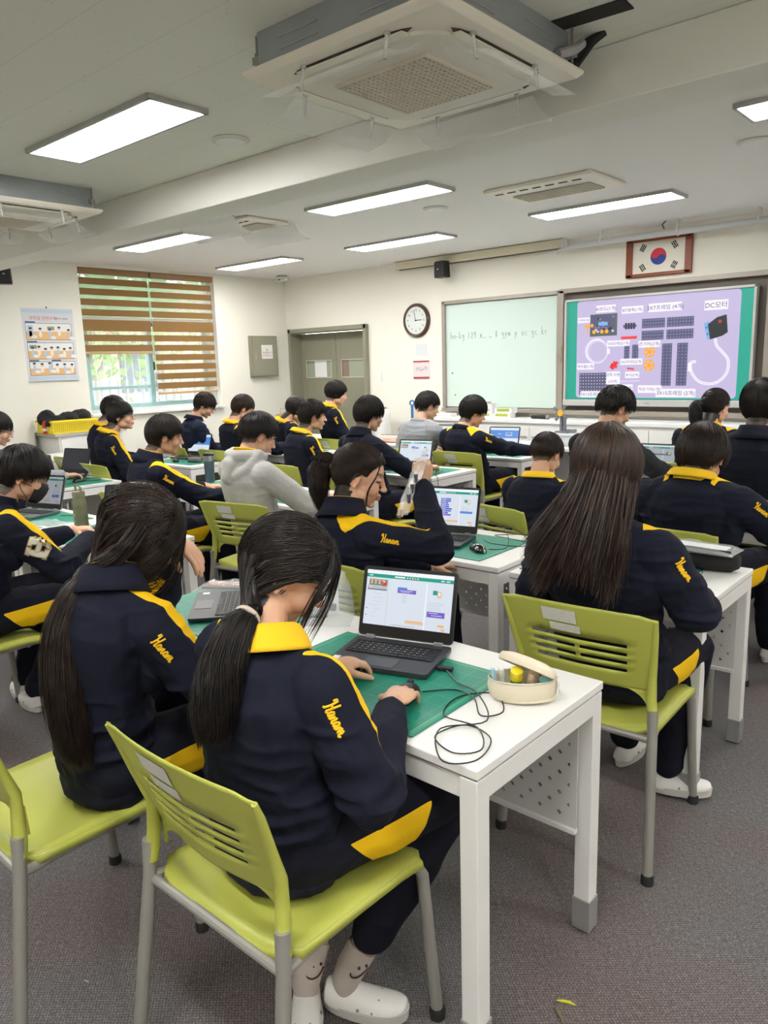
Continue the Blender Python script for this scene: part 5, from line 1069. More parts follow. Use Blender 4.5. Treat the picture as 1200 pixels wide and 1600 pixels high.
# ------------------------------------------------------------------ laptops
LS = {}
def lap_mat(name, c, e=.85):
    m = mat('laptop ' + name, (c[0] * .08, c[1] * .08, c[2] * .08), .25); p = m.node_tree.nodes['Principled BSDF']; p.inputs['Emission Color'].default_value = (*c, 1); p.inputs['Emission Strength'].default_value = e; return m
def make_laptop(kind, label, loc, rz, shell=None, angle=108, sc_=1.0):
    t = thing('laptop', label, 'laptop', loc, rz, 'open laptops on the desks'); w_, d_, h_ = .300 * sc_, .212 * sc_, .016
    sh = shell or DGREY
    def rbox(w, d, z0, z1, r=.012, c=(0, 0)):
        pl = [(sx * (w / 2 - r) + r * math.cos(R(a0 + a)), sy * (d / 2 - r) + r * math.sin(R(a0 + a))) for sx, sy, a0 in ((1, 1, 0), (-1, 1, 90), (-1, -1, 180), (1, -1, 270)) for a in (0, 30, 60, 90)]
        return [[V(x * .985 + c[0], y * .985 + c[1], z0) for x, y in pl], [V(x + c[0], y + c[1], z0 + (z1 - z0) * .35) for x, y in pl], [V(x + c[0], y + c[1], z1) for x, y in pl]]
    MB().loft(rbox(w_, d_, .002, h_)).build('base', sh, t)
    b = MB(); b.loft(rbox(w_ * .90, .090 * sc_, h_ + .0002, h_ + .0012, .006, (0, .028 * sc_))); b.build('keyboard_well', mat('key well', (.035, .036, .042), .5), t)
    b = MB(); kw = w_ * .88
    for r in range(6):
        y = (.068 - r * .0158) * sc_; n = 14 if r < 4 else (12 if r == 4 else 9); 
        ws = [1] * n
        if r == 5: ws = [1, 1, 1.2, 5, 1.2, 1, 1, 1, 1]
        if r in (1, 2): ws[-1] = 1.5
        if r in (3, 4): ws[0] = 1.7; ws[-1] = 1.8
        tot = sum(ws); x = -kw / 2
        for q in ws: wk = kw * q / tot; b.box((x + wk / 2, y, h_ + .0022), (wk - .0025, (.0132 if r else .008) * sc_, .002)); x += wk
    kb = b.build('keyboard', KEY, t)
    b = MB(); rs = random.Random(3)
    for r in range(1, 5):
        for i in range(12): b.box((-kw / 2 + (i + .9) * kw / 14, (.070 - r * .0158) * sc_, h_ + .0033), (.0035, .003, .0002))
    b.build('key_legend', mat('key legend white', (.55, .55, .55), .6), kb)
    MB().box((.0, -.066 * sc_, h_ + .0004), (.095 * sc_, .058 * sc_, .0012)).build('touchpad', mat('touchpad grey', (.075, .077, .085), .35, metal=.2), t)
    b = MB()
    b.box((-w_ * .44, -.072 * sc_, h_ + .0005), (.020, .024, .001)); b.build('sticker', PAPER, t)
    b = MB()
    for s in (-1, 1): b.box((s * w_ * .36, d_ / 2 - .002, h_ + .003), (.028, .012, .012))
    b.build('hinge', SILV, t, bevel=.002)
    # lid
    hy = d_ / 2; ang = R(angle - 90); lh = .208 * sc_
    rot = Matrix.Rotation(-ang, 3, 'X'); 
    def L(x, z, dpt=0.0): return V(0, hy, h_ + .004) + rot @ V(x, dpt, z)
    r = .012; pl = [(sx * (w_ / 2 - r) + r * math.cos(R(a0 + a)), sz + r * math.sin(R(a0 + a))) for sx, sz, a0 in ((1, lh - r, 0), (-1, lh - r, 90), (-1, r, 180), (1, r, 270)) for a in (0, 30, 60, 90)]
    lid = MB().loft([[L(x, z, .0) for x, z in pl], [L(x, z, .004) for x, z in pl], [L(x * .985, z, .009) for x, z in pl]]).build('lid', sh, t)
    MB().add([L(x * .985, .004 + z * .98, -.0006) for x, z in pl], [tuple(range(len(pl)))]).build('screen_bezel', BLACK, lid, smooth=0)
    x0, x1, z0, z1 = -w_ / 2 + .012, w_ / 2 - .012, .034 * sc_, lh - .011
    nm = ['page', 'green', 'purple', 'blue', 'grey', 'photo', 'skin', 'orange', 'white', 'dark', 'red', 'ink']
    cc = [(.62, .68, .76), (.015, .30, .22), (.17, .11, .50), (.06, .22, .62), (.42, .47, .52), (.16, .20, .18), (.70, .50, .35), (.80, .42, .15), (.80, .84, .90), (.02, .02, .03), (.5, .05, .04), (.12, .13, .16)]
    e = {'dim': .20, 'grey': .40}.get(kind, .58); suffix = '' if e == .58 else ' ' + kind
    mm = [lap_mat(a + suffix, c, e) for a, c in zip(nm, cc)]
    b = MB(); N_ = {k: i for i, k in enumerate(nm)}
    def rc(u0, v0, u1, v1, c, d=1):
        X = lambda u: x0 + (x1 - x0) * u; Zz = lambda v_: z1 - (z1 - z0) * v_
        b.add([L(X(u0), Zz(v1), -.001 - d * .0003), L(X(u1), Zz(v1), -.001 - d * .0003), L(X(u1), Zz(v0), -.001 - d * .0003), L(X(u0), Zz(v0), -.001 - d * .0003)], [(0, 1, 2, 3)], N_[c])
    rs = random.Random(5)
    if kind in ('editor', 'blocks', 'dim', 'grey'):
        rc(0, 0, 1, 1, 'page' if kind != 'grey' else 'grey', 0); rc(0, 0, 1, .07, 'white'); rc(0, .07, 1, .135, 'green'); 
        for i in range(12): rc(.02 + i * .05, .02, .035 + i * .05, .03, 'grey', 2)
        rc(.33, .09, .45, .115, 'white', 2); rc(.03, .095, .07, .11, 'white', 2)
        for i in range(5): rc(.47 + i * .03, .09, .485 + i * .03, .115, 'orange' if i == 3 else 'page', 2)
        for i in range(2): rc(.86 + i * .06, .095, .90 + i * .06, .112, 'white', 2)
        rc(.26, .135, .264, 1, 'grey', 2); rc(.70, .18, .712, 1, 'white', 2); rc(.035, .17, .25, .28, 'photo', 2)
        for i in range(4): rc(.05 + i * .045, .18, .08 + i * .045, .21, 'orange', 3); rc(.055 + i * .045, .22, .075 + i * .045, .255, 'skin', 3)
        rc(.19, .20, .235, .29, 'red', 3); rc(.20, .19, .225, .22, 'skin', 4); rc(.02, .28, .25, .37, 'grey', 3); rc(.045, .29, .07, .34, 'skin', 4); rc(.02, .345, .25, .37, 'photo', 4)
        for i in range(7): rc(.04 + rs.random() * .08, .43 + i * .07, .12 + rs.random() * .10, .435 + i * .07, 'grey', 2)
        for i in range(2): rc(.025, .70 + i * .12, .035, .72 + i * .12, 'ink', 3)
        if kind == 'blocks':
            for i in range(9): rc(.37, .26 + i * .055, .50 + rs.random() * .08, .305 + i * .055, 'purple' if i % 3 else 'blue', 3); rc(.39, .275 + i * .055, .46, .285 + i * .055, 'page', 4)
            rc(.72, .60, .93, .66, 'blue', 3)
        elif kind == 'grey': rc(.30, .25, .42, .45, 'photo', 3); rc(.40, .36, .80, .42, 'ink', 3); rc(.78, .30, .9, .44, 'photo', 3); rc(0, .9, 1, .95, 'page', 3)
        else: rc(.375, .28, .485, .315, 'blue', 3); rc(.375, .315, .59, .385, 'purple', 3); rc(.40, .335, .55, .345, 'page', 4); rc(.42, .36, .52, .367, 'page', 4); [rc(.43, .42 + i * .04, .49, .43 + i * .04, 'grey', 3) for i in range(4)]; rc(.73, .66, .93, .76, 'purple', 3); rc(.75, .68, .85, .69, 'page', 4); rc(.78, .72, .90, .73, 'page', 4)
        rc(.78, .28, .83, .36, 'green', 3); rc(.83, .29, .88, .41, 'skin', 3); rc(.845, .32, .865, .36, 'white', 4)
        for i in range(5): rc(.74, .50 + i * .03, .86 + rs.random() * .08, .506 + i * .03, 'grey', 3)
        rc(.49, .86, .70, .92, 'skin', 3); rc(.50, .87, .68, .885, 'orange', 4); rc(.86, .88, .93, .92, 'orange', 3); rc(.90, .94, .945, .99, 'skin', 3); rc(.33, .965, .60, .97, 'ink', 3)
    elif kind == 'desktop':
        rc(0, 0, 1, 1, 'blue', 0); rc(0, 0, 1, .14, 'page', 1); rc(0, .60, 1, 1, 'page', 1); rc(.55, .26, .78, .46, 'grey', 2); rc(.58, .29, .75, .40, 'blue', 3); rc(.60, .42, .73, .44, 'page', 3); rc(.30, .34, .40, .36, 'white', 3)
        for i in range(4): rc(.06 + i * .2, .80, .14 + i * .2, .82, 'grey', 2)
    elif kind == 'list':
        rc(0, 0, 1, 1, 'white', 0); rc(0, 0, 1, .08, 'grey', 1); [rc(.1 + i * .13, .45, .18 + i * .13, .55, 'blue', 2) for i in range(5)]; rc(.0, .75, 1, 1, 'page', 1)
    elif kind == 'off': rc(0, 0, 1, 1, 'dark', 0)
    b.build('display', mm, lid, smooth=0)
    LS[kind] = t
    return t
def laptop(kind, label, loc, rz, **k):
    if kind in LS and not k: return dup(LS[kind], loc, rz, label)
    return make_laptop(kind, label, loc, rz, **k)
def mat_mat():
    m = mat('green cutting mat', (0.008, 0.225, 0.165), 0.45); n = m.node_tree; p = n.nodes['Principled BSDF']; l = n.links
    tc = n.nodes.new('ShaderNodeTexCoord'); sep = n.nodes.new('ShaderNodeSeparateXYZ'); l.new(tc.outputs['Object'], sep.inputs[0])
    def ln(o, st, w_): return math_node(n, 'LESS_THAN', math_node(n, 'FRACT', math_node(n, 'DIVIDE', math_node(n, 'ADD', o, 5.0), st)), w_ / st)
    thin = math_node(n, 'MAXIMUM', ln(sep.outputs[0], .01, .0006), ln(sep.outputs[1], .01, .0006)); thick = math_node(n, 'MAXIMUM', ln(sep.outputs[0], .05, .0014), ln(sep.outputs[1], .05, .0014))
    ax = math_node(n, 'ABSOLUTE', sep.outputs[0]); ay = math_node(n, 'ABSOLUTE', sep.outputs[1])
    inside = math_node(n, 'MULTIPLY', math_node(n, 'LESS_THAN', ax, .272), math_node(n, 'LESS_THAN', ay, .195))
    def ring(e, q): return math_node(n, 'LESS_THAN', math_node(n, 'ABSOLUTE', math_node(n, 'SUBTRACT', math_node(n, 'MAXIMUM', math_node(n, 'SUBTRACT', ax, .077), ay), e)), q)
    br = math_node(n, 'MAXIMUM', ring(.196, .0011), ring(.202, .0006))
    a = math_node(n, 'MAXIMUM', math_node(n, 'MULTIPLY', thin, .22), math_node(n, 'MULTIPLY', thick, .5)); a = math_node(n, 'MULTIPLY', a, inside); a = math_node(n, 'MAXIMUM', a, math_node(n, 'MULTIPLY', br, .9))
    mx = n.nodes.new('ShaderNodeMix'); mx.data_type = 'RGBA'; mx.inputs[6].default_value = (.008, .225, .165, 1); mx.inputs[7].default_value = (.16, .62, .22, 1); l.new(a, mx.inputs[0]); l.new(mx.outputs[2], p.inputs['Base Color'])
    return m
MATG = mat_mat(); proto_mat = None
def cutting_mat(label, x, y, rz=0):
    global proto_mat
    if proto_mat is None:
        proto_mat = MB().box((0, 0, .0015), (.58, .42, .003)).build('cutting_mat', MATG, bevel=.001); proto_mat.location = (x, y, .7205); proto_mat.rotation_euler = (0, 0, rz); return tag(proto_mat, label, 'cutting mat', 'green cutting mats on the desks')
    o = proto_mat.copy(); C.objects.link(o); o.location = (x, y, .7205); o.rotation_euler = (0, 0, rz); o['label'] = label; return o
def mouse(label, x, y, z, rz, cable=None, m=None):
    t = thing('computer_mouse', label, 'mouse', (x, y, z), rz); b = MB(); rings = []
    for u, w_, h_ in ((-.055, .010, .012), (-.048, .024, .026), (-.02, .031, .037), (.02, .029, .034), (.045, .024, .022), (.055, .012, .012)):
        rings.append([V(math.cos(a) * w_, u, max(.0, math.sin(a)) * h_ + .001) for a in np.linspace(0, 2 * math.pi, 16, endpoint=False)])
    b.loft(rings); b.build('shell', m or BLACK, t, sub=1, smooth=60); MB().lathe([(.008, -.003), (.009, 0), (.008, .003)], (0, .032, .030), n=12, rot=None).build('wheel', BLACKM, t)
    if cable:
        P = [Vector(q) - V(x, y, z) for q in cable]; q = Matrix.Rotation(-rz, 3, 'Z'); n = len(P) * 6
        pts = [q @ Vector(p) for p in poly_at(P, np.linspace(0, 1, n))]; MB().tube(pts, .0018, n=6).build('cable', BLACK, t)
    return t
TZ = .7235
# --- desks: label, x centre, y of near edge
DESKS = [('white desk in the foreground carrying the cream pencil pouch', -1.178, 1.18, -.01), ('white desk left of the nearest one, where the long-haired girl at left leans', -1.935, 1.18, 0),
 ('white desk with the black bag, behind the chair at right', -1.172, 2.50, .01), ('white desk with the spotted mouse in the middle', -1.985, 2.51, .02),
 ('white desk beside the masked boy at left, its corner behind the long-haired girl', -3.555, 1.60, 0), ('white desk at the left edge under the olive bottle', -4.315, 1.60, 0),
 ('white desk in front of the student in the pale hoodie', -3.535, 2.98, 0), ('white desk with the grey tumbler, in front of the boy with a dark stand-up collar', -4.295, 2.98, 0),
 ('white desk with the powered-down laptop by the left wall', -5.725, 2.46, 0), ('white desk at the far left under the dark clothing', -6.485, 2.46, 0),
 ('white desk with its perforated panel showing, at the right edge', -1.172, 3.80, 0), ('white desk ahead of the cropped-hair boy with a yellow collar', -1.99, 3.85, 0),
 ('white desk with the small code-editor laptop beyond the raised hand', -3.685, 4.30, 0), ('white desk in front of the boy with short spiky hair, mid-left', -4.445, 4.30, 0),
 ('white desk with the grey case and the blue-screen laptop at left', -5.895, 3.78, 0), ('white desk in front of the pair of boys at left', -6.655, 3.78, 0),
 ('white desk far ahead on the right under the dim laptop', -2.10, 4.95, 0), ('white desk far ahead at the right edge', -1.34, 4.95, 0),
 ('white desk in front of the boy with round glasses, under the blue laptop', -3.685, 5.55, 0), ('white desk in front of the grey-sweatshirt boy', -4.445, 5.55, 0),
 ('white desk with the blue-screen laptop in front of the boy with brownish hair', -5.595, 4.78, 0), ('white desk by the window in front of the blazer boy', -6.355, 4.78, 0),
 ('white desk near the double door, left', -6.15, 5.95, 0), ('white desk near the double door with the pink case', -5.39, 5.95, 0), ('white desk farthest ahead in front of the ponytailed girl', -2.10, 6.05, 0), ('white desk farthest ahead at the right edge', -1.34, 6.05, 0)]
dp = make_desk(DESKS[0][0], (DESKS[0][1], DESKS[0][2], 0), DESKS[0][3], 'white school desks')
for lab, x, y, rz in DESKS[1:]: dup(dp, (x, y, 0), rz, lab)
t = thing('front_table', 'long white front table holding the clear plastic box', 'table', (-3.62, 6.38, 0)); MB().box((0, .22, .71), (1.5, .45, .03)).build('tabletop', DESKW, t, bevel=.004)
for sx in (-1, 1):
    for y in (.03, .41): MB().box((sx * .71, y, .35), (.045, .045, .69)).build('leg', FRAME, t)
MB().box((0, .40, .45), (1.38, .003, .45)).build('modesty_panel', mat('white sheet', (.62, .61, .60), .45), t)
# --- chairs: label, x, y, rz
CH = [('lime chair under the girl with the low ponytail, nearest the camera', -1.19, 1.005, 0), ('lime chair at the lower left corner with a wide stretch of bare seat', -1.875, .82, 0), ('lime chair with a clean back and stickers, under the girl with loose brown hair', -1.02, 2.27, .06),
 ('lime chair behind the girl raising her hand', -2.03, 2.20, 0), ('lime chair under the masked boy at the left edge', -3.36, 1.17, 0), ('lime chair with sticker, behind the pale hoodie', -3.36, 2.79, .18), ('lime chair under the boy with the dark stand-up collar', -4.13, 2.60, 0),
 ('lime chair with two stickers behind the cropped-hair boy with a yellow collar', -2.05, 3.47, -.2), ('lime chair behind the bowl-cut boy at right', -1.19, 3.41, -.03), ('lime chair turned sideways behind the navy-clad student with a round haircut', -3.56, 3.98, -.15),
 ('lime chair of the boy with short spiky hair, left of centre', -4.36, 4.02, 0), ('lime chair behind the boy with round glasses', -3.60, 5.28, 0), ('lime chair behind the boy in the grey sweatshirt', -4.32, 5.25, 0),
 ('lime chair of the boy with glasses at left', -5.75, 3.28, 0), ('lime chair of the boy beside the glasses-wearing one', -6.42, 3.42, 0), ('lime chair under the boy with brownish hair near the window', -5.66, 4.42, 0), ('lime chair under the blazer boy at the window', -6.36, 4.42, 0),
 ('lime chair of the girl bent over near the door', -5.85, 5.45, 0), ('lime chair behind the boy in black padded jacket', -2.05, 4.34, 0), ('lime chair at the right edge behind the plain navy jacket', -1.20, 4.30, 0), ('lime chair of the ponytailed girl ahead', -1.84, 5.42, 0), ('lime chair of the upright girl before the double door', -5.40, 5.62, 0), ('lime chair at the left edge behind the desk with the powered-down laptop', -5.80, 2.10, 0)]
cp = make_chair(CH[0][0], (CH[0][1], CH[0][2], 0), CH[0][3])
for lab, x, y, rz in CH[1:]: dup(cp, (x, y, 0), rz, lab)
# --- mats
for lab, x, y, rz in (('green cutting mat under the nearest laptop', -1.29, 1.41, .02), ('green cutting mat under the nearest left laptop', -2.06, 1.51, .03), ('green cutting mat with its corner by the black bag', -1.24, 2.76, -.02), ('green cutting mat under the spotted mouse', -2.02, 2.77, .01), ('green cutting mat in front of the masked boy', -3.60, 1.90, 0), ('green cutting mat at the left edge under a neighbour laptop', -4.36, 1.90, 0),
 ('green cutting mat before the dark-collared boy', -4.33, 3.24, 0), ('green cutting mat before the pale hoodie', -3.57, 3.24, 0), ('green cutting mat under the powered-down laptop', -5.66, 2.76, 0), ('green cutting mat under the raised-hand-side small laptop', -3.68, 4.57, 0), ('green cutting mat under the spiky-haired boy laptop', -4.44, 4.58, 0),
 ('green cutting mat with the grey case', -5.92, 4.06, 0), ('green cutting mat under the laptop near the window', -5.62, 5.06, 0), ('green cutting mat before the bowl-cut boy', -1.2, 4.10, 0), ('green cutting mat under the dim laptop ahead', -2.06, 5.22, 0), ('green cutting mat under the blue-screen laptop of the boy with round glasses', -3.68, 5.83, 0)):
    cutting_mat(lab, x, y, rz)
# --- laptops
Lz = .7238
laptop('editor', 'open grey laptop with a block-coding page, nearest the camera', (-1.33, 1.52, Lz), R(17))
laptop('off', 'open laptop with a dark screen seen from the side, on the near left desk', (-2.10, 1.53, Lz), R(-42))
laptop('blocks', 'open black laptop with purple code blocks, behind the nearest one', (-2.09, 2.74, Lz), R(14), sc_=1.06)
laptop('dim', 'open laptop with a reflecting screen at the left edge, before the masked boy', (-4.50, 1.93, Lz), R(16), shell=mat('silver laptop shell', (.22, .22, .24), .35, metal=.5))
laptop('off', 'open laptop with a black screen on the desk by the left wall', (-5.90, 2.84, Lz), R(14))
laptop('editor', 'small open laptop with a code editor, just behind the raised hand', (-3.755, 4.57, Lz), R(12))
laptop('desktop', 'open laptop with a blue page, left of the spiky-haired boy', (-5.80, 4.98, Lz), R(14))
laptop('desktop', 'open laptop with a blue page and reflections, behind the grey case', (-6.08, 4.16, Lz), R(8))
laptop('desktop', 'open laptop with a blue page, in front of the boy with round glasses', (-3.74, 5.86, Lz), R(12))
laptop('list', 'open laptop with a white page, in front of the grey sweatshirt', (-4.42, 5.88, Lz), R(10))
laptop('grey', 'open laptop with a dimmed grey page, ahead of the brown-haired girl', (-2.03, 5.05, Lz), R(4))
laptop('editor', 'open laptop partly hidden by the bowl-cut boy', (-1.14, 4.12, Lz), R(10)); laptop('editor', 'open laptop partly hidden by the ponytailed girl ahead', (-1.93, 6.24, Lz), R(4))
laptop('off', 'open laptop partly hidden behind the long black hair', (-3.62, 2.0, Lz), R(30)); laptop('desktop', 'open laptop partly hidden by the boy with glasses', (-6.5, 4.10, Lz), R(20))
# --- mice and cables
z = TZ + .003
mouse('black wired mouse under the hand of the nearest girl', -1.135, 1.355, TZ, R(18), [(-1.12, 1.40, z), (-1.06, 1.46, z), (-.99, 1.44, z + .004), (-.93, 1.38, z), (-.90, 1.43, z), (-.97, 1.50, z), (-1.03, 1.43, z), (-1.00, 1.33, z), (-.90, 1.32, z + .004), (-.84, 1.25, z), (-.88, 1.20, z), (-.95, 1.23, z + .004), (-.93, 1.32, z), (-.85, 1.30, z), (-.82, 1.20, z + .003), (-.88, 1.16, z), (-.96, 1.26, z + .005), (-.90, 1.36, z + .004), (-1.0, 1.47, z + .004), (-1.08, 1.50, z), (-1.13, 1.53, z + .003), (-1.175, 1.555, z + .004)])

u = MB().box((-1.155, 1.545, TZ + .008), (.045, .016, .009), rot=Matrix.Rotation(R(17), 3, 'Z')).build('usb_plug', BLACK, bevel=.002); tag(u, 'black plug in the side of the nearest laptop', 'plug')
SPOT = mat('spotted glossy black', (.012, .012, .012), .15, noise=(70, 1.0, (.55, .55, .55)), coat=.5); 
for nd in SPOT.node_tree.nodes:
    if nd.type == 'MAP_RANGE': nd.inputs[1].default_value = .60; nd.inputs[2].default_value = .62
mouse('black mouse with white spots on the middle desk', -1.83, 2.70, TZ, R(60), [(-1.80, 2.74, z), (-1.75, 2.80, z), (-1.80, 2.90, z + .03), (-1.86, 2.95, z + .06), (-1.80, 3.0, z + .03), (-1.72, 2.93, z + .01), (-1.78, 2.86, z + .03), (-1.88, 2.92, z + .02), (-1.74, 3.0, z + .02), (-1.70, 2.88, z), (-1.84, 2.84, z), (-1.92, 2.88, z)], SPOT)
mouse('chrome and black mouse beside the brown-haired girl', -.93, 2.76, TZ, R(15), [(-.94, 2.81, z), (-.93, 2.88, z), (-.98, 2.95, z), (-1.1, 2.96, z)], mat('chrome shell', (.3, .3, .3), .15, metal=.9))
mouse('dark mouse under the hand at the far left', -5.56, 2.80, TZ, R(10), [(-5.55, 2.85, z), (-5.48, 2.92, z), (-5.6, 2.98, z), (-5.7, 2.92, z)]); mouse('black mouse beside the blue-page laptop', -5.56, 4.98, TZ, R(10)); mouse('black mouse and wires by the reflecting laptop', -5.95, 3.92, TZ, R(70), [(-5.9, 3.95, z), (-5.85, 4.0, z + .02), (-5.95, 4.05, z + .02), (-6.05, 4.0, z)])
for lab, pts in (('thin black cable curling over the middle desk beyond the raised hand', [(-3.45, 4.62, z), (-3.40, 4.55, z + .01), (-3.36, 4.42, z), (-3.30, 4.36, z - .01), (-3.285, 4.34, .62), (-3.287, 4.32, .52)]), ('thin black cable by the olive bottle', [(-4.3, 2.03, z), (-4.15, 2.08, z + .01), (-4.05, 2.02, z + .03), (-3.98, 1.95, z + .02), (-3.9, 2.0, z)]), ('thin black cable on the desk in front of the olive bottle', [(-3.80, 2.0, z), (-3.7, 2.06, z + .01), (-3.6, 2.0, z), (-3.68, 1.93, z)]), ('dark cables behind the bag of parts', [(-1.95, 1.60, z), (-1.88, 1.66, z + .01), (-1.80, 1.62, z + .005), (-1.72, 1.66, z + .005), (-1.85, 1.70, z)])):
    mb = MB(); o_ = Vector(pts[0]); mb.tube([Vector(p) - o_ for p in poly_at(pts, np.linspace(0, 1, len(pts) * 6))], .002, n=6); c = mb.build('cable', BLACK); c.location = o_; tag(c, lab, 'cable')
# --- pencil pouch, near right
t = thing('pencil_pouch', 'cream oval zipped pencil pouch lying open on the nearest desk', 'pencil pouch', (-.905, 1.525, .7205), R(28)); t.scale = (.84, .84, .92)
b = MB(); prof = ((.0, .05, .03), (.006, .082, .048), (.022, .098, .058), (.045, .102, .060), (.062, .098, .056)); rings = []
for z_, a, c_ in prof: rings.append([V(a * math.cos(x), c_ * math.sin(x), z_ + .004 * math.cos(x)) for x in np.linspace(0, 2 * math.pi, 32, endpoint=False)])
ins = [[p * V(.0, 0, 0).x if False else V(p.x * .95, p.y * .93, p.z) for p in rings[4]], [V(p.x * .93, p.y * .9, .012) for p in rings[3]]]
b.loft(rings + ins, cap=True); b.build('pouch_body', CREAM, t, smooth=70)
b = MB(); lid_rings = []
for sz, lift in ((.97, -.004), (1.0, .006), (.93, .018), (.6, .026), (.2, .028)):
    rr_ = []
    for x in np.linspace(0, 2 * math.pi, 32, endpoint=False):
        px, py = .100 * math.cos(x) * sz, .058 * math.sin(x) * sz; h = .058 - py; an = R(30); p = V(px, .058 - h * math.cos(an) + lift * math.sin(an), .062 + h * math.sin(an) + lift * math.cos(an))
        rr_.append(Matrix.Rotation(R(-38), 3, 'Z') @ (p - V(0, .01, 0)) + V(.012, .004, 0))
    lid_rings.append(rr_)
b.loft(lid_rings, cap=True); b.build('pouch_lid', CREAM, t, smooth=70)
MB().tube([(.098 * math.cos(x), .057 * math.sin(x), .064 + .004 * math.cos(x)) for x in np.linspace(0, 2 * math.pi, 33)], .003, n=6).build('zip', mat('ivory zip', (.62, .58, .48), .5), t); MB().box((.103, -.02, .045), (.004, .012, .035)).build('zip_pull', mat('translucent tag', (.7, .7, .68), .3), t)
def stick(name, lab, cat, p0, p1, r, m, cap=None):
    o_ = Vector(p0); d = Vector(p1) - o_; th_ = thing(name, lab, cat, o_); MB().tube([V(0, 0, 0), d * .06, d * .94, d], [r * .9, r, r, r * .9], n=14).build('barrel', m, th_)
    if cap: MB().tube([d * .62, d * .64, d * .98, d * 1.02], [r * 1.02, r * 1.12, r * 1.12, r * .8], n=14).build('cap', cap, th_)
PO = Matrix.Translation((-.905, 1.525, .7205)) @ Matrix.Rotation(R(28), 4, 'Z')
for nm, lab, cat, a, b_, r, m_, cp_ in (('glue_stick', 'green and yellow glue stick in the pouch', 'glue stick', (-.018, -.005, .02), (-.012, -.030, .088), .0135, mat('glue green', (.02, .28, .05), .4), mat('glue yellow', (.75, .62, .02), .35)), ('marker_pen', 'white marker pen in the pouch beside the glue stick', 'pen', (-.045, .0, .02), (-.050, -.022, .088), .0065, PAPER, WHITE), ('marker_pen', 'pale blue marker in the pouch', 'pen', (-.065, .0, .02), (-.072, -.012, .080), .006, mat('pale blue pen', (.35, .62, .70), .4), None),
    ('wooden_stamp', 'patterned beige tube in the pouch', 'tube', (.015, .0, .02), (.026, -.028, .085), .010, mat('beige print', (.60, .42, .27), .5, noise=(90, .8, (.75, .62, .50))), None), ('tape_roll', 'pale turquoise tape roll at the end of the pouch', 'tape', (.055, -.012, .055), (.057, -.020, .064), .017, mat('turquoise tape', (.22, .55, .55), .4), None), ('red_pencil', 'red pencil in the pouch', 'pencil', (.036, .005, .02), (.046, -.015, .080), .004, mat('red lacquer', (.5, .03, .05), .4), None)):
    stick(nm, lab, cat, PO @ V(*a), PO @ V(*b_), r, m_, cp_)
# --- clear bags of parts
def bag(name, lab, loc, rz, L_, W2, H_, items=(), m=None, cat='bag', seed=3):
    t = thing(name, lab, cat, loc, rz); b = MB(); nx, ny = 18, 12; rs_ = np.random.RandomState(seed)
    g = np.array([[-1 + 2 * i / nx, -1 + 2 * j / ny] for j in range(ny + 1) for i in range(nx + 1)]); nz_ = vnoise(np.c_[g * 3, np.zeros(len(g))], seed) * .9 + vnoise(np.c_[g * 7, np.ones(len(g))], seed) * .5
    e = np.clip(1 - np.maximum(np.abs(g[:, 0]), np.abs(g[:, 1])) ** 4, 0, 1); top = np.c_[g[:, 0] * L_ / 2, g[:, 1] * W2 / 2, .002 + H_ * e * (.35 + .5 * nz_)]; bot = np.c_[g[:, 0] * L_ / 2, g[:, 1] * W2 / 2, .001 + 0 * e]
    F = [(j * (nx + 1) + i, j * (nx + 1) + i + 1, (j + 1) * (nx + 1) + i + 1, (j + 1) * (nx + 1) + i) for j in range(ny) for i in range(nx)]
    b.add(top, F); b.add(bot, F); b.build('film', m or BAG, t, smooth=50)
    for k_, (x, y, z_, dx, dy, dz, mm_) in enumerate(items): MB().box((x, y, z_), (dx, dy, dz)).build('part', mm_, t, bevel=.002)
    return t
GP = mat('grey kit plastic', (.10, .10, .14), .5); OR = mat('orange kit plastic', (.8, .25, .04), .45)
bag('parts_bag', 'clear bag with printed card and small parts, standing behind the nearest laptop', (-1.715, 1.66, .7215), R(35), .16, .13, .26, ((-.04, 0, .03), ) and ((-.01, .01, .09, .09, .004, .15, PAPER), (.02, -.02, .05, .02, .02, .02, GP), (-.03, -.02, .05, .03, .01, .02, PAPER), (-.01, .006, .11, .05, .003, .02, GP)))
bag('pencil_pack', 'clear flat pack of pens with an orange stripe on the left near desk', (-2.25, 1.70, .7245), R(30), .30, .12, .035, ((0, .0, .012, .24, .012, .010, OR), (0, .03, .012, .24, .012, .010, PAPER), (0, -.03, .012, .24, .02, .010, GP)), cat='pen pack')
bag('parts_bag', 'crumpled clear bag on the desk in front of the masked boy', (-4.02, 1.84, .7245), R(10), .34, .16, .045); bag('parts_bag', 'crumpled clear bag beside the reflecting laptop by the window', (-6.32, 4.02, .7245), 0, .16, .14, .12, seed=8)
bag('parts_bag', 'flat bag with an orange edge on the desk left of the girl raising her hand', (-3.72, 3.30, .7245), R(5), .22, .14, .03, ((0, 0, .012, .20, .03, .012, OR), (0, .035, .012, .2, .03, .01, PAPER)), cat='bag')
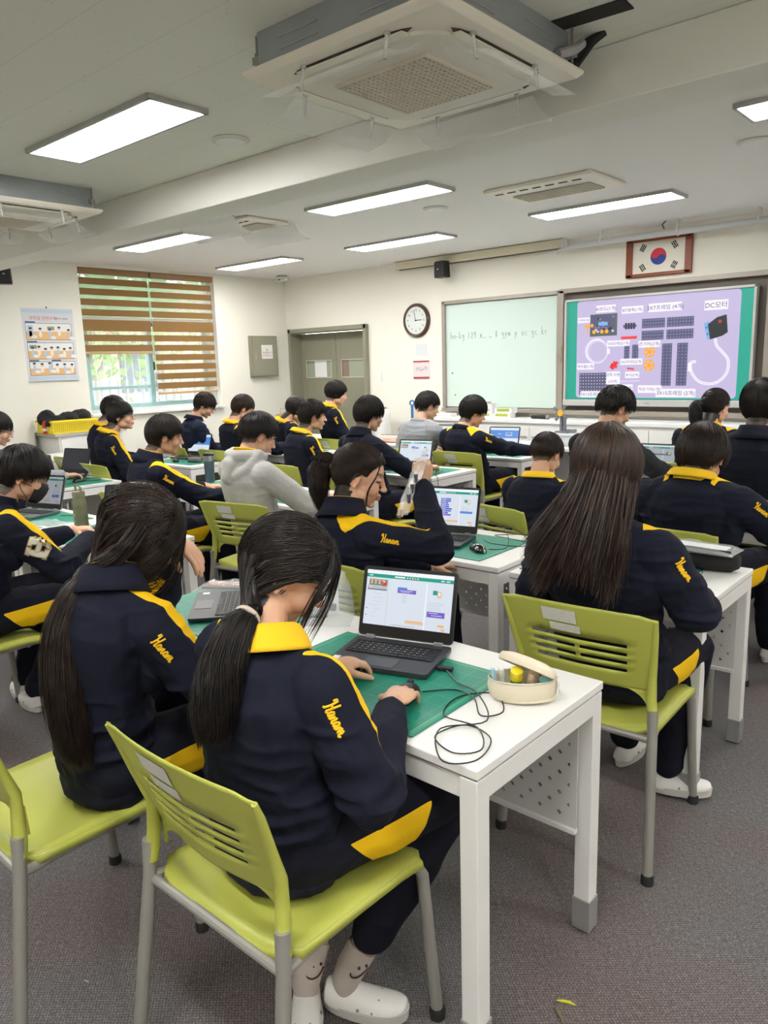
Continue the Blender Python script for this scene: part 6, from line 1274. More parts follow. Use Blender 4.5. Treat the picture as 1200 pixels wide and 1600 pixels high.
# strip held up
t = thing('parts_strip', 'clear strip bag with grey parts hanging from the raised hand', 'bag', (-1.825, 2.335, 1.19)); b = MB(); d1 = V(-.02, -.13, -.245); sd = V(.045, .038, 0) * .42; rings = []
for q in range(9):
    f_q = q / 8; c = d1 * f_q + V(0, 0, .02); wv = .004 * math.sin(q * 1.9); ww = .5 + .5 * min(1, f_q * 2.5); rings.append([c - sd * ww + V(wv, 0, 0), c + V(0, -.008, wv), c + sd * ww - V(wv, 0, 0), c + V(0, .008, 0)])
b.loft(rings); b.build('film', BAG, t, smooth=40); b = MB(); 
for q in (.45, .6, .75): b.box(d1 * q + V(.004, 0, .02), (.012, .010, .035))
b.build('part', GP, t); MB().box(d1 * .97 + V(-.012, 0, .02), (.02, .01, .03)).build('part', mat('tan part', (.7, .45, .2), .6), t)
# --- bottles and cases
t = thing('water_bottle', 'olive steel bottle with a loop lid on the left desk', 'bottle', (-3.80, 1.90, .7205)); OL = mat('olive enamel', (.20, .20, .115), .45)
MB().lathe([(.030, 0), (.036, .004), (.0365, .05), (.034, .06), (.0365, .07), (.0365, .11), (.034, .118), (.0365, .128), (.036, .16), (.030, .178), (.030, .186)], n=32).build('bottle_body', OL, t, smooth=50); MB().lathe([(.032, .186), (.032, .212), (.028, .215)], n=32).build('lid', mat('olive lid', (.23, .22, .15), .5), t)
MB().tube([(-.026, 0, .205), (-.027, 0, .235), (-.018, 0, .243), (.018, 0, .243), (.027, 0, .235), (.026, 0, .205)], .005, n=8, ref=(0, 1, 0)).build('carry_loop', OL, t); MB().box((.004, -.037, .09), (.014, .002, .014)).build('emblem', mat('gold print', (.5, .4, .08), .5), t)
t = thing('tumbler', 'dark blue grey tumbler with a steel rim beside the pale hoodie', 'tumbler', (-4.625, 3.33, .7205)); MB().lathe([(.030, 0), (.033, .01), (.038, .16)], n=28).build('tumbler_body', mat('slate blue enamel', (.075, .10, .13), .45), t); MB().lathe([(.038, .16), (.040, .20)], n=28).build('steel_rim', mat('brushed steel', (.55, .55, .56), .3, metal=.9), t); MB().lathe([(.040, .20), (.041, .212), (.034, .218)], n=28).build('lid', BLACK, t)
def pillow_case(name, lab, cat, loc, rz, d, m, part='case_body'):
    t = thing(name, lab, cat, loc, rz); b = MB(); rings = []
    for u, s_ in ((-1, .55), (-.9, .85), (-.5, 1), (.5, 1), (.9, .85), (1, .55)): rings.append([V(u * d[0] / 2, math.cos(a) * d[1] / 2 * s_, d[2] / 2 + math.sin(a) * d[2] / 2 * (s_ if math.sin(a) > 0 else 1)) for a in np.linspace(0, 2 * math.pi, 14, endpoint=False)])
    b.loft(rings); b.build(part, m, t, smooth=60); MB().tube([(-d[0] * .42, -.002, d[2] * 1.0), (0, -.002, d[2] * 1.02), (d[0] * .42, -.002, d[2] * 1.0)], .003, n=5).build('zip', BLACKM, t); return t
BF = mat('black fabric', (.012, .012, .013), .9, bump=(200, .3))
pillow_case('pencil_case', 'long black pencil case beside the tumbler', 'pencil case', (-4.46, 3.46, .7205), R(10), (.24, .07, .055), BF); pillow_case('pencil_case', 'grey oval pencil case beside the reflecting laptop', 'pencil case', (-5.76, 4.00, .7205), R(20), (.13, .08, .055), mat('grey felt', (.16, .15, .14), .9)); pillow_case('pencil_case', 'pink pencil case on the far desk near the round-haircut student', 'pencil case', (-5.28, 6.12, .7205), 0, (.24, .10, .08), mat('pale pink cloth', (.70, .45, .38), .8))
t = thing('phone', 'dark phone lying on the mat by the tumbler', 'phone', (-4.30, 3.16, .7250), R(40)); MB().box((0, 0, .004), (.07, .15, .008)).build('phone_body', BLACK, t, bevel=.003); MB().box((0, 0, .0085), (.064, .142, .0006)).build('phone_screen', mat('glossy phone glass', (.02, .022, .025), .08), t)
# black bag with papers
t = thing('black_bag', 'black zipped bag with a clear folder of papers on top, right desk', 'bag', (-.98, 2.96, .7205), R(5)); b = MB(); rings = []
for u, s_ in ((-.16, .6), (-.14, .95), (0, 1), (.13, .95), (.155, .6)): rings.append([V(u, math.cos(a) * .055 * s_ + .004 * math.sin(u * 60), .042 + math.sin(a) * .042 * s_) for a in np.linspace(0, 2 * math.pi, 16, endpoint=False)])
b.loft(rings); b.build('bag_body', BF, t, smooth=60); MB().tube([(-.14, -.045, .072), (0, -.052, .075), (.14, -.045, .070)], .004, n=6).build('zip', mat('zip grey', (.2, .2, .2), .4), t)
bag('document_pouch', 'clear pouch of papers with a black edge lying on the black bag', (-.99, 2.94, .8060), R(-3), .34, .13, .03, ((0, 0, .010, .26, .08, .006, PAPER), (.0, -.045, .012, .32, .008, .008, BLACKM)), cat='document pouch')
# --- teacher side things
t = thing('clear_box', 'clear plastic storage box on the front table', 'box', (-3.50, 6.62, .7265)); b = MB(); b.loft([[V(sx * .17, sy * .11, 0) for sx, sy in ((-1, -1), (1, -1), (1, 1), (-1, 1))], [V(sx * .19, sy * .13, .10) for sx, sy in ((-1, -1), (1, -1), (1, 1), (-1, 1))]]); b.build('tub', mat('frosted tub', (.75, .80, .80), .25, alpha=.6), t, bevel=.008); MB().box((0, 0, .108), (.42, .28, .018)).build('lid', mat('frosted lid', (.72, .76, .77), .3, alpha=.75), t, bevel=.006)
t = thing('fan_robot', 'grey kit-brick fan with a yellow hub standing on the clear box', 'robot kit', (-3.50, 6.62, .8445)); b = MB(); b.box((0, 0, .008), (.14, .07, .016)); b.box((-.015, 0, .10), (.025, .03, .17)); b.box((.018, 0, .08), (.02, .03, .13)); b.box((.09, 0, .018), (.08, .05, .03)); b.build('stand', mat('grey kit plastic light', (.16, .17, .20), .5), t)
MB().lathe([(.030, -.01), (.032, 0), (.030, .012)], (-.01, -.03, .19), rot=Matrix.Rotation(R(90), 3, 'X'), n=20).build('hub', mat('yellow kit gear', (.85, .45, .03), .4), t)
for i in range(4):
    q = Matrix.Rotation(R(35 + 90 * i), 3, 'Y'); MB().box(V(-.01, -.035, .19) + q @ V(0, 0, .06), (.028, .008, .055), rot=q).build('blade', mat('grey kit plastic light', (.16, .17, .20), .5), t)
t = thing('microphone', 'black wireless microphone lying on the cupboard top', 'microphone', (-4.12, 7.30, .932), R(-8)); MB().tube([(-.13, 0, 0), (-.12, 0, 0), (.05, 0, 0), (.06, 0, 0)], [.014, .018, .021, .022], n=14).build('handle', BLACKM, t); MB().sphere((.085, 0, 0), .026, n=14).build('grille', mat('mesh grille', (.25, .25, .26), .4, metal=.6), t)
LG = mat('lime box print', (.35, .42, .05), .6)
for i, (x, z_, lab) in enumerate(((-4.86, .9105, 'flat lime and white box, lower left of the pile under the whiteboard'), (-4.62, .9105, 'flat lime and white box, bottom right of the pile'), (-4.60, .9655, 'flat lime and white box on top of the right pile'))):
    t = thing('tissue_box', lab, 'box', (x, 7.36, z_)); MB().box((0, 0, .0265), (.22, .12, .053)).build('carton', PAPER, t, bevel=.002); b = MB(); b.box((0, -.0605, .032), (.16, .002, .030)); b.box((0, 0, .0535), (.18, .09, .001)); b.build('green_print', LG, t)
t = thing('white_carton', 'white open carton on the cupboard under the whiteboard', 'box', (-4.86, 7.37, .9645), R(8)); MB().box((0, 0, .055), (.17, .12, .11)).build('carton', PAPER, t, bevel=.002); MB().box((0, -.065, .12), (.17, .05, .003), rot=Matrix.Rotation(R(-30), 3, 'X')).build('flap', PAPER, t); MB().box((0, -.0605, .03), (.14, .001, .03)).build('grey_print', mat('carton grey', (.5, .5, .5), .7), t)
t = thing('wifi_box', 'flat white device at the left end of the cupboard', 'device', (-5.42, 7.34, .9105)); MB().box((0, 0, .018), (.22, .14, .036)).build('housing', WHITE, t, bevel=.006); b = MB(); [b.box((-.08 + i * .02, -.0705, .018), (.008, .002, .012)) for i in range(8)]; b.build('vent', mat('vent grey', (.4, .4, .38), .6), t)
t = thing('air_purifier', 'white tower air purifier beside the door', 'air purifier', (-6.50, 7.35, 0)); MB().lathe([(.15, 0), (.16, .03), (.155, .9), (.135, .97), (.11, .985)], n=32).build('housing', WHITE, t, smooth=50); MB().lathe([(.11, .980), (.112, .992), (.09, .995)], n=32).build('top_grille', mat('dark grille', (.06, .06, .06), .6), t)
b = MB(); [b.box((.0 + .02 * 0, -.158, .60 + i * .02), (.12, .004, .006)) for i in range(10)]; b.build('vent_slots', mat('vent grey', (.4, .4, .38), .6), t)
t = thing('broom', 'blue-handled broom leaning on the wall by the whiteboard', 'broom', (-6.08, 7.52, 0)); MB().tube([(0, 0, .06), (0, .0, .90)], .011, n=10).build('stick', mat('white stick', (.65, .67, .70), .4), t); MB().tube([(0, 0, .84), (0, 0, 1.02)], .017, n=10).build('grip', mat('blue grip', (.05, .16, .42), .5), t)
MB().tube([(math.sin(a) * .035, 0, 1.05 + math.cos(a) * .03) for a in np.linspace(0, 2 * math.pi, 13)], .010, n=8).build('hang_ring', mat('blue grip', (.05, .16, .42), .5), t); MB().box((0, -.02, .05), (.28, .04, .10)).build('bristles', mat('blue bristles', (.1, .25, .45), .9), t)
t = thing('paper_bag', 'brown paper bag near the double door', 'paper bag', (-6.75, 5.98, .7205), R(25)); b = MB(); b.loft([[V(sx * .11, sy * .06, 0) for sx, sy in ((-1, -1), (1, -1), (1, 1), (-1, 1))], [V(sx * .11, sy * .05, .18) for sx, sy in ((-1, -1), (1, -1), (1, 1), (-1, 1))], [V(sx * .10, sy * .035, .30 + .02 * sx) for sx, sy in ((-1, -1), (1, -1), (1, 1), (-1, 1))]], cap=True); b.build('bag_body', mat('kraft paper', (.42, .26, .14), .85), t, smooth=0); MB().tube([(-.04, -.04, .30), (-.03, -.05, .35), (.03, -.05, .35), (.04, -.04, .30)], .003, n=6).build('handle', mat('kraft paper', (.42, .26, .14), .85), t)
dup(dp, (-7.50, 3.42, 0), 0, 'empty white desk at the far left in front of the grey mesh-back chair'); dup(dp, (-6.92, 5.95, 0), 0, 'white desk near the corner, carrying the brown paper bag')
# --- left wall: cupboard with crate
t = thing('side_cupboard', 'low white cupboard under the safety poster', 'cupboard', (-8.21, 4.20, 0)); MB().box((0, 0, .44), (.50, .74, .88)).build('carcass', WHITE, t, bevel=.003); MB().box((0, 0, .895), (.56, .84, .028)).build('worktop', mat('grey stone top', (.42, .40, .34), .5), t, bevel=.003); MB().box((.255, 0, .44), (.012, .70, .84)).build('door', mat('white cupboard door', (.74, .74, .72), .45), t, bevel=.003)
t = thing('plastic_crate', 'yellow plastic crate full of dark clothes on the side cupboard', 'crate', (-8.18, 4.05, .9095)); YC = mat('yellow crate plastic', (.85, .68, .03), .4); b = MB()
for s in (-1, 1):
    b.box((s * .175, 0, .07), (.012, .50, .14)); b.box((0, s * .25, .07), (.35, .012, .14))
b.box((0, 0, .006), (.35, .50, .012)); b.box((.187, 0, .125), (.014, .52, .018)); b.box((-.187, 0, .125), (.014, .52, .018)); b.box((0, .26, .125), (.38, .014, .018)); b.box((0, -.26, .125), (.38, .014, .018)); b.build('crate_shell', YC, t, bevel=.002)
b = MB(); [b.box((.183, -.23 + i * .023, .06), (.004, .006, .09)) for i in range(21)]; [b.box((.183, 0, .03 + i * .02), (.004, .48, .004)) for i in range(4)]; b.build('lattice', mat('darker yellow plastic', (.62, .48, .02), .5), t)
def heap(name, lab, cat, loc, d, m, seed, vox=.012):
    b = MB(); rs_ = random.Random(seed)
    for i in range(9): b.sphere((rs_.uniform(-.5, .5) * d[0], rs_.uniform(-.5, .5) * d[1], rs_.uniform(.15, .55) * d[2]), (d[0] * rs_.uniform(.18, .30), d[1] * rs_.uniform(.15, .28), d[2] * rs_.uniform(.25, .42)), n=12)
    me = remeshed(b, vox, 3); P = coords(me); N_ = normals(me); P = P + N_ * ((1 - np.abs(2 * vnoise(P * 14, seed) - 1)) ** 2 * .03)[:, None]; P[:, 2] = np.maximum(P[:, 2], 0); me.vertices.foreach_set('co', P.ravel()); me.materials.clear(); me.materials.append(m); me.shade_smooth(); me.name = name
    o = bpy.data.objects.new(name, me); C.objects.link(o); o.location = loc; return tag(o, lab, cat)
heap('folded_clothes', 'dark navy clothes heaped in the yellow crate', 'clothes', (-8.18, 4.05, .985), (.26, .40, .17), BF, 3); heap('dark_jacket', 'dark puffy jacket lying on the desk at the far left', 'jacket', (-6.55, 2.78, .7205), (.30, .36, .24), mat('dark nylon', (.03, .032, .038), .35, bump=(30, .3)), 5); heap('canvas_bag', 'beige canvas bag on the desk at the left beside the powered-down laptop', 'bag', (-6.22, 2.70, .7245), (.26, .14, .17), mat('olive beige canvas', (.36, .35, .24), .85), 8)
t = thing('fire_extinguisher', 'red canister standing at the end of the side cupboard', 'canister', (-8.20, 3.69, .9095)) ; t.location = (-8.15, 3.78, .9095); MB().lathe([(.022, 0), (.022, .12), (.012, .14)], n=16).build('can', mat('red can', (.6, .03, .03), .4), t); MB().lathe([(.0225, .03), (.0225, .06)], n=16).build('white_band', PAPER, t)
# grey mesh-back chair
t = thing('mesh_chair', 'pale grey chair with a perforated curved back at the left', 'chair', (-7.58, 4.42, 0), R(8)); PM = mat('pale grey plastic mesh', (.55, .56, .56), .5); nm_ = PM.node_tree; p_ = nm_.nodes['Principled BSDF']; tc_ = nm_.nodes.new('ShaderNodeTexCoord'); sp_ = nm_.nodes.new('ShaderNodeSeparateXYZ'); nm_.links.new(tc_.outputs['Object'], sp_.inputs[0])
c1 = math_node(nm_, 'SINE', math_node(nm_, 'MULTIPLY', sp_.outputs[0], 200)); c2 = math_node(nm_, 'SINE', math_node(nm_, 'MULTIPLY', sp_.outputs[2], 200)); nm_.links.new(math_node(nm_, 'LESS_THAN', math_node(nm_, 'MULTIPLY', c1, c2), .45), p_.inputs['Alpha'])
b = MB(); rings = []
for q in range(9): v_ = q / 8; hw = .22 * math.sqrt(max(.05, 1 - max(0, (v_ - .55) / .5) ** 2)); rings.append([V(hw * u_q, -.20 - .05 * v_ - .05 * (1 - u_q * u_q), .58 + .36 * v_) for u_q in np.linspace(-1, 1, 13)])
b.loft(rings, cap=False, close=False); b.build('backrest', PM, t, smooth=60, solid=.006); MB().box((0, 0, .44), (.44, .42, .03)).build('seat', mat('pale grey plastic', (.55, .56, .56), .5), t, bevel=.012)
for sx in (-1, 1):
    for sy in (-1, 1): MB().tube([(sx * .19, sy * .18, .43), (sx * .22, sy * .22, 0)], .012, n=8).build('leg', SILV, t)
    MB().tube([(sx * .21, -.20, .43), (sx * .215, -.22, .62)], .012, n=8).build('back_post', SILV, t)
for x, y, lab, col in ((-.74, 1.455, 'small yellow green scrap on the carpet', (.55, .55, .02)), (-.735, 1.415, 'small dull brown scrap on the carpet', (.18, .16, .07))):
    b = MB(); b.tube([(-.02, .006, .003), (-.005, .0, .006), (.012, -.002, .004), (.024, -.010, .003)], [.001, .004, .004, .001], n=6); s_ = b.build('scrap', mat(lab, col, .6)); s_.location = (x, y, .0005); s_.rotation_euler = (0, 0, R(40) if 'yellow' in lab else R(-20)); tag(s_, lab, 'scrap')
b = MB(); b.tube([(-.006, 0, .002), (.008, .003, .003)], .002, n=5); s_ = b.build('crumb', GREYINK); s_.location = (-1.72, .74, .0005); tag(s_, 'tiny grey crumb on the carpet at the lower left', 'scrap')
# ------------------------------------------------------------------ the people
BLK = mat('black hair tie', (.015, .015, .03), .7); 
# A: nearest girl, low ponytail, hand on the mouse
t, Mh, off, jk = person('nearest person, navy tracksuit, yellow collar, short low ponytail, hand on a mouse', (-1.215, 1.055, 1.105), az=4, head_az=40, pitch=34, neck=(-1.185, .955, .955), pelvis=(-1.19, .965, .555),
    ptn=((-1.365, .99, .915), (-1.035, .965, .915)), el=((-1.42, 1.10, .74), (-.945, 1.01, .705)), wr=((-1.34, 1.30, .765), (-1.085, 1.245, .765)), hand_dir=((V(.1, 1, .0), V(0, 0, 1), V(1, 0, 0)), (V(-.30, .95, -.04), V(.1, 0, 1), V(-1, -.3, 0))), hands=('type', 'mouse'),
    knees=((-1.30, 1.37, .545), (-.985, 1.36, .545)), feet=((-1.20, 1.03, .10), (-1.135, 1.10, .10)), shoe=(V(.8, -.9, 0), V(.75, .40, 0)), bare_ankle=True, vox=.0042, bodyvox=.008, female=True, collar='fold', k=.97,
    hairkw=dict(style='full', m=HAIR_BLACK, n=2600, sag=.03, ears=True, vol=.004, tie=(-.16, -.84, -.62), tail=[(-1.172, .918, 1.055), (-1.16, .870, 1.035), (-1.155, .825, .97), (-1.15, .80, .90), (-1.145, .785, .83)], tail_r=[.020, .036, .046, .048, .030], band=(.024, .006, mat('beige hair tie', (.5, .42, .35), .7)), thick=.0008,
        fringe=[([(.02, .050, .112), (.060, .072, .070), (.078, .072, .0), (.076, .080, -.07), (.070, .090, -.13)], 30, .004, .0008), ([(-.01, .055, .112), (.02, .092, .070), (.030, .112, .0), (.030, .118, -.07), (.03, .12, -.12)], 30, .005, .0008), ([(-.03, .05, .112), (-.062, .075, .06), (-.078, .075, -.02), (-.076, .075, -.12)], 40, .0045, .0008)]))
for a in ((-1.20, 1.03, .10), (-1.135, 1.10, .10)):
    A = Vector(a); b = MB(); kn = Vector((-1.30, 1.37, .545)) if a[0] < -1.17 else Vector((-.985, 1.36, .545)); dsh = (kn - A).normalized(); b.tube([A - off - Z3 * .045, A - off - Z3 * .01, A - off + dsh * .03, A - off + dsh * .085], [.026, .033, .0365, .0375], n=24); so = b.build('sock', mat('grey beige knit sock', (.46, .40, .36), .9, bump=(500, .4)), t)
    b = MB(); vd = (V(0, 0, 1.2) - A); vd.z = 0; vd = (vd.normalized() * .75 + V(.55, .0, 0)).normalized(); sd = V(-vd.y, vd.x, 0); c0 = A - off
    def on(u, z, c0=c0, vd=vd, sd=sd): q = u / .037; return c0 + (vd * math.cos(q) + sd * math.sin(q)) * .0388 + dsh * z
    b.tube([on(.022 * math.cos(x), .045 + .016 * math.sin(x)) for x in np.linspace(math.pi * 1.03, math.pi * 1.97, 12)], .0022, n=5)
    for u in (-.009, .009): b.sphere(on(u, .056), .0038, n=8)
    b.build('smile_print', mat('brown print', (.06, .025, .015), .8), so)
# B: girl at left with very long low ponytail
person('person with very long low-tied hair at left, navy tracksuit, hand near the face', (-1.735, 1.02, 1.135), az=12, head_az=32, pitch=38, neck=(-1.705, .915, 1.0), pelvis=(-1.80, .90, .555),
    ptn=((-1.875, .985, .935), (-1.585, .94, .935)), el=((-1.99, 1.20, .80), (-1.505, 1.02, .775)), wr=((-1.90, 1.22, 1.065), (-1.52, 1.24, .775)), hand_dir=((V(.60, .40, -.62), V(.45, .1, .85), V(.3, -.8, 0)), (V(.1, 1, 0), V(0, 0, 1), V(-1, 0, 0))), hands=('hang', 'rest'),
    knees=((-2.0, 1.30, .545), (-1.66, 1.32, .545)), feet=((-1.98, 1.36, .085), (-1.66, 1.38, .085)), vox=.0045, bodyvox=.009, female=True, collar='stand', k=.97, closed=True,
    hairkw=dict(style='full', m=HAIR_SOFT, n=3000, vol=.006, sag=.125, locks=[([(-1.665, .985, 1.165), (-1.646, .932, 1.128), (-1.660, .900, 1.100), (-1.700, .876, 1.078), (-1.738, .880, 1.045)], 500, .0075, .0009), ([(-1.670, .99, 1.16), (-1.652, .940, 1.122), (-1.666, .908, 1.094), (-1.704, .882, 1.070), (-1.738, .882, 1.043)], 30, .006, .007)], tie=(-.28, -.72, -.66), tail=[(-1.735, .885, 1.045), (-1.735, .835, 1.015), (-1.725, .785, .93), (-1.705, .765, .82), (-1.69, .765, .70), (-1.675, .775, .60)], tail_r=[.022, .040, .052, .058, .056, .034], band=(.026, .007, mat('navy hair tie', (.02, .025, .06), .7)), thick=.0008,
        fringe=[([(.02, .03, .122), (.075, .07, .07), (.090, .06, -.02), (.085, .03, -.09), (.06, -.03, -.12)], 150, .010, .0009), ([(.02, .045, .115), (.060, .078, .05), (.076, .080, -.05), (.072, .06, -.11)], 90, .008, .0009), ([(-.02, .045, .115), (-.060, .078, .05), (-.078, .095, -.05), (-.072, .06, -.11)], 60, .008, .0009)]))
# C: girl seen from behind, loose long hair
def hangC(end, loc, rs):
    sx = loc[0]; K2 = 10; out = []; L = rs.uniform(.20, .31) if abs(sx) < .075 else rs.uniform(.16, .27)
    tgt = np.array([-.962 + sx * 1.5 - .03 + rs.normal(0, .012), 1.945 + abs(sx) * .25 + rs.normal(0, .008), end[2] - L])
    if sx < -.03: tgt[0] -= .03
    d0 = np.array([0, -.015, -.12]) * L / .3
    for q in range(1, K2 + 1):
        t_ = q / K2; out.append((1 - t_) ** 2 * end + 2 * t_ * (1 - t_) * (end + d0 + np.array([sx * .15, -.05, 0])) + t_ ** 2 * tgt)
    return out
person('person with long loose brown hair in a navy tracksuit, seen from behind at right', (-1.0, 2.17, 1.200), az=2, head_az=-14, pitch=28, neck=(-.99, 2.125, 1.035), pelvis=(-1.00, 2.26, .555), lean=.05,
    ptn=((-1.165, 2.14, .975), (-.815, 2.13, .975)), el=((-1.255, 2.20, .78), (-.725, 2.22, .785)), wr=((-1.16, 2.48, .775), (-.83, 2.50, .775)), knees=((-1.14, 2.60, .545), (-.86, 2.58, .545)), feet=((-1.10, 2.62, .09), (-.895, 2.50, .10)), shoe=(V(0, 1, 0), V(.85, .45, 0)),
    vox=.0046, bodyvox=.009, female=True, collar='navy', k=1.0, puff=1.04, sit=.45, hairkw=dict(style='curtain', m=HAIR_BROWN, n=3600, vol=.016, hang=hangC, thick=.00085))
# D: girl in profile raising a strip bag
person('person in profile with a high ponytail, raising one hand with a clear strip bag', (-1.95, 2.085, 1.125), az=14, head_az=50, pitch=16, neck=(-1.955, 2.00, .975), pelvis=(-2.02, 2.12, .555),
    ptn=((-2.10, 2.06, .925), (-1.81, 1.985, .925)), el=((-2.13, 2.30, .75), (-1.665, 2.185, .865)), wr=((-1.90, 2.45, .70), (-1.835, 2.315, 1.075)), hand_dir=((V(.5, .8, 0), V(0, 0, 1), V(.8, -.5, 0)), (V(.05, .10, .90), V(.9, -.5, .1), V(-.5, .55, .25))), hands=('rest', 'fist'),
    knees=((-2.12, 2.50, .545), (-1.90, 2.52, .545)), feet=((-2.1, 2.6, .09), (-1.90, 2.62, .09)), shoe=True, vox=.0042, bodyvox=.009, female=True, collar='stand', closed=True, k=1.0,
    hairkw=dict(style='full', m=HAIR_SOFT, n=2400, vol=.0, sag=.0, ears=True, tie=(-.05, -.93, .36), tail=[(-2.018, 2.026, 1.178), (-2.045, 2.002, 1.192), (-2.062, 1.985, 1.15), (-2.060, 1.975, 1.08), (-2.045, 1.975, .99)], tail_r=[.020, .036, .044, .040, .014], band=(.022, .006, mat('grey hair tie', (.25, .25, .26), .7)), thick=.0008,
        fringe=[([(.055, .065, .085), (.080, .062, .03), (.084, .045, -.03), (.078, .050, -.085), (.070, .055, -.115)], 14, .0016, .0007), ([(.015, .060, .108), (.052, .058, .085), (.076, .032, .058), (.086, -.01, .045)], 60, .004, .0008), ([(-.015, .060, .108), (-.052, .058, .085), (-.076, .032, .058), (-.086, -.01, .045)], 40, .004, .0008)]))
# M: masked boy at the left edge
t, Mh, off, jk = person('person in a black mask at the left edge, letter H on the navy sleeve', (-3.335, 1.43, 1.115), az=8, head_az=26, pitch=22, neck=(-3.345, 1.31, .97), pelvis=(-3.38, 1.17, .555), el=((-3.55, 1.48, .74), (-3.105, 1.44, .735)), wr=((-3.50, 1.70, .80), (-3.27, 1.68, .80)),
    hand_dir=((V(.5, .7, .0), V(0, 0, 1), V(.7, -.4, 0)), (V(-.1, .9, .05), V(.2, 0, 1), V(-1, 0, 0))), hands=('curl', 'curl'), knees=((-3.50, 1.58, .55), (-3.22, 1.60, .55)), feet=((-3.62, 1.42, .09), (-3.44, 1.40, .09)), shoe=(V(-.9, .25, 0), V(-.95, .1, 0)), vox=.0052, stripe=True, collar='navy', text=(False, False),
    hairkw=dict(style='bowl', n=900, vol=.004))
b = MB(); rings = []
for zz, ry, rx in ((-.012, .100, .040), (-.03, .112, .058), (-.055, .108, .064), (-.082, .096, .056), (-.104, .078, .034)): rings.append([Vector((-3.335, 1.43, 1.115)) + Mh @ V(math.sin(a) * rx * 1.06, math.cos(a) * ry * .80 + .024, zz) for a in np.linspace(R(-68), R(68), 13)])
b.loft(rings, cap=False, close=False); mk = b.build('face_mask', mat('black mask cloth', (.015, .015, .017), .8), t, off=off, solid=.003, smooth=70)
hd = Vector((-3.335, 1.43, 1.115))
for s in (-1, 1):
    b = MB()
    for z0 in (-.03, -.09): b.tube([hd + Mh @ V(s * .062, .045, z0), hd + Mh @ V(s * .078, .01, z0 * .5 - .01), hd + Mh @ V(s * .084, -.018, -.012)], .0018, n=5)
    b.build('ear_loop', mat('black mask cloth', (.015, .015, .017), .8), mk, off=off)
S, E = Vector((-3.175, 1.31, .92)), Vector((-3.105, 1.44, .735)); dA = (E - S).normalized(); oA = V(.55, -.83, .1); oA = (oA - dA * oA.dot(dA)).normalized(); uA = dA.cross(oA); dA, uA = dA * .87 - uA * .5, uA * .87 + dA * .5
bvh = BVHTree.FromPolygons([tuple(v.co) for v in jk.data.vertices], [tuple(p.vertices) for p in jk.data.polygons])
def patch(scale, lift, name, m):
    b = MB()
    for (x0, y0, x1, y1) in ((-.030, -.034, -.004, -.022), (-.026, -.030, -.010, .030), (-.032, .022, -.003, .034), (.004, -.034, .030, -.022), (.010, -.030, .026, .030), (.003, .022, .032, .034), (-.014, -.006, .014, .007)):
        nx_ = 5; g = {}
        for j in range(nx_ + 1):
            for i in range(nx_ + 1):
                u = x0 - scale + (x1 - x0 + 2 * scale) * i / nx_; v_ = y0 - scale + (y1 - y0 + 2 * scale) * j / nx_; base = S - off + dA * (.110 + v_ * 1.2) + uA * (u * 1.2 + .03); h = bvh.ray_cast(base + oA * .2, -oA); g[i, j] = (h[0] + oA * lift) if h[0] else base + oA * .06
        b.add([g[i, j] for j in range(nx_ + 1) for i in range(nx_ + 1)], [(j * (nx_ + 1) + i, j * (nx_ + 1) + i + 1, (j + 1) * (nx_ + 1) + i + 1, (j + 1) * (nx_ + 1) + i) for j in range(nx_) for i in range(nx_)])
    return b.build(name, m, jk, solid=.0015)
patch(.003, .0022, 'patch_border', mat('gold border thread', (.45, .30, .08), .8)); patch(0, .0042, 'letter_patch', mat('ivory felt letter', (.70, .66, .55), .9))
# H: pale hoodie
person('person in a pale grey hooded sweatshirt seen from behind, left of centre', (-3.34, 2.755, 1.165), az=5, head_az=22, pitch=24, neck=(-3.345, 2.66, 1.02), pelvis=(-3.36, 2.74, .555), top='hoodie', collar='inner', stripe=False, pant=GREYP, el=((-3.60, 2.86, .78), (-3.07, 2.86, .775)), wr=((-3.62, 3.08, .775), (-3.20, 3.12, .775)),
    knees=((-3.48, 3.12, .55), (-3.20, 3.12, .55)), feet=((-3.5, 3.05, .09), (-3.25, 2.98, .09)), shoe=True, vox=.006, puff=1.06, hairkw=dict(style='crop', n=1000, vol=.008, messy=.01))
# G: dark stand collar, in front of B
person('person with a dark stand-up collar and short black hair, seated behind the very long-haired girl', (-4.06, 2.62, 1.15), az=15, head_az=30, pitch=12, neck=(-4.10, 2.52, .99), pelvis=(-4.13, 2.55, .555), el=((-4.35, 2.70, .76), (-3.84, 2.72, .76)), wr=((-4.18, 2.98, .775), (-3.80, 3.0, .775)), knees=((-4.2, 2.96, .55), (-3.95, 2.93, .55)), vox=.006,
    collar='stand', hairkw=dict(style='short', n=1000, vol=.006))
# E: bowl cut from behind at right
person('person with a round bowl haircut and yellow collar seen from behind at right', (-1.115, 3.37, 1.105), az=6, head_az=0, pitch=36, neck=(-1.12, 3.28, .995), pelvis=(-1.18, 3.45, .555), el=((-1.44, 3.40, .79), (-.79, 3.42, .79)), wr=((-1.36, 3.80, .775), (-.86, 3.80, .775)), ptn=((-1.31, 3.30, .925), (-.93, 3.30, .925)), sshift=-.40, knees=((-1.22, 3.85, .55), (-.93, 3.85, .55)), feet=((-1.22, 4.05, .09), (-.95, 4.02, .09)), shoe=True,
    vox=.0055, puff=1.05, k=1.08, hairkw=dict(style='bowl', m=HAIR_SOFT, n=1600, vol=.014))
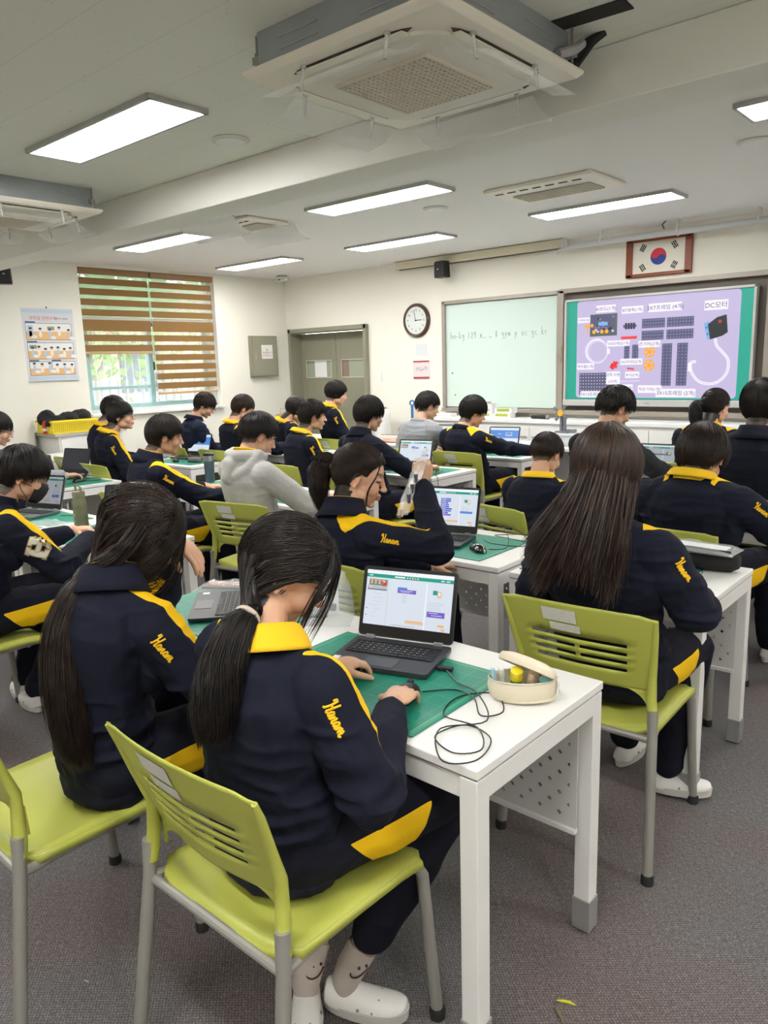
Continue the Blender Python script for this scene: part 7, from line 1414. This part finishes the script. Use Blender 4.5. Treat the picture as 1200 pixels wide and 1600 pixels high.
# F: cropped hair yellow collar
person('person with cropped hair and a yellow collar, smaller, behind the brown-haired girl', (-1.985, 3.58, 1.045), az=0, head_az=6, pitch=30, neck=(-1.985, 3.50, .91), pelvis=(-2.03, 3.52, .545), k=.92, sshift=-.40, vox=.0055, knees=((-2.1, 3.85, .55), (-1.9, 3.85, .55)), hairkw=dict(style='crop', m=HAIR_SOFT, n=900, messy=.012))
# I, J, K front right
person('person in a plain navy jacket at the right edge, seen from behind', (-1.135, 4.28, 1.275), az=0, head_az=-8, pitch=8, neck=(-1.13, 4.21, 1.10), pelvis=(-1.17, 4.42, .56), collar='navy', text=(False, False), vox=.0065, k=1.06, puff=1.08, stripe=False, hairkw=dict(style='short', n=800, vol=.004))
person('person with a black ponytail and yellow collar, far ahead at right', (-1.72, 5.42, 1.185), az=0, head_az=20, pitch=14, neck=(-1.74, 5.34, 1.03), pelvis=(-1.80, 5.45, .555), el=((-1.98, 5.50, .80), (-1.50, 5.50, .80)), vox=.007, female=True, hairkw=dict(style='full', n=800, vol=.0, tie=(-.25, -.88, .25), tail=[(-1.79, 5.32, 1.22), (-1.80, 5.275, 1.20), (-1.79, 5.25, 1.12), (-1.77, 5.25, 1.02)], tail_r=[.02, .042, .05, .03], thick=.001))
person('person in a black padded jacket with thick black hair, below the big screen', (-1.96, 4.36, 1.235), az=10, head_az=32, pitch=26, neck=(-1.99, 4.27, 1.07), pelvis=(-2.04, 4.40, .555), top='puffer', stripe=False, collar='navy', el=((-2.25, 4.5, .80), (-1.72, 4.55, .82)), wr=((-2.1, 4.85, .78), (-1.52, 4.80, .80)), vox=.007, hairkw=dict(style='crop', n=900, vol=.012, messy=.022))
# L, N, O centre
person('person with round glasses and a round black haircut, arm reaching forward, before the blue laptop', (-3.60, 5.26, 1.13), az=8, head_az=34, pitch=20, neck=(-3.64, 5.16, .975), pelvis=(-3.61, 5.28, .555), k=1.05, sshift=-.2, el=((-3.90, 5.35, .78), (-3.37, 5.36, .83)), wr=((-3.80, 5.68, .775), (-3.24, 5.62, .785)), vox=.0068, knees=((-3.7, 5.68, .55), (-3.42, 5.68, .55)), glasses=SILV, collar='none', hairkw=dict(style='bowl', n=800, vol=.006))
person('person in a mid grey sweatshirt seen from behind, beside the blue broom', (-4.13, 5.33, 1.165), az=2, head_az=28, pitch=16, neck=(-4.15, 5.23, 1.01), pelvis=(-4.28, 5.20, .555), top='sweat', stripe=False, collar='none', el=((-4.40, 5.35, .80), (-3.92, 5.40, .80)), vox=.007, hairkw=dict(style='crop', n=800, vol=.006))
person('person with a round black haircut in a navy top, seen from behind in the centre', (-3.66, 4.04, 1.19), az=14, head_az=16, pitch=14, neck=(-3.66, 3.94, 1.03), pelvis=(-3.60, 3.98, .56), el=((-3.90, 4.12, .80), (-3.36, 4.10, .80)), wr=((-3.8, 4.40, .78), (-3.42, 4.42, .78)), vox=.0062, collar='navy', stripe=False, text=(False, False), k=1.02, hairkw=dict(style='bowl', n=1100, vol=.006))
# P, Q, S by the door
person('person sitting tall before the double door, bob hair and yellow collar', (-5.42, 5.50, 1.265), az=25, head_az=40, pitch=12, neck=(-5.46, 5.42, 1.11), pelvis=(-5.45, 5.55, .60), vox=.008, female=True, sit=.50, hairkw=dict(style='curtain', n=600, vol=.004, thick=.0014))
person('person with short spiky black hair in a navy jacket, left of centre, looking right', (-4.46, 4.25, 1.15), az=20, head_az=36, pitch=6, neck=(-4.50, 4.15, .99), pelvis=(-4.46, 4.10, .555), vox=.0065, collar='small', hairkw=dict(style='short', n=900, vol=.006, messy=.02))
person('person bent over the desk near the paper bag, hair falling forward', (-5.70, 5.20, 1.12), az=10, head_az=20, pitch=30, neck=(-5.78, 5.10, .98), pelvis=(-5.80, 5.40, .555), vox=.008, female=True, hairkw=dict(style='full', n=600, vol=.008, thick=.0014, tie=(.3, .1, -.9)))
# T, U, V, W, X left
person('person in a dark blazer with glasses at the window, looking down', (-6.22, 4.48, 1.20), az=20, head_az=42, pitch=32, neck=(-6.27, 4.38, 1.04), pelvis=(-6.33, 4.42, .56), top='blazer', stripe=False, collar='lapel', vox=.0075, glasses=SILV, hairkw=dict(style='bowl', n=700, m=HAIR_SOFT))
person('person with brownish short hair and yellow collar near the window, reaching for a keyboard', (-5.62, 4.47, 1.18), az=15, head_az=25, pitch=26, neck=(-5.66, 4.37, 1.02), pelvis=(-5.66, 4.45, .555), vox=.007, wr=(None, (-5.40, 4.95, .78)), el=(None, (-5.42, 4.66, .80)), hairkw=dict(style='short', n=700, m=HAIR_BROWN))
person('person with glasses and a yellow collar at left, sitting upright and looking right', (-5.70, 3.28, 1.19), az=20, head_az=42, pitch=0, neck=(-5.745, 3.18, 1.03), pelvis=(-5.76, 3.28, .555), vox=.0062, glasses=SILV, k=1.0, hairkw=dict(style='bowl', n=900))
person('person half hidden behind the glasses-wearing one at left, yellow collar showing', (-6.22, 3.52, 1.215), az=20, head_az=30, pitch=10, neck=(-6.27, 3.42, 1.055), pelvis=(-6.30, 3.44, .56), vox=.0085, hairkw=dict(style='short', n=500))
person('person with glasses cut off by the left edge, hand on a mouse', (-5.68, 2.29, 1.165), az=15, head_az=30, pitch=18, neck=(-5.73, 2.20, 1.01), pelvis=(-5.80, 2.12, .56), el=(None, (-5.56, 2.45, .80)), wr=(None, (-5.56, 2.70, .785)), hands=('rest', 'mouse'), top='sweat', stripe=False, collar='none', glasses=SILV, vox=.006, hairkw=dict(style='bowl', n=800))
